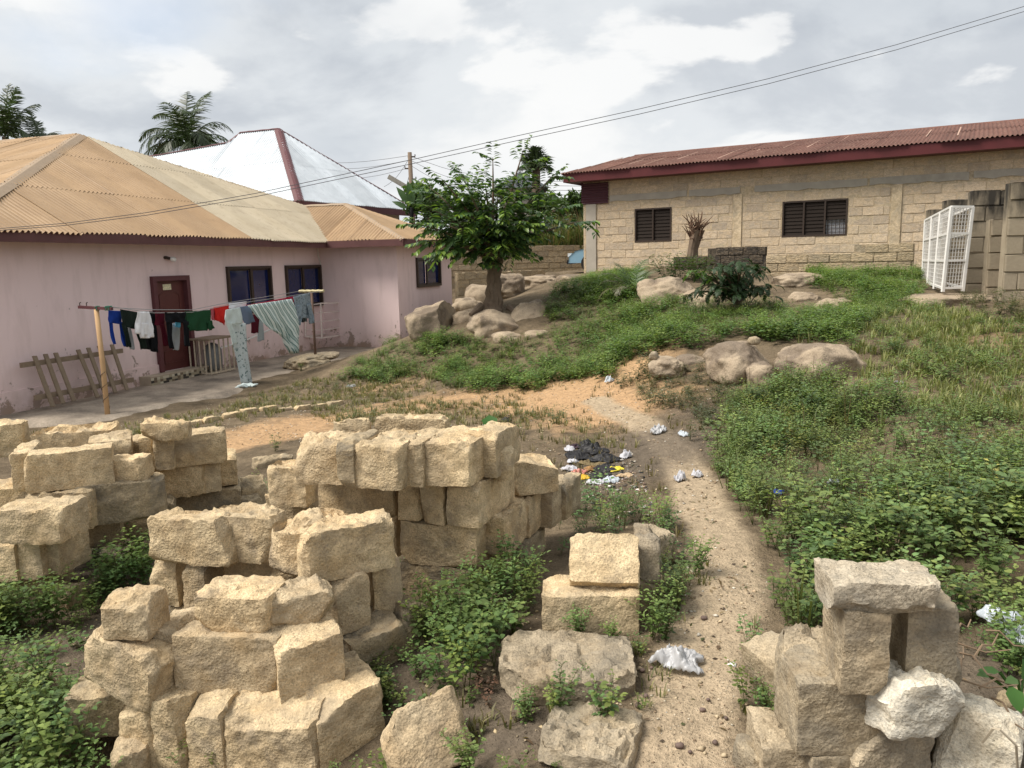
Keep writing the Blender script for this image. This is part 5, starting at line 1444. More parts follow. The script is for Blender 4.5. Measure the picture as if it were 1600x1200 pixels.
# ------------------------------------------------------------------ utility pole and cables
up_b, up_t = at(645, 330, 46.), at(640, 238, 46.)
pole = empty('utility_pole', (up_b.x, up_b.y, gz(up_b.x, up_b.y))); tag(pole, 'wooden electricity pole with insulators above the tree tops', 'utility pole')
m = MB(); m.tube([(up_b.x, up_b.y, gz(up_b.x, up_b.y) - .5), up_t], [.17, .12], 9); m.build('pole', m_plain('grey_pole_wood', (.17, .125, .09), .85), pole, True)
for dz, s in ((.25, 1), (.9, -1), (1.5, 1)):
    m = MB(); c = up_t - Vector((0, 0, dz)); m.tube([c + Vector((-.12 * s, 0, 0)), c + Vector((.3 * s, 0, 0)), c + Vector((.3 * s, 0, .12))], .045, 6); m.build('insulator', MT['frame'], pole)
m = MB(); c = up_t - Vector((0, 0, 2.1)); m.bar(c, c + Vector((-1.25, -.3, .75)), .12, .25); m.build('lamp_arm', MT['concrete'], pole)
m = MB(); m.bar(c + Vector((0, 0, .0)), c + Vector((.7, .2, .55)), .07, .07); m.build('lamp_arm', MT['concrete'], pole)
MT['cable'] = m_plain('black_cable', (.085, .085, .095), .6)
CB = [(1800, -52), (1600, 10), (1400, 70), (1200, 123), (1000, 170), (800, 214), (650, 248), (520, 276), (400, 302), (230, 332), (100, 349), (0, 357), (-120, 362)]
PA, PB = Vector((13.5, 14.0, 0)), Vector((-11.5, 10.6, 0))
PM = Vector((-3.6, 14.2, 0))
def cable_pt(px, py):
    # the run stands in an upright plane between two far supports
    n = Vector((PB.y - PA.y, -(PB.x - PA.x), 0)).normalized()
    return onplane(px, py, PA, n)
for dy, lab in ((0, 'upper of two twin overhead cables crossing the sky to the pink house'), (8, 'lower of two twin overhead cables crossing the sky to the pink house')):
    m = MB(); m.tube([cable_pt(a, b + dy * (.35 + .65 * min(1, max(0, a / 900)))) for a, b in CB], .0048, 5); tag(m.build('overhead_cable', MT['cable']), lab, 'cable')
for i, (a, b, Y2) in enumerate((((640, 243), (470, 252), 60), ((640, 250), (500, 262), 60), ((640, 262), (520, 278), 60), ((640, 243), (760, 274), 62), ((641, 250), (735, 283), 62), ((641, 258), (720, 292), 62), ((640, 246), (600, 292), 47), ((640, 270), (628, 300), 47))):
    p0, p1 = at(a[0], a[1], 46.), at(b[0], b[1], Y2)
    m = MB(); m.tube([p0.lerp(p1, k) - Vector((0, 0, .25 * math.sin(math.pi * k))) for k in np.linspace(0, 1, 7)], .012, 4)
    tag(m.build('power_line', MT['cable']), 'thin power line leaving the wooden electricity pole', 'cable', 'power lines at the electricity pole')
for i in range(4):
    p0, p1 = at(850, 283 + i * 7, 75.), at(925, 284 + i * 7, 75.)
    d = p1 - p0
    m = MB(); m.tube([p0 - d * 2, p0, p1, p1 + d * .6], .02, 4); tag(m.build('power_line', MT['cable']), 'distant level power line beside the rusty-roofed block building', 'cable', 'distant power lines')

# ------------------------------------------------------------------ parked car, only its nose shows past the building corner
MT['car'] = m_plain('pale_blue_car_paint', (.24, .42, .56), .22, .03, 3, 0, 0, .6)
MT['tyre'] = m_plain('tyre_rubber', (.02, .02, .02), .85)
c0 = at(893, 415, 28.5); c0.z = gz(c0.x, c0.y)
zc_ = at(893, 414, 28.5).z
c0.z = max(c0.z, zc_ - .25)
car = empty('parked_car', c0); tag(car, 'pale blue car parked behind the corner of the block building', 'car')
cx = Vector((.93, -.20, 0)).normalized(); cy = Vector((-cx.y, cx.x, 0))
def cpnt(l, w, z): return c0 + cx * l + cy * w + Vector((0, 0, z))
prof_ = [(0, .32), (.02, .55), (.25, .74), (.95, .90), (1.05, .94), (1.75, 1.36), (2.9, 1.42), (3.6, 1.02), (4.05, .95), (4.12, .5), (4.05, .3)]
m = MB(); n_ = len(prof_); V_ = []
for w_, ins in ((-.80, .0), (-.82, .02), (.82, .02), (.80, .0)):
    for l, z in prof_: V_.append(cpnt(l, w_ * (1 - max(0, z - .95) * .3), z))
F_ = []
for s_ in range(3):
    for i in range(n_ - 1): F_.append((s_ * n_ + i, s_ * n_ + i + 1, (s_ + 1) * n_ + i + 1, (s_ + 1) * n_ + i))
F_ += [tuple(range(n_)), tuple(range(3 * n_, 4 * n_))]
m.add(V_, F_); m.build('body', MT['car'], car)
m = MB(); m.add([cpnt(1.10, -.66, .99), cpnt(1.10, .66, .99), cpnt(1.70, .60, 1.345), cpnt(1.70, -.60, 1.345)], [(0, 1, 2, 3)])
ob_ = m.build('windscreen', m_glass('car_glass', (.03, .04, .05)), car); ob_.location = Vector((-.02, 0, .015))
for w_ in (-.62, .62):
    m = MB(); m.box(cpnt(.03, w_, .60), (.12, .28, .13), (cx, cy, Vector((0, 0, 1)))); m.build('headlight', m_plain('headlight_glass', (.6, .62, .62), .1), car)
m = MB(); m.box(cpnt(.0, 0, .36), (.14, 1.5, .14), (cx, cy, Vector((0, 0, 1)))); m.build('bumper', MT['black'], car)
for l in (.75, 3.3):
    for w_ in (-.80, .80):
        c = cpnt(l, w_, .30); m = MB(); m.tube([c - cy * .09, c + cy * .09], .30, 16); wh_ = m.build('wheel', MT['tyre'], car)
        m = MB(); m.tube([c - cy * .1, c + cy * .1], .17, 12); m.build('rim', MT['white_metal'], wh_)
# dark hip roof far behind the tree
hb = at(800, 300, 62.); fr = empty('far_house', (hb.x, hb.y, gz(hb.x, hb.y))); tag(fr, 'distant dark hip-roofed house glimpsed through the tree', 'house')
A = at(812, 268, 64.); m = MB(); z_ = at(800, 297, 62.).z
x0_, x1_ = at(770, 297, 60.).x, at(858, 297, 60.).x
m.add([(x0_, 60, z_), (x1_, 60, z_), (x1_, 68, z_), (x0_, 68, z_), tuple(A)], [(0, 1, 4), (1, 2, 4), (2, 3, 4), (3, 0, 4)]); m.build('roof', m_plain('charcoal_tiles', (.05, .055, .065), .7), fr)
m = MB(); m.box(((x0_ + x1_) / 2, 64, z_ / 2 + .6), (x1_ - x0_ - 1, 7, z_ - 1.2)); m.build('wall', m_plain('grey_far_wall', (.3, .28, .25), .9), fr)

# ------------------------------------------------------------------ litter
def m_film(name, c, a=.55, rough=.25):
    t = NT(name); n = t.noise(t.co(), 6., 4)
    t.b.inputs['Alpha'].default_value = a
    return t.done(t.mix(n, sc3(c, .85), sc3(c, 1.1)), rough, 0, .5)
MT['bag'] = m_film('white_plastic_film', (.52, .52, .53), .7); MT['clear'] = m_film('clear_plastic_film', (.62, .68, .74), .55, .15)
MT['paper'] = m_plain('white_paper', (.46, .46, .49), .8, .2, 30); MT['blackbag'] = m_plain('black_plastic_bag', (.014, .013, .014), .55, .4)
def crumple(name, px, py, sx, sy, sz, mat, label, seed, cat='litter', group=None, lift=0.0, sharp=1.0, film=True):
    """a crushed sheet: faceted, creased, open at the rim, resting on the ground"""
    P = ong(px, py); r = np.random.RandomState(seed)
    n = 34 if max(sx, sy) > .08 else 18
    U, W = np.meshgrid(np.linspace(-1, 1, n), np.linspace(-1, 1, n)); U, W = U.ravel(), W.ravel()
    s = np.array([seed * 1.9, seed * .7, seed * 2.3])
    G = np.stack([U, W, 0 * U], -1)
    # square sheet drawn into a ragged round heap
    rad = np.sqrt(U * U + W * W) + 1e-6; k = np.maximum(np.abs(U), np.abs(W)) / rad
    X, Y_ = U * k, W * k
    rr = np.sqrt(X * X + Y_ * Y_); rag = 1 + .28 * vnoise(np.stack([np.arctan2(Y_, X) * 1.4 + 9, rr * 0 + seed, rr * 0], -1), seed) * rr
    X, Y_ = X * rag + .12 * vnoise(G * 3 + s, seed + 1), Y_ * rag + .12 * vnoise(G * 3 + s + 5, seed + 2)
    Z = np.zeros_like(X)
    for q in range(9):                                   # sharp creases
        th = r.uniform(0, 6.28); Z += np.abs(((X * math.cos(th) + Y_ * math.sin(th)) * (r.uniform(1.2, 3.0) if q < 4 else r.uniform(4, 9)) + r.uniform(0, 2)) % 2 - 1) * r.uniform(.3, 1) / (3.2 if q < 4 else 7)
    Z = Z * (.55 + .45 * vnoise(G * 2.2 + s, seed + 3))
    dome = np.clip(1 - rr ** 2 * 1.02, 0, 1) ** .5
    Zt = sz * (.30 * Z + dome * (.02 + 1.0 * Z * sharp)) + sz * .16 * np.abs(vnoise(G * 9 + s, seed + 7))
    me = np_mesh(name, np.stack([X * sx / 2, Y_ * sy / 2, Zt], -1), [np.array([(j * n + i, j * n + i + 1, (j + 1) * n + i + 1, (j + 1) * n + i) for j in range(n - 1) for i in range(n - 1)])])
    o = link(name, me, mat); o.location = (P.x, P.y, P.z + .004 + lift); o.rotation_euler = (0, 0, seed)
    sd = o.modifiers.new('thick', 'SOLIDIFY'); sd.thickness = .002; sd.offset = -1
    return tag(o, label, cat, group)
crumple('plastic_bag', 1062, 1040, .20, .16, .11, MT['bag'], 'crumpled white plastic bag lying on the footpath', 3, 'bag')
crumple('plastic_bag', 1028, 676, .26, .14, .10, MT['bag'], 'white plastic bag with a trailing corner where the path meets bare earth', 4, 'bag')
crumple('plastic_bag', 1068, 681, .14, .10, .06, MT['clear'], 'clear blue-tinted plastic wrapper near the white bag with a trailing corner', 5, 'bag')
crumple('paper_ball', 978, 716, .13, .11, .08, MT['paper'], 'white crumpled paper beside the black rubbish', 6, 'paper')
crumple('paper_ball', 1062, 752, .10, .09, .08, MT['paper'], 'crumpled white paper on the path, closer to the rubbish heap', 7, 'paper')
crumple('paper_ball', 1090, 746, .10, .09, .08, MT['paper'], 'crumpled white paper on the path, closer to the weeds', 8, 'paper')
crumple('plastic_bag', 1405, 600, .1, .08, .05, MT['bag'], 'small white scrap in the grass of the weed field', 9, 'bag')
crumple('plastic_bag', 952, 598, .16, .10, .10, MT['clear'], 'grey plastic scrap at the edge of the bare earth', 10, 'bag')
crumple('plastic_bag', 743, 603, .24, .16, .14, MT['blackbag'], 'dark crumpled bag at the lower edge of the green slope', 11, 'bag')
crumple('plastic_bag', 792, 658, .14, .10, .06, MT['blackbag'], 'small black scrap behind the tall block stack', 12, 'bag')
crumple('plastic_bag', 550, 605, .20, .08, .05, MT['paper'], 'white scrap in the dry grass below the laundry', 13, 'bag')
crumple('plastic_bag', 1300, 800, .09, .08, .07, MT['clear'], 'pale blue plastic scrap in the weed field', 14, 'bag', lift=.18)
crumple('plastic_bag', 1560, 1005, .16, .12, .08, MT['clear'], 'clear plastic sheet caught in twigs beside the pale pile', 15, 'bag', lift=.10)
crumple('plastic_bag', 1590, 1040, .12, .10, .10, MT['clear'], 'silvery torn plastic hanging in twigs beside the big leaf plant', 16, 'bag', lift=.10)
crumple('plastic_bag', 5, 745, .12, .12, .12, MT['blackbag'], 'black and white plastic scrap at the outer end of the long low heap', 17, 'bag', lift=.45)
crumple('wrapper', 890, 705, .12, .1, .06, MT['paper'], 'white foam scrap next to the tall block stack', 18, 'litter')
crumple('plastic_bag', 1215, 808, .07, .07, .06, m_plain('blue_plastic', (.03, .07, .40), .4), 'small blue bottle cap in the weeds', 19, 'cap', lift=.16, sharp=.3)
crumple('wrapper', 1212, 1190, .05, .03, .02, m_plain('yellow_wrapper', (.75, .60, .02), .4), 'small yellow wrapper beside the pale pile', 20, 'litter')
crumple('egg_shell', 36, 1025, .05, .035, .03, m_plain('brown_shell', (.38, .17, .06), .6), 'brown and white shell fragment on bare soil beside the stepped heap', 21, 'shell', sharp=.3)
# rubbish heap: pieces one could pick up
heap_c = [(905, 715), (930, 708), (895, 722), (915, 725), (945, 720), (962, 735), (940, 745), (905, 740), (925, 735), (955, 752), (890, 735), (975, 745), (900, 700), (920, 700), (935, 728), (912, 748), (948, 735), (930, 755)]
MT['olive'] = m_plain('olive_scrap', (.16, .12, .06), .85)
hm = [MT['blackbag'], MT['blackbag'], MT['paper'], MT['olive'], MT['blackbag'], m_plain('yellow_packet', (.70, .58, .05), .45), MT['blackbag'], m_plain('pink_packet', (.55, .22, .18), .6), m_plain('brown_card', (.30, .17, .07), .8), MT['clear'],
      MT['paper'], m_plain('tan_card', (.45, .33, .2), .8), m_plain('dark_cloth_scrap', (.05, .03, .04), .9), MT['blackbag'], MT['olive'], m_plain('orange_packet', (.62, .38, .03), .5), MT['blackbag'], MT['paper']]
names = {'black_plastic_bag': 'black plastic bag', 'white_paper': 'white foam and paper scrap', 'yellow_packet': 'yellow packet', 'pink_packet': 'pink packet', 'brown_card': 'brown card', 'clear_plastic_film': 'clear plastic bag',
         'tan_card': 'tan card', 'dark_cloth_scrap': 'dark cloth scrap', 'olive_scrap': 'olive scrap', 'orange_packet': 'orange packet'}
for i, ((a, b), mt) in enumerate(zip(heap_c, hm)):
    big = mt is MT['blackbag']
    crumple('rubbish_piece', a, b, .30 if big else .15, .22 if big else .12, .07 if big else .045, mt, names[mt.name] + ' in the rubbish heap beside the tall block stack', 30 + i, 'litter', 'pieces of the rubbish heap')
# small stones on the path and pale chips round the rubbish heap
MT['pebble'] = m_plain('brown_pebble', (.13, .09, .075), .7, .4, 20)
peb = [(1018, 1046), (1009, 1090), (997, 1105), (1107, 1096), (1098, 1112), (1062, 1168), (1078, 1178), (1117, 1163), (977, 1125), (1135, 1125), (1004, 1050), (1100, 968), ]
for i, (a, b) in enumerate(peb):
    P = ong(a, b); bm = bmesh.new(); bmesh.ops.create_icosphere(bm, subdivisions=2, radius=.0075 + .003 * (i % 3))
    for v in bm.verts: v.co = Vector((v.co.x * 1.15, v.co.y, v.co.z * .85)) * (1 + .12 * math.sin(v.co.x * 300 + i))
    me = bpy.data.meshes.new('pebble'); bm.to_mesh(me); bm.free()
    o = link('pebble', me, MT['pebble'], smooth=True); o.location = (P.x, P.y, P.z + .008); tag(o, 'small round brown pebble lying on the sandy footpath', 'pebble', 'pebbles on the footpath')
rr = np.random.RandomState(5)
# bent wire and twigs by the pale pile
MT['twig'] = m_plain('dry_twig', (.20, .14, .09), .9, .3)
m = MB(); p0 = onz(1535, 1160, .22); p1 = onz(1562, 1140, .30); p2 = onz(1588, 1165, .25); p3 = onz(1590, 1200, .15)
m.tube([p0, p0.lerp(p1, .6) + Vector((0, 0, .02)), p1, p2, p3], .004, 5); tag(m.build('bent_wire', m_plain('pale_wire', (.42, .36, .27), .6)), 'pale bent wire loop over the stones beside the pale pile', 'wire')
tw = [((1425, 1063), (1590, 1070), .30), ((1492, 990), (1517, 968), .35), ((1492, 1010), (1490, 985), .35), ((1500, 1055), (1505, 1010), .28), ((1440, 1008), (1580, 1015), .3), ((1520, 1030), (1560, 990), .3), ((1530, 1075), (1600, 1060), .25),
      ((1510, 1110), (1590, 1100), .2), ((1500, 1020), (1560, 1060), .28), ((1540, 985), (1600, 1010), .32), ((1520, 1095), (1580, 1130), .2), ((1550, 1090), (1600, 1140), .2)]
for i, (a, b, z) in enumerate(tw):
    p0, p1 = onz(a[0], a[1], z), onz(b[0], b[1], z - .04 + .05 * (i % 3))
    m = MB(); m.tube([p0, p0.lerp(p1, .35) + Vector((0, 0, .02)), p0.lerp(p1, .7) - Vector((0, .01, .01)), p1], [.004, .0035, .003, .002], 5)
    tag(m.build('dry_twig', MT['twig']), 'thin dry twig in the tangle beside the pale pile', 'twig', 'dry twigs beside the pale pile')
# ------------------------------------------------------------------ foliage
def m_leaf(name, rough=.5, trans=.28, spec=.35):
    t = NT(name); c = t.attr()
    t.done(c, rough, 0, spec)
    tr = t.n('ShaderNodeBsdfTranslucent')
    g = t.n('ShaderNodeMix', data_type='RGBA', blend_type='MULTIPLY'); g.inputs[0].default_value = 1.0; t.l(c, g.inputs[6]); g.inputs[7].default_value = (1.5, 1.7, .7, 1)
    t.l(g.outputs[2], tr.inputs['Color'])
    mx = t.n('ShaderNodeMixShader'); mx.inputs[0].default_value = trans
    t.l(t.b.outputs[0], mx.inputs[1]); t.l(tr.outputs[0], mx.inputs[2]); t.l(mx.outputs[0], t.out.inputs['Surface'])
    return t.m
ML = m_leaf('weed_leaf'); MG = m_leaf('grass_blade', .6, .25); MTR = m_leaf('tree_leaf', .38, .22, .5); MPALM = m_leaf('palm_leaf', .45, .15, .4); MBARK = m_wood('bark', (.095, .07, .05), (.21, .155, .11))
T_NEAR = (np.array([(0, 0, 0), (0, .35, 0), (0, .7, -.03), (0, 1, -.14), (-.5, .32, .07), (-.40, .66, .03), (.5, .32, .07), (.40, .66, .03)], float),
          [np.array([(0, 1, 4), (2, 3, 5), (1, 0, 6), (3, 2, 7)]), np.array([(1, 2, 5, 4), (2, 1, 6, 7)])])
T_FAR = (np.array([(0, 0, 0), (-.5, .42, .06), (0, 1, -.10), (.5, .42, .06)], float), [np.array([(0, 2, 1), (0, 3, 2)])])
T_LEAFLET = (np.array([(-.5, 0, 0), (.5, 0, 0), (.42, .6, -.04), (-.42, .6, -.04), (0, 1, -.2)], float), [np.array([(3, 2, 4)]), np.array([(0, 1, 2, 3)])])
LEAF_K = .95
class Soup:
    def __init__(s): s.V, s.T, s.Q, s.C, s.n = [], [], [], [], 0
    def leaves(s, o, a, n, L, w, C, tmpl=T_FAR):
        tv, fs = tmpl
        a = a / np.linalg.norm(a, axis=1, keepdims=True)
        sd = np.cross(a, n); sd /= np.maximum(np.linalg.norm(sd, axis=1, keepdims=True), 1e-9); nn = np.cross(sd, a)
        P = o[:, None] + a[:, None] * (tv[None, :, 1:2] * L[:, None, None]) + sd[:, None] * (tv[None, :, 0:1] * w[:, None, None]) + nn[:, None] * (tv[None, :, 2:3] * L[:, None, None])
        s._push(P, fs, C)
    def _push(s, P, fs, C):
        N, k = P.shape[:2]; base = s.n + np.arange(N)[:, None, None] * k
        for f in fs: (s.T if f.shape[1] == 3 else s.Q).append((f[None] + base).reshape(-1, f.shape[1]))
        s.V.append(P.reshape(-1, 3)); s.C.append(np.repeat(C, k, axis=0)); s.n += N * k
    def stems(s, p0, p1, w, C):
        d = p1 - p0; up = np.tile([[0.3, 1.0, .2]], (len(d), 1)); sd = np.cross(d, up); sd /= np.maximum(np.linalg.norm(sd, axis=1, keepdims=True), 1e-9)
        sd = sd * w[:, None] / 2; q = np.cross(d, sd); q = q / np.maximum(np.linalg.norm(q, axis=1, keepdims=True), 1e-9) * w[:, None] / 2
        P = np.stack([p0 - sd, p0 + sd, p1 + sd * .6, p1 - sd * .6, p0 - q, p0 + q, p1 + q * .6, p1 - q * .6], 1)
        s._push(P, [np.array([(0, 1, 2, 3), (4, 5, 6, 7)])], C)
    def tris(s): return sum(len(t) for t in s.T) + 2 * sum(len(q) for q in s.Q)
    def build(s, name, mat, parent=None, origin=None):
        V_ = np.vstack(s.V)
        if origin is not None: V_ = V_ - np.array(origin)
        fs = []
        if s.T: fs.append(np.vstack(s.T))
        if s.Q: fs.append(np.vstack(s.Q))
        me = np_mesh(name, V_, fs, smooth=False); set_col(me, np.vstack(s.C) * (LEAF_K if mat in (ML, MG) else (.88 if mat in (MTR, MPALM) else 1.0)))
        o = link(name, me, mat, parent)
        if origin is not None: o.location = origin
        return o
def unit(v): return v / np.maximum(np.linalg.norm(v, axis=-1, keepdims=True), 1e-9)
# ---- plant patterns: frames of leaves in a unit plant
def weed_pattern(seed, nst=4, *ar, pet=False, **kw):
    P_ = _weed_pattern(seed, nst, *ar, **kw)
    if not pet: return P_[:-1]
    return P_[:6] + [np.vstack([P_[6], P_[8]]), np.vstack([P_[7], P_[0]])]
def _weed_pattern(seed, nst=4, per=11, lsz=.20, spread=.55, up=.25, topbright=True, wr=(.55, .8)):
    r = np.random.RandomState(seed); o, a, n, L, w, c = [], [], [], [], [], []; s0, s1, at_ = [], [], []
    for k in range(nst):
        th = r.uniform(0, 6.28); tip = np.array([math.cos(th), math.sin(th), 0]) * spread * r.uniform(.3, 1) + np.array([0, 0, r.uniform(.65, 1.0)])
        prev = np.zeros(3)
        for j in range(per):
            f = (j + 1) / per; p = tip * f + np.array([0, 0, .12 * math.sin(f * 3)])
            if j % 3 == 2 or j == per - 1: s0.append(prev.copy()); s1.append(p.copy()); prev = p
            if f < .14: continue
            for side in range(2 if f > .75 else 1):
                ph = j * 2.4 + r.uniform(-.5, .5) + side * 3.1
                d = np.array([math.cos(ph), math.sin(ph), r.uniform(-.15, .35) + up * f])
                pet = .10 * r.uniform(.5, 1.3)
                at_.append(p.copy()); o.append(p + d * pet * .8); a.append(d + np.array([0, 0, -.12])); n.append(np.array([-d[0] * .4 + r.uniform(-.3, .3), -d[1] * .4 + r.uniform(-.3, .3), 1.0]))
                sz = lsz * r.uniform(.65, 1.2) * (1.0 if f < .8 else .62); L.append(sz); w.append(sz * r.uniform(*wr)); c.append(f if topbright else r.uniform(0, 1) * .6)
    return [np.array(x, float) for x in (o, a, n, L, w, c)] + [np.array(s0), np.array(s1), np.array(at_)]
def place(soup, pat, P, scale, yaw, hs, base, bright, rng, tmpl, stem=True, var=.36, stemcol=(.10, .11, .04)):
    o, a, n, L, w, c, s0, s1 = pat; N, m = len(P), len(o)
    if N == 0: return
    cy_, sy_ = np.cos(yaw)[:, None], np.sin(yaw)[:, None]
    def rot(v, z=1.0):
        x = v[None, :, 0] * cy_ - v[None, :, 1] * sy_; y = v[None, :, 0] * sy_ + v[None, :, 1] * cy_
        return np.stack([x, y, np.broadcast_to(v[None, :, 2], x.shape)], -1)
    S = np.stack([scale, scale, scale * hs], -1)
    O = rot(o) * S[:, None] + P[:, None]; A = rot(a); Nn = rot(n)
    Ls = L[None] * scale[:, None]; ws = w[None] * scale[:, None]
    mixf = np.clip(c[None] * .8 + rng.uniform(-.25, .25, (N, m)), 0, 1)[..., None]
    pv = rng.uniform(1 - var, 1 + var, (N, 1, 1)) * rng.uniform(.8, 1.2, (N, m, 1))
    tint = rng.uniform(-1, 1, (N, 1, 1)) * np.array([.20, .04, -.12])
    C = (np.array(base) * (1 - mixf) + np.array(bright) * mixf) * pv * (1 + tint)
    soup.leaves(O.reshape(-1, 3), A.reshape(-1, 3), Nn.reshape(-1, 3), Ls.ravel(), ws.ravel(), C.reshape(-1, 3), tmpl)
    if stem and len(s0):
        a0 = (rot(s0) * S[:, None] + P[:, None]).reshape(-1, 3); a1 = (rot(s1) * S[:, None] + P[:, None]).reshape(-1, 3)
        soup.stems(a0, a1, np.repeat(scale * .014, len(s0)), np.tile(np.array(stemcol), (len(a0), 1)))
PAT = [weed_pattern(100 + i, 4 + i % 2, 13, .145 + .012 * (i % 3)) for i in range(4)] + [weed_pattern(120, 5, 12, .17, .5, .5, wr=(.26, .36)), weed_pattern(121, 3, 16, .11, .4, .4, wr=(.7, .9))]
PAT_BIG = [weed_pattern(200 + i, 4, 9, .19) for i in range(4)]
PAT_P = [weed_pattern(100 + i, 4 + i % 2, 13, .15, pet=True) for i in range(5)]; PAT_BP = [weed_pattern(200 + i, 4, 9, .19, pet=True) for i in range(4)]
PAT_LOW = [weed_pattern(300 + i, 5, 7, .22, .9, .15) for i in range(5)]
FT = np.array(FOOT)
def blocked(x, y, pad=.02):
    r = np.zeros(x.shape, bool)
    for cx, cy, yw, hx, hy in FT:
        dx, dy = x - cx, y - cy; c, s = math.cos(yw), math.sin(yw)
        r |= (np.abs(dx * c + dy * s) < hx + pad) & (np.abs(-dx * s + dy * c) < hy + pad)
    return r
def zone(polys, dens, rng, box=(-9, 14, 1.2, 24), clump=0.0, path=.19, pad=.02, cs=1.3):
    x0, x1, y0, y1 = box; N = int((x1 - x0) * (y1 - y0) * dens)
    x, y = rng.uniform(x0, x1, N), rng.uniform(y0, y1, N)
    z = ground_z(x, y); P = np.stack([x, y, z], -1)
    px, py = project(P)
    wob = vnoise(np.stack([px / 14., py / 14., 0 * px], -1), 77) * 7
    k = np.zeros(N, bool)
    for pl in polys: k |= inpoly(px + wob, py + wob * .6, pl)
    k &= P[:, 1] > 1.2
    if clump: k &= rng.uniform(0, 1, N) < np.clip(.72 + .75 * fbm(P * np.array([cs, cs, 0]), 55, 3) / clump, .10 + .3 * (clump > .5), 1)
    if path: k &= polydist(x, y, PATH_W) > path + .08 * vnoise(P * 3.0, 3)
    P = P[k]
    return P[~blocked(P[:, 0], P[:, 1], pad)]
RG = np.random.RandomState(12)
GREEN, BRIGHT = (.085, .135, .040), (.20, .265, .085)
def fill(soup, P, pats, smin, smax, base=GREEN, bright=BRIGHT, tmpl=T_FAR, hs=(.8, 1.3), stem=True, big=None):
    if not len(P): return
    cl = .75 + .5 * np.clip(.5 + fbm(P * np.array([.9, .9, 0]), 21, 3), 0, 1)      # patches of taller growth
    idx = RG.randint(len(pats), size=len(P))
    for i, pt in enumerate(pats):
        q = P[idx == i]
        if len(q): place(soup, pt, q, RG.uniform(smin, smax, len(q)) * cl[idx == i], RG.uniform(0, 6.28, len(q)), RG.uniform(hs[0], hs[1], len(q)), base, bright, RG, tmpl, stem)
# ---- right-hand weed field
Z1 = [[(1132, 660), (1150, 622), (1240, 604), (1340, 612), (1430, 650), (1600, 650), (2400, 650), (2400, 1030), (1500, 975), (1480, 990), (1300, 990), (1215, 1010), (1200, 930), (1178, 880), (1132, 842), (1124, 760), (1112, 700)]]
P = zone(Z1, 105, RG, (0, 9, 2.2, 11), clump=.75); far = P[:, 1] > 4.2
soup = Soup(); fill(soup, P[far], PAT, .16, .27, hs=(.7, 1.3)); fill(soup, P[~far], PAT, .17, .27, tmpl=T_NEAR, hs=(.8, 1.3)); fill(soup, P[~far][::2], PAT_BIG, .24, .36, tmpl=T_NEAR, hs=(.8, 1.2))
P = zone(Z1, 14, RG, (0, 8, 2.2, 9), clump=.35, cs=.8); fill(soup, P, PAT_BIG, .18, .28, (.075, .12, .042), (.15, .205, .075), T_NEAR)
Pd = zone(Z1, 5, RG, (0, 8, 2.2, 10), path=.3); N = len(Pd); soup.stems(Pd, Pd + np.stack([RG.uniform(-.08, .08, N), RG.uniform(-.08, .08, N), RG.uniform(.25, .5, N)], -1), np.full(N, .006), np.tile([(.22, .16, .09)], (N, 1)))
Py = zone(Z1, 7, RG, (0, 8, 2.2, 10), path=.3); fill(soup, Py, PAT, .15, .26, (.16, .17, .05), (.30, .31, .10))
tag(soup.build('weed_field', ML), 'dense knee-high leafy green weeds covering the field beside the footpath', 'weeds', kind='stuff'); n_tri = soup.tris()
# ---- low green cover on the slope
Z2 = [[(530, 578), (600, 548), (665, 528), (722, 528), (700, 560), (600, 580)], [(520, 590), (600, 562), (660, 546), (720, 532), (770, 542), (862, 522), (850, 472), (880, 448), (960, 426), (1010, 432), (1012, 484), (1180, 494), (1250, 492), (1330, 474), (1420, 447), (1452, 452), (1425, 482), (1335, 522), (1345, 562), (1290, 542), (1190, 536), (1150, 530), (1080, 550), (1000, 556), (952, 592), (880, 604), (800, 614), (720, 612), (660, 592), (600, 602)],
      [(1270, 415), (1440, 425), (1445, 452), (1330, 474), (1262, 450)], [(1010, 470), (1010, 492), (1240, 500), (1240, 478)]]
P = zone(Z2, 130, RG, (-6, 11, 8, 21), clump=1.2)
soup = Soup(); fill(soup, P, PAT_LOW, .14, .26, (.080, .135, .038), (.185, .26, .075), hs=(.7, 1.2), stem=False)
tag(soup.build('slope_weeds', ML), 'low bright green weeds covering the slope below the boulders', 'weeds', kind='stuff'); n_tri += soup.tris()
# ---- weeds among the block heaps
Z4 = [[(-300, 910), (-20, 900), (90, 885), (95, 850), (120, 830), (165, 815), (238, 815), (240, 850), (232, 915), (152, 962), (90, 990), (0, 1005), (-300, 1040)], [(-300, 1065), (100, 1070), (135, 1110), (120, 1160), (150, 1210), (165, 1400), (-300, 1400)],
      [(636, 960), (700, 935), (765, 938), (820, 900), (850, 895), (880, 812), (892, 782), (960, 822), (900, 845), (862, 890), (846, 920), (846, 985), (795, 1000), (782, 1060), (705, 1085), (640, 1060)],
      [(1012, 905), (1040, 882), (1096, 872), (1102, 930), (1062, 985), (1000, 1012), (996, 965)], [(905, 775), (1010, 812), (1085, 850), (1020, 870), (905, 835)], [(590, 1060), (640, 1065), (640, 1120), (600, 1110)],
      [(1140, 1005), (1195, 985), (1225, 1030), (1225, 1180), (1170, 1180), (1140, 1060)], [(370, 770), (415, 745), (415, 795), (375, 800)], [(1510, 985), (1900, 985), (1900, 1120), (1590, 1120), (1530, 1050)], [(1090, 1200), (1140, 1175), (1180, 1205), (1180, 1300), (1090, 1300)]]
P = zone(Z4, 120, RG, (-4, 3, 1.6, 6.5), clump=.9, path=.20, pad=.015)
soup = Soup(); fill(soup, P, PAT, .12, .22, (.075, .125, .036), (.18, .25, .072), T_NEAR, hs=(.9, 1.5))
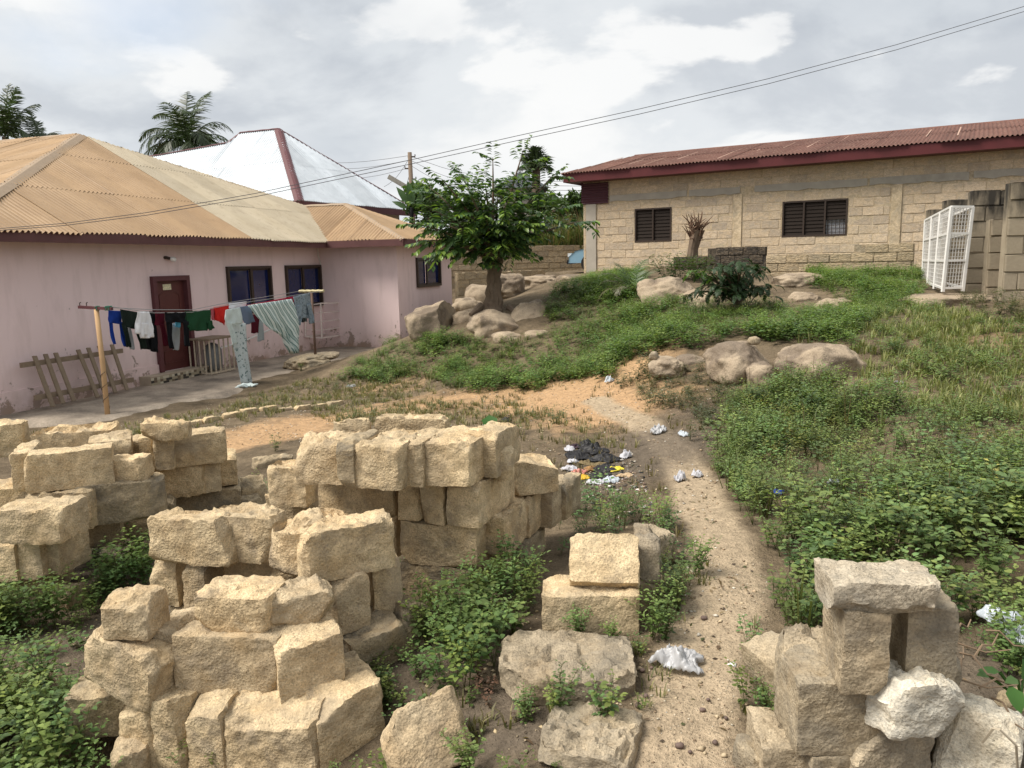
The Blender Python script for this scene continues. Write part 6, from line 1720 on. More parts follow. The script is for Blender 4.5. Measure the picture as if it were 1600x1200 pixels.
fill(soup, zone(Z4[:2], 70, RG, (-4, 0, 1.6, 6.5), path=0), PAT, .15, .25, (.070, .12, .034), (.17, .24, .07), T_NEAR, hs=(1.0, 1.5))
fill(soup, zone(Z4[:1], 90, RG, (-4, 0, 2.4, 6.5), path=0), PAT, .20, .30, (.070, .12, .034), (.17, .24, .07), T_NEAR, hs=(1.0, 1.5)); fill(soup, zone(Z4[:1], 40, RG, (-4, 0, 2.4, 6.5), path=0), PAT_BIG, .2, .3, (.070, .12, .034), (.15, .21, .065), T_NEAR)
fill(soup, zone([[(0, 860), (640, 860), (640, 1060), (1000, 1090), (900, 1300), (-200, 1300)], [(360, 760), (640, 860), (240, 880)]], 30, RG, (-4, 1.5, 1.6, 6.5), path=.2), PAT_LOW, .07, .15, (.070, .11, .034), (.15, .20, .065), T_NEAR)
Pb = zone(Z4[:4], 26, RG, (-4, 2, 1.6, 6.5), clump=.7, path=.25); fill(soup, Pb, PAT_BIG, .15, .25, (.068, .112, .036), (.14, .20, .062), T_NEAR)
tag(soup.build('weeds_among_blocks', ML), 'leafy green weeds growing up between the block heaps', 'weeds', kind='stuff'); n_tri += soup.tris()
# ---- dry scrub at the edge of the bare earth and thin growth in the yard
Z8 = [[(960, 600), (1010, 575), (1100, 575), (1160, 590), (1240, 605), (1140, 650), (1110, 690), (1075, 690), (1080, 650), (1010, 640)], [(1150, 880), (1195, 890), (1200, 960), (1160, 950)], [(1480, 470), (1700, 480), (1700, 520), (1560, 510)]]
P = zone(Z8, 70, RG, (0, 12, 3, 14), clump=.8); soup = Soup(); fill(soup, P, PAT_LOW, .12, .22, (.060, .075, .032), (.13, .13, .065), stem=True)
Z7 = [[(155, 672), (300, 645), (420, 612), (560, 578), (640, 562), (705, 604), (640, 622), (560, 640), (480, 642), (330, 668), (200, 705)], [(480, 645), (760, 622), (860, 640), (1000, 700), (900, 700), (770, 668), (560, 680)], [(640, 1060), (780, 1065), (900, 1110), (860, 1170), (740, 1150), (640, 1200), (600, 1180)]]
P = zone(Z7, 16, RG, (-8, 2, 2, 18), clump=.5); fill(soup, P, PAT_LOW, .08, .16, (.055, .080, .028), (.12, .14, .05), stem=False)
P = zone([[(740, 1065), (850, 1090), (900, 1120), (860, 1150), (760, 1150), (700, 1120)]], 160, RG, (-1, 1.2, 2, 4), path=0); fill(soup, P, PAT_LOW, .04, .08, (.075, .050, .030), (.17, .08, .05), stem=False)
tag(soup.build('dry_scrub', ML), 'thin dry scrub and creeping weeds on bare earth', 'weeds', kind='stuff'); n_tri += soup.tris()
# ---- grass
def grass(soup, P, h, nb, base, tipc, spread=.06, w=.005):
    N = len(P)
    if not N: return
    Pp = np.repeat(P, nb, axis=0); M = len(Pp)
    th = RG.uniform(0, 6.28, M); le = RG.uniform(.15, .8, M); H = h * RG.uniform(.5, 1.3, M)
    d = np.stack([np.cos(th), np.sin(th), 0 * th], -1)
    b = Pp + d * RG.uniform(0, spread, (M, 1)); sd = np.stack([-np.sin(th), np.cos(th), 0 * th], -1) * (w * RG.uniform(.7, 1.3, (M, 1)))
    m_ = b + d * (le * H * .35)[:, None] + np.array([0, 0, 1]) * (H * .6)[:, None]; t_ = b + d * (le * H)[:, None] + np.array([0, 0, 1]) * (H * (1 - .35 * le))[:, None]
    Q_ = np.stack([b - sd, b + sd, m_ + sd * .8, m_ - sd * .8, t_], 1)
    f = RG.uniform(0, 1, (M, 1)); C = (np.array(base) * (1 - f) + np.array(tipc) * f) * RG.uniform(.75, 1.25, (M, 1))
    soup._push(Q_, [np.array([(3, 2, 4)]), np.array([(0, 1, 2, 3)])], C)
Z3 = [[(1300, 472), (1440, 474), (1560, 500), (2300, 500), (2300, 690), (1600, 660), (1430, 650), (1345, 612), (1335, 560)]]
soup = Soup()
P = zone(Z3, 60, RG, (2, 14, 5, 15), clump=.6); grass(soup, zone(Z3, 90, RG, (2, 14, 5, 15), clump=1.0), .13, 14, (.13, .16, .055), (.34, .33, .14))
P = zone(Z3, 75, RG, (2, 14, 5, 15), clump=1.0); fill(soup, P, PAT_LOW, .11, .20, stem=False)
P = zone(Z1, 8, RG, (0, 8, 2.2, 11), clump=.5); grass(soup, P, .30, 9, (.07, .095, .03), (.16, .17, .06))
P = zone(Z2, 12, RG, (-6, 11, 8, 21), clump=.5); grass(soup, P, .20, 8, (.07, .095, .03), (.18, .18, .07), w=.006)
tag(soup.build('field_grass', MG), 'yellowish grass tufts on the slope by the partition walls', 'grass', kind='stuff'); n_tri += soup.tris()
soup = Soup()
P = zone(Z7, 75, RG, (-8, 2, 2, 18), clump=.55); grass(soup, P, .085, 9, (.11, .115, .045), (.31, .26, .14), .05, .005)
P = zone([[(-300, 690), (160, 672), (200, 705), (60, 690), (-300, 740)], [(0, 1005), (110, 990), (130, 1060), (0, 1065)], [(560, 605), (1130, 600), (1130, 760), (1060, 840), (880, 760), (760, 680)]], 22, RG, (-8, 3, 1.6, 14), clump=.5); grass(soup, P, .07, 8, (.09, .08, .04), (.24, .19, .10), .05, .004)
P = zone([[(965, 900), (1180, 880), (1200, 1000), (1150, 1200), (1000, 1200), (980, 1050)]], 120, RG, (0, 2, 1.8, 5), clump=.6, path=.13); grass(soup, P, .055, 8, (.10, .11, .04), (.24, .22, .10), .04, .003); fill(soup, P[::6], PAT_LOW, .04, .09, stem=False)
tag(soup.build('dry_grass', MG), 'short half-dry grass on the sandy yard', 'grass', kind='stuff'); n_tri += soup.tris()

# ---- stones, chips and dead leaves on the bare ground
def chips(name, label, polys, dens, smin, smax, cols, seed, box, cat='gravel', path=0, flat=.5):
    r = np.random.RandomState(seed); P = zone(polys, dens, r, box, clump=.6, path=path, pad=.0); N = len(P)
    s = r.uniform(smin, smax, (N, 1)) * r.uniform(.5, 1.2, (N, 1)); oct_ = np.array([(1, 0, 0), (0, 1, 0), (-1, 0, 0), (0, -1, 0), (0, 0, 1), (0, 0, -1)], float)
    Q_ = oct_[None] * r.uniform(.55, 1.2, (N, 6, 1)) + r.uniform(-.2, .2, (N, 6, 3)); th = r.uniform(0, 6.28, N)
    x = Q_[..., 0] * np.cos(th)[:, None] - Q_[..., 1] * np.sin(th)[:, None]; y = Q_[..., 0] * np.sin(th)[:, None] + Q_[..., 1] * np.cos(th)[:, None]
    Q_ = np.stack([x, y, Q_[..., 2] * flat], -1) * s[:, None] + P[:, None] + np.array([0, 0, 1]) * (s * flat * .4)[:, None]
    so = Soup(); C = np.array(cols)[r.randint(len(cols), size=N)] * r.uniform(.75, 1.25, (N, 1))
    so._push(Q_, [np.array([(0, 1, 4), (1, 2, 4), (2, 3, 4), (3, 0, 4), (1, 0, 5), (2, 1, 5), (3, 2, 5), (0, 3, 5)])], C)
    t = NT(name + '_mat'); return tag(so.build(name, t.done(t.attr(), .9, 0, .15)), label, cat, kind='stuff')
YARD = [[(150, 672), (420, 612), (640, 562), (720, 612), (960, 592), (1130, 600), (1120, 760), (1110, 840), (1200, 900), (1180, 1000), (1150, 1300), (960, 1300), (1000, 1010), (1080, 880), (880, 770), (760, 690), (420, 690), (200, 710)]]
chips('grit', 'fine grit on the sandy footpath', [[(960, 860), (1190, 860), (1210, 1000), (1160, 1300), (960, 1300)]], 900, .002, .008, [(.45, .38, .28), (.3, .22, .15), (.2, .15, .11), (.5, .44, .34)], 61, (0, 2, 1.6, 4.6))
chips('gravel', 'small stones and crumbs of block on the bare earth', YARD, 130, .005, .018, [(.45, .36, .24), (.4, .3, .2), (.25, .18, .12), (.55, .5, .42)], 62, (-8, 3, 1.6, 16))
chips('block_crumbs', 'crumbs of sandcrete lying round the block heaps', [[(-200, 900), (100, 860), (260, 800), (420, 800), (640, 900), (900, 850), (1060, 870), (1000, 1100), (900, 1300), (-200, 1300)]], 160, .004, .02, [(.5, .4, .26), (.42, .33, .2), (.3, .24, .16)], 63, (-4, 1.5, 1.6, 6))
chips('rubbish_chips', 'scattered pale chips and scraps spilling from the rubbish heap', [[(900, 740), (1000, 740), (1030, 800), (960, 830), (910, 790)]], 330, .006, .024, [(.7, .68, .66), (.6, .5, .45), (.35, .25, .18), (.12, .08, .07), (.7, .6, .55), (.06, .06, .07)], 64, (-1, 2, 3, 8), 'litter', flat=.3)
chips('ash', 'burnt black flakes and ash round the rubbish heap', [[(880, 695), (990, 705), (1010, 760), (940, 790), (890, 760)]], 420, .006, .03, [(.02, .02, .02), (.05, .045, .04), (.12, .10, .08), (.3, .28, .25)], 66, (-1, 2, 3, 8), 'ash', flat=.3)
chips('scraps', 'small pale scraps of litter on the bare earth', YARD, 2.2, .012, .03, [(.7, .68, .66), (.6, .58, .5), (.05, .05, .05), (.5, .42, .35)], 65, (-8, 3, 3, 16), 'litter', flat=.25)
P = zone(YARD + [[(0, 1000), (120, 1000), (130, 1070), (0, 1070)], [(640, 1050), (1000, 1090), (960, 1300), (560, 1300)], [(1480, 960), (1900, 960), (1900, 1400), (1500, 1400)]], 110, RG, (-8, 4, 1.6, 12), path=0, clump=.5); N = len(P)
so = Soup(); so.leaves(P + np.array([0, 0, .006]), RG.normal(size=(N, 3)) * np.array([1, 1, .12]), RG.normal(size=(N, 3)) * .35 + np.array([0, 0, 1]), RG.uniform(.012, .045, N), RG.uniform(.006, .02, N), np.array([(.13, .085, .05), (.20, .14, .08), (.07, .05, .035), (.26, .19, .11), (.09, .10, .04)])[RG.randint(5, size=N)], T_FAR)
tag(so.build('dead_leaves', MG), 'dead leaves and bits of straw strewn on the ground', 'leaf litter', kind='stuff')

# ------------------------------------------------------------------ single plants
def plant(px, py, label, s, pats=PAT, k=3, base=GREEN, bright=BRIGHT, lift=0.0, cat='plant', z=None, seed=1, r=.05):
    p = ong(px, py) if z is None else onz(px, py, z)
    so = Soup(); rr = np.random.RandomState(seed)
    for i in range(k):
        q = np.array([[p.x + rr.uniform(-r, r), p.y + rr.uniform(-r, r), p.z - .01]])
        place(so, pats[(seed + i) % len(pats)], q, np.array([s * rr.uniform(.8, 1.15)]), rr.uniform(0, 6.28, 1), rr.uniform(1.0, 1.5, 1), base, bright, rr, T_NEAR)
    return tag(so.build('weed_plant', ML, origin=tuple(p)), label, cat, 'single weeds by the blocks')
for i, (px, py, s, lab) in enumerate([
        (655, 1010, .26, 'weed growing over the lichen-stained grey block'), (690, 975, .30, 'tall weed behind the lichen-stained grey block'), (745, 962, .27, 'bushy weed at the foot of the tall stack'), (800, 990, .26, 'weed with small red fruits beside the flat block'),
        (872, 1120, .20, 'leafy weed in front of the broken pale slab'), (912, 1078, .13, 'small weed sprouting from the broken pale slab'), (945, 1135, .22, 'leafy weed at the corner of the broken pale slab'), (820, 1128, .15, 'thin weed beside the reddish ground cover'),
        (905, 1000, .17, 'weed in front of the clean flat block'), (955, 1008, .14, 'small weed at the path-side foot of the clean flat block'), (1060, 960, .22, 'weed hanging over the footpath edge'), (1040, 1000, .2, 'weed at the footpath edge beside the flat block'),
        (1172, 1040, .2, 'slender weed between footpath and pale pile'), (1195, 1110, .2, 'trailing weed beside the smooth leaning block'), (1215, 1165, .2, 'weed at the path-side foot of the pale pile'),
        (118, 1105, .24, 'tall sprig in front of the tilted block'), (60, 1160, .34, 'bushy weed in front of the stepped heap end'), (290, 1215, .2, 'small weed at the foot of the stepped heap'), (340, 1225, .15, 'seedling at the foot of the wide base block'),
        (700, 1190, .22, 'weed in front of the half buried leaning block'), (735, 1215, .2, 'weed beside the half buried leaning block'), (20, 900, .28, 'weed at the uprights of the long low heap'), (150, 880, .3, 'broad-leaved weed below the long stained block'),
        (215, 860, .28, 'weed beside the large full block'), (600, 1100, .2, 'weed under the half buried block'), (470, 580, .22, 'weed by the broken concrete under the laundry'), (555, 660, .2, 'dry weed behind the kerb'), (430, 705, .2, 'thin reddish weed in the sand heap')]):
    plant(px, py, lab, s * .72, PAT_P if i % 3 else PAT_BP, 3, seed=400 + i, r=.0)
# big heart-shaped leaf
def leaf_thing(name, px, py, z, L, w, a, n, mat, label, stem_to=None, col=(.05, .12, .03)):
    p = np.array([list(onz(px, py, z))]); so = Soup()
    so.leaves(p, np.array([a], float), np.array([n], float), np.array([L]), np.array([w]), np.array([col]), T_NEAR)
    if stem_to is not None: so.stems(p, np.array([stem_to], float), np.array([.012]), np.array([sc3(col, .8)]))
    return so
p = ong(765, 682); e = empty('heart_leaf_plant', p); tag(e, 'single heart-shaped green leaf on a stalk behind the tall stack', 'plant')
so = Soup(); so.leaves(np.array([[p.x, p.y, p.z + .26]]), np.array([[.1, -.6, -.75]]), np.array([[0, -.7, .6]]), np.array([.20]), np.array([.19]), np.array([(.05, .14, .03)]), T_NEAR); so.build('leaf', ML, e)
so = Soup(); so.stems(np.array([[p.x, p.y, p.z]]), np.array([[p.x, p.y, p.z + .27]]), np.array([.014]), np.array([(.07, .13, .03)])); so.build('stalk', ML, e)
p = onz(1595, 1075, .22); e = empty('big_leaf_plant', (p.x, p.y, .1)); tag(e, 'plant with large oval glossy leaves among the rubbish beside the pale pile', 'plant')
for (px, py, L, w, a, n, c) in ((1577, 1070, .095, .06, (.02, -.75, -.62), (0, -.65, .75), (.07, .17, .035)), (1562, 1050, .07, .03, (-.8, .1, .1), (0, -.5, .85), (.06, .13, .035)), (1590, 1062, .06, .035, (-.7, -.3, .1), (0, -.5, .85), (.09, .16, .05)),
                             (1600, 1030, .08, .05, (.5, -.5, .2), (0, -.4, .9), (.05, .11, .03)), (1545, 1055, .05, .03, (-.8, -.2, .2), (0, -.4, .9), (.06, .12, .03))):
    leaf_thing('leaf', px, py, .26, L, w, a, n, ML, '', (p.x + .02, p.y + .02, .16), c).build('leaf', ML, e)

# ------------------------------------------------------------------ the tree on the boulders
rt_ = np.random.RandomState(7)
tb_ = at(772, 484, 17.0); tb_.z = gz(tb_.x, tb_.y) - .15
tree = empty('leafy_tree', tb_); tag(tree, 'leafy tree with stout pollarded trunk rising from the boulders', 'tree')
def loft(pts, rad, n=16, ridge=.16, seed=0):
    V_, F_ = [], []
    for i, (p, r) in enumerate(zip(pts, rad)):
        for k in range(n):
            th = 2 * math.pi * k / n
            rr = r * (1 + ridge * math.sin(3 * th + seed + i * .25) + ridge * .7 * math.sin(5 * th + 2 * seed - i * .3) + .06 * math.sin(9 * th + i))
            V_.append((p[0] + rr * math.cos(th), p[1] + rr * math.sin(th), p[2]))
    for i in range(len(pts) - 1):
        for k in range(n): F_.append((i * n + k, i * n + (k + 1) % n, (i + 1) * n + (k + 1) % n, (i + 1) * n + k))
    F_.append(tuple((len(pts) - 1) * n + k for k in range(n)))
    return V_, F_
kx = 17.0 / F
def tp(px, py, dy=0.0): return at(px, py, 17.0 + dy)
m = MB()
for (pl, rl, sd) in (([(772, 490), (772, 470), (770, 445), (772, 420), (775, 400)], [.23, .135, .10, .095, .08], 0), ([(765, 482), (765, 460), (767, 430), (764, 405)], [.13, .085, .07, .05], 2), ([(779, 482), (778, 455), (778, 425), (783, 406)], [.11, .07, .065, .045], 4)):
    V_, F_ = loft([tp(np.interp(j / 14, np.linspace(0, 1, len(pl)), [c[0] for c in pl]) + 1.2 * math.sin(j * 1.7 + sd), np.interp(j / 14, np.linspace(0, 1, len(pl)), [c[1] for c in pl])) for j in range(15)], [np.interp(j / 14, np.linspace(0, 1, len(rl)), rl) * (1 + .08 * math.sin(j * 2.3 + sd)) for j in range(15)], 22, .13, sd); m.add(V_, F_)
for (a, b, r) in (((752, 478), (735, 492), .09), ((795, 480), (812, 494), .08)): m.tube([tp(*a), tp(*b, -.3)], [r, r * .5], 7)
m.build('trunk', MBARK, tree)
tips = [(648, 350, -.3, 11), (660, 320, .1, 11), (670, 292, .3, 11), (690, 280, -.5, 11), (720, 272, .4, 11), (664, 376, .2, 9), (692, 390, -.4, 9), (720, 388, -.6, 11), (700, 330, .9, 12), (690, 350, -.7, 12), (735, 305, -1.0, 12), (740, 292, .8, 10),
        (758, 286, -.2, 10), (760, 345, -1.0, 12), (780, 378, -.8, 11), (790, 320, -1.1, 11), (778, 304, .5, 9), (770, 246, .1, 2), (819, 233, 0, 9), (842, 296, .3, 10), (866, 272, .1, 5), (878, 324, -.4, 7), (911, 345, 0, 6), (848, 350, .5, 13), (810, 390, -.4, 9), (820, 325, .9, 13), (830, 340, -.6, 13), (812, 300, -.3, 12), (800, 355, -.9, 12)]
limbs = MB(); soup = Soup()
start = tp(773, 405)
def bez(a, b, c, t): return a * (1 - t) ** 2 + b * 2 * t * (1 - t) + c * t * t
O_, A_l, N_l, L_l, W_l, C_l2 = [], [], [], [], [], []
def branchlet(p0, d, Ln, dark):
    d = unit(np.array(d, float)); k = int(Ln / .055)
    sidev = unit(np.cross(d, [0, 0, 1.0])); p = np.array(p0, float); pts = [p.copy()]
    for j in range(k):
        d = unit(d + np.array([0, 0, -.03])); p = p + d * (Ln / k); pts.append(p.copy())
        for s in (-1, 1):
            if rt_.rand() < .05: continue
            f = j / k; sz = rt_.uniform(.13, .22) * (1 - .25 * f)
            a = sidev * s * .85 + d * .45 + np.array([0, 0, rt_.uniform(-.65, -.05)])
            O_.append(p + sidev * s * .01); A_l.append(a); N_l.append(np.array([0, 0, 1.]) + sidev * s * .5 + rt_.uniform(-.35, .35, 3))
            L_l.append(sz); W_l.append(sz * rt_.uniform(.42, .55))
            young = (f > .5 and rt_.rand() < .36) or rt_.rand() < .07
            base = np.array((.22, .33, .07)) if young else np.array((.052, .10, .032)) * rt_.uniform(.7, 1.5)
            C_l2.append(base * rt_.uniform(.8, 1.2))
    return pts
for i, (px, py, dy, nbr) in enumerate(tips):
    T = tp(px, py, dy); mid = (start + T) / 2 + Vector((0, 0, .25)); s_ = start + Vector((rt_.uniform(-.15, .15), rt_.uniform(-.12, .12), rt_.uniform(-.1, .15)))
    P_ = [bez(s_, mid, T, t) for t in np.linspace(0, 1, 9)]
    limbs.tube(P_, [.055, .05, .045, .038, .032, .026, .02, .014, .008], 6)
    dirv = np.array(P_[-1] - P_[-3]); branchlet(P_[-2], dirv, .55, 0)
    for t in np.linspace(.30 if nbr > 5 else .6, .97, nbr):
        c = np.array(bez(s_, mid, T, t)); dd = unit(np.array(T - s_)); th = rt_.uniform(0, 6.28)
        o1_ = unit(np.cross(dd, [.2, .3, 1.0])); o2_ = np.cross(dd, o1_)
        branchlet(c, dd * rt_.uniform(.2, .8) + o1_ * math.cos(th) + o2_ * math.sin(th) + np.array([0, 0, .15]), rt_.uniform(.35, .7), 1 - t)
limbs.build('limb', MBARK, tree)
soup.leaves(np.array(O_), np.array(A_l), np.array(N_l), np.array(L_l), np.array(W_l), np.array(C_l2), T_NEAR)
cr = soup.build('crown', MTR, tree); n_tri += soup.tris()
# sprouts low on the trunk
soup = Soup(); O_, A_l, N_l, L_l, W_l, C_l2 = [], [], [], [], [], []
for (px, py) in ((755, 400), (768, 405), (782, 395), (760, 385), (790, 388), (750, 410), (776, 410)):
    for q in range(2): branchlet(np.array(tp(px, py, -.25)), (rt_.uniform(-1, 1), -.8, rt_.uniform(-.4, .5)), .35, 0)
soup.leaves(np.array(O_), np.array(A_l), np.array(N_l), np.array(L_l), np.array(W_l), np.array(C_l2), T_NEAR); soup.build('trunk_sprouts', MTR, tree)

# ------------------------------------------------------------------ palms
def frond(soup, base, d, Ln, droop, col, r, nl=30, lw=.05, ll=.7, hang=.5):
    d = unit(np.array(d, float)); p = np.array(base, float); pts = [p.copy()]; ds = [d.copy()]
    for j in range(nl):
        d = unit(d + np.array([0, 0, -droop * (j / nl) * 2.2 / nl * 2])); p = p + d * Ln / nl; pts.append(p.copy()); ds.append(d.copy())
    pts, ds = np.array(pts), np.array(ds)
    soup.stems(pts[:-1], pts[1:], np.linspace(.09, .015, nl) * Ln / 3.3, np.tile(np.array(col) * 1.5, (nl, 1)))
    o, a, n, L, w, C = [], [], [], [], [], []
    for j in range(4, nl):
        f = j / nl; sd = unit(np.cross(ds[j], [0, 0, 1.0])); nn = np.cross(sd, ds[j])
        for s in (-1, 1):
            a.append(sd * s * .8 + ds[j] * (.55 + .5 * f) + np.array([0, 0, -hang * r.uniform(.4, 1.3)]) + nn * .15); o.append(pts[j]); n.append(nn + r.uniform(-.3, .3, 3))
            L.append(ll * math.sin(math.pi * min(1, .18 + f * .78)) * r.uniform(.8, 1.1)); w.append(lw * r.uniform(.8, 1.2)); C.append(np.array(col) * r.uniform(.7, 1.35))
    soup.leaves(np.array(o), np.array(a), np.array(n), np.array(L), np.array(w), np.array(C), T_LEAFLET)
def palm(px, py, Y, fr, label, scale=1.0, seed=1, trunk_r=.17, col=(.040, .062, .022)):
    r = np.random.RandomState(seed); c = at(px, py, Y); zb_ = gz(c.x, c.y) - .3
    e = empty('palm_tree', (c.x, c.y, zb_)); tag(e, label, 'palm tree')
    m = MB(); m.tube([(c.x + .1, c.y, zb_), (c.x - .1, c.y, (zb_ + c.z) / 2), tuple(c)], [trunk_r * 1.3, trunk_r, trunk_r * .9], 9); m.build('trunk', MBARK, e, True)
    for (az, el, Ln, dr) in fr:
        so = Soup(); d = (math.cos(math.radians(az)) * math.cos(math.radians(el)), math.sin(math.radians(az)) * math.cos(math.radians(el)), math.sin(math.radians(el)))
        frond(so, c, d, Ln * scale, dr, np.array(col) * r.uniform(.75, 1.25), r, 44, .06 * scale, 1.05 * scale, .75); so.build('frond', MPALM, e)
palm(292, 226, 46., [(172, 42, 3.5, 1.0), (150, 60, 3.7, .9), (128, 66, 3.3, .8), (60, 70, 3.9, .55), (40, 78, 3.5, .9), (8, 52, 3.3, 1.1), (0, 30, 3.2, 1.0), (186, 12, 3.3, 1.0), (200, 30, 3.2, 1.2), (262, 66, 3.2, .9), (290, 60, 3.2, 1.0), (-18, 8, 3.6, .7), (225, 35, 2.8, 1.3), (318, 34, 2.8, 1.3), (100, 74, 3.6, .5), (160, 22, 3.2, 1.2), (20, 18, 3.3, 1.1), (250, 15, 2.6, 1.3), (300, 12, 2.6, 1.3), (80, 45, 3.2, 1.0)],
     'coconut palm crown rising behind the white metal roof', 1.0, 3)
palm(8, 214, 42., [(80, 80, 2.9, .4), (30, 62, 2.6, .6), (150, 70, 2.8, .5), (-10, 35, 1.6, 1.0), (200, 50, 2.8, .8), (100, 60, 2.6, .6), (-60, 60, 2.4, .8), (240, 40, 2.6, .8), (0, 75, 2.7, .4), (170, 30, 2.6, .9)], 'dark palm crown at the end of the tan roof ridge', 1.0, 5)
palm(66, 222, 43., [(10, 30, 2.0, 1.0), (30, 45, 1.8, 1.1), (160, 72, 2.2, .3), (150, 66, 2.0, .35), (-20, 20, 1.9, 1.1), (200, 20, 1.5, 1.0), (45, 60, 1.5, 1.2)], 'small palm fronds showing just above the tan roof ridge', .8, 6)
palm(838, 262, 52., [(90 + k * 33, 25 + 30 * (k % 3), 1.6, .5 + .25 * (k % 2)) for k in range(16)], 'stout oil palm top seen behind the leafy tree', .85, 8, .3)
# young palm in the weeds
p = at(988, 452, 16.5); p.z = gz(p.x, p.y); e = empty('young_palm', p); tag(e, 'young palm with arching and dried fronds among weeds before the block building', 'palm tree')
r9 = np.random.RandomState(9)
for i, (az, el, Ln, dr, c) in enumerate([(20, 62, 1.0, .9, (.06, .10, .03)), (50, 70, 1.05, .8, (.06, .11, .03)), (160, 50, 1.0, 1.2, (.14, .13, .07)), (190, 35, 1.0, 1.3, (.16, .14, .08)), (140, 72, .9, .7, (.06, .10, .03)), (-30, 40, .9, 1.1, (.06, .10, .03)), (230, 45, .8, 1.2, (.13, .12, .07)), (300, 50, .8, 1.0, (.06, .09, .03)), (0, 45, 1.1, .8, (.06, .1, .03)), (175, 60, 1.0, 1.0, (.10, .11, .05))]):
    so = Soup(); d = (math.cos(math.radians(az)) * math.cos(math.radians(el)), math.sin(math.radians(az)) * math.cos(math.radians(el)), math.sin(math.radians(el)))
    frond(so, p, d, Ln, dr, c, r9, 26, .018, .28, .35); so.build('frond', MPALM, e)
# ------------------------------------------------------------------ dark feathery shrub on the boulders
p = at(1152, 476, 13.6); e = empty('feathery_shrub', p); tag(e, 'dark feathery-leaved shrub arching over the domed boulders', 'shrub')
m = MB(); rs_ = np.random.RandomState(31); so = Soup()
for i in range(34):
    tx, ty = rs_.uniform(1062, 1212), rs_.uniform(402, 466); ty = max(ty, 402 + abs(tx - 1150) * .35)
    T = at(tx, ty, 13.6 + rs_.uniform(-.7, .5)); P_ = [bez(p, (p + T) / 2 + Vector((0, 0, .3)), T, t) for t in np.linspace(0, 1, 6)]
    m.tube(P_, [.02, .017, .014, .011, .008, .004], 5)
    for q in range(10):
        a = np.array(bez(p, (p + T) / 2 + Vector((0, 0, .3)), T, rs_.uniform(.35, 1.0))); th = rs_.uniform(0, 6.28)
        bright = tx < 1110 and ty < 440 and rs_.rand() < .7
        frond(so, a, (math.cos(th), math.sin(th), rs_.uniform(-.2, .5)), rs_.uniform(.22, .38), 1.0, (.085, .150, .035) if bright else (.028, .056, .020), rs_, 13, .020, .075, .25)
m.build('stem', MBARK, e); so.build('foliage', ML, e); n_tri += so.tris()
# bushy weed beside it
p = at(1078, 420, 17.5); p.z = gz(p.x, p.y); so = Soup(); rr = np.random.RandomState(8)
for i in range(16): place(so, PAT_LOW[i % 5], np.array([[p.x + rr.uniform(-.55, .45), p.y + rr.uniform(-.3, .3), p.z]]), np.array([rr.uniform(.35, .6)]), rr.uniform(0, 6, 1), np.array([1.1]), (.03, .06, .02), (.09, .13, .035), rr, T_FAR)
tag(so.build('bushy_weed', ML, origin=tuple(p)), 'rounded green weed clump in front of the blackened block wall', 'plant')
# pruned stump with dead twigs
p = at(1082, 402, 20.9); p.z = gz(p.x, p.y); e = empty('pruned_stump', p); tag(e, 'pruned dead stump bristling with brown twigs against the block building', 'tree stump')
def sp(px, py): return at(px, py, 20.9)
m = MB(); V_, F_ = loft([sp(1080, 412), sp(1082, 390), sp(1086, 372), sp(1090, 360)], [.14, .11, .13, .15], 12, .2, 1); m.add(V_, F_); m.build('trunk', MBARK, e)
m = MB(); rr = np.random.RandomState(3); MT['dead'] = m_plain('dead_brown_twig', (.14, .085, .055), .9, .3)
for i in range(70):
    a = sp(rr.uniform(1078, 1098), rr.uniform(352, 380)) + Vector((0, rr.uniform(-.15, .15), 0)); b = a + Vector((rr.uniform(-.32, .32), rr.uniform(-.25, .2), rr.uniform(.02, .45)))
    m.tube([a, a.lerp(b, .5) + Vector((rr.uniform(-.04, .04), 0, .03)), b], [.022, .016, .005], 4)
m.build('twigs', MT['dead'], e)
# ------------------------------------------------------------------ background greenery
def bush(name, px, py, w, h, Y, n, label, base, bright, lsz=.16, seed=1, cat='tree', group='trees behind the compound'):
    r = np.random.RandomState(seed); c = at(px, py, Y); k = Y / F; rx, rz = w / 2 * k, h / 2 * k; zb_ = gz(c.x, c.y)
    e = empty(name, (c.x, c.y, zb_)); tag(e, label, cat, group)
    m = MB(); m.tube([(c.x, c.y, zb_ - .2), (c.x + .1, c.y, c.z), (c.x, c.y, c.z + rz * .6)], [.16, .1, .03], 7)
    for q in range(6): m.tube([(c.x, c.y, c.z - rz * .6), (c.x + r.uniform(-.7, .7) * rx, c.y + r.uniform(-.5, .5) * rx, c.z + r.uniform(0, .7) * rz)], [.07, .02], 5)
    m.build('trunk', MBARK, e)
    K = 26; cen = unit(r.normal(size=(K, 3))) * (r.uniform(.2, 1, (K, 1)) ** .6) * np.array([rx, rx * .8, rz]) * .85
    i = r.randint(K, size=n); P_ = cen[i] + r.normal(size=(n, 3)) * np.array([rx, rx * .8, rz]) * .17 + np.array(c)
    a = unit(r.normal(size=(n, 3)) + np.array([0, 0, -.3])); nn = r.normal(size=(n, 3)) * .5 + np.array([0, 0, 1])
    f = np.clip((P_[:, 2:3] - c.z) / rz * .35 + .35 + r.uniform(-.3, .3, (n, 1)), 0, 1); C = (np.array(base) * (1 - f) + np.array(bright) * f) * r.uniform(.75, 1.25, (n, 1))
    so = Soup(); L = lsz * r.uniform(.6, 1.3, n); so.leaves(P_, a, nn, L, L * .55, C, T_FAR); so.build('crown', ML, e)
bush('background_tree', 668, 312, 80, 60, 38., 2600, 'bushy green tree behind the white-roofed house and the leafy tree', (.028, .055, .018), (.09, .15, .04), .3, 51)
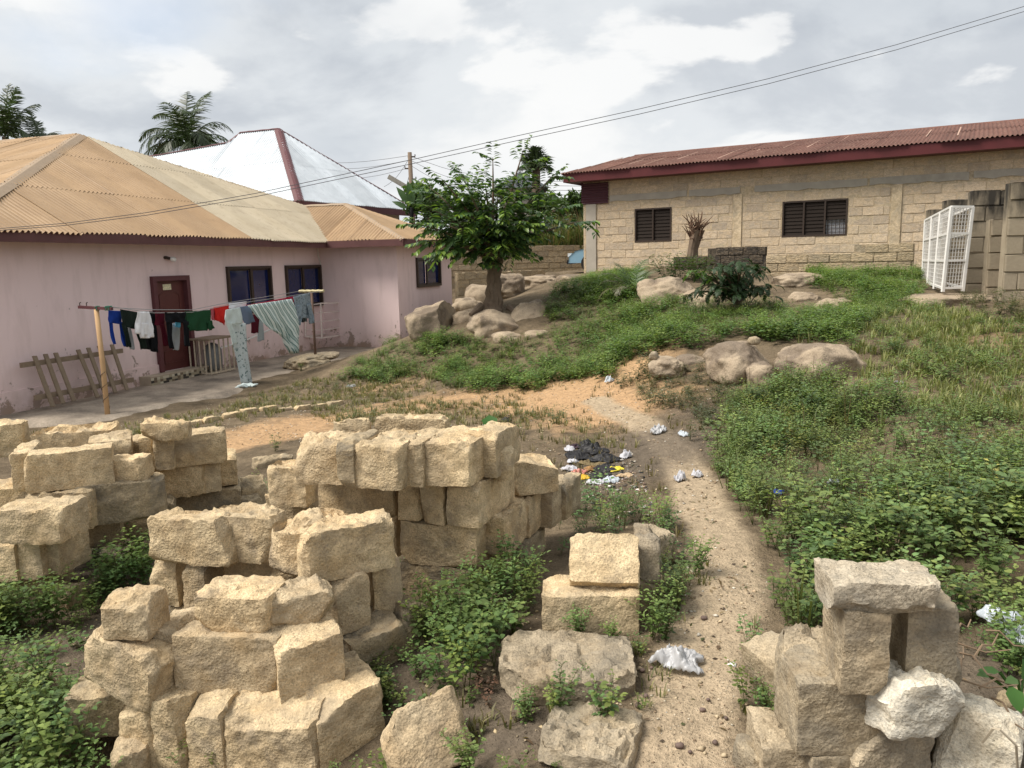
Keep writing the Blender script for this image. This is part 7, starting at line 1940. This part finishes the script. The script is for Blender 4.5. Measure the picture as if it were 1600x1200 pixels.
bush('background_tree', 885, 335, 70, 50, 44., 2400, 'round green tree behind the tall grass', (.028, .05, .018), (.08, .125, .04), .3, 52)
bush('background_tree', 905, 325, 46, 56, 40., 1600, 'slim green tree beside the block building corner', (.03, .055, .018), (.08, .13, .04), .26, 53)
bush('background_tree', 735, 340, 80, 60, 42., 2000, 'dark tree hidden behind the leafy tree crown', (.02, .04, .015), (.06, .1, .03), .3, 54)
bush('background_tree', 850, 320, 60, 36, 50., 1400, 'low green tree near the distant dark roof', (.028, .05, .018), (.08, .12, .04), .3, 55)
for i, (px, py, az) in enumerate(((622, 300, 150), (634, 292, 100), (642, 298, 60))):
    pass
# tall grass behind the compound wall
soup = Soup(); r = np.random.RandomState(4)
a, b = at(815, 385, 33.5), at(925, 385, 35.0); N = 420
P_ = np.stack([r.uniform(a.x, b.x, N), r.uniform(33.2, 36.5, N), np.full(N, 1.2)], -1); P_[:, 2] = ground_z(P_[:, 0], P_[:, 1])
grass(soup, P_[:300], 2.3, 10, (.055, .085, .028), (.17, .19, .08), .3, .018); grass(soup, P_[300:], 2.5, 9, (.14, .10, .05), (.26, .19, .11), .25, .018)
tag(soup.build('tall_grass', MG), 'tall reedy grass growing behind the boundary wall', 'grass', kind='stuff')
# banana-like leaves at the end of the white roof
p = at(630, 330, 37.); e = empty('banana_plant', (p.x, p.y, gz(p.x, p.y))); tag(e, 'broad-leaved plant showing above the end of the white metal roof', 'plant')
for (px, py, a, L) in ((640, 322, (-.55, 0, .9), 1.1), (645, 322, (-.15, 0, 1.0), 1.2), (652, 325, (.25, 0, .9), .9), (636, 326, (-.9, 0, .5), .8)):
    q = at(px, py, 37.); so = Soup(); so.leaves(np.array([list(q)]), np.array([a], float), np.array([[.2, -1, .3]]), np.array([L]), np.array([L * .32]), np.array([(.05, .10, .03)]), T_NEAR); so.build('leaf', ML, e)
m = MB(); m.tube([(p.x, p.y, gz(p.x, p.y)), tuple(at(644, 324, 37.))], [.16, .08], 8); m.build('stem', ML, e)
print('foliage triangles', n_tri)
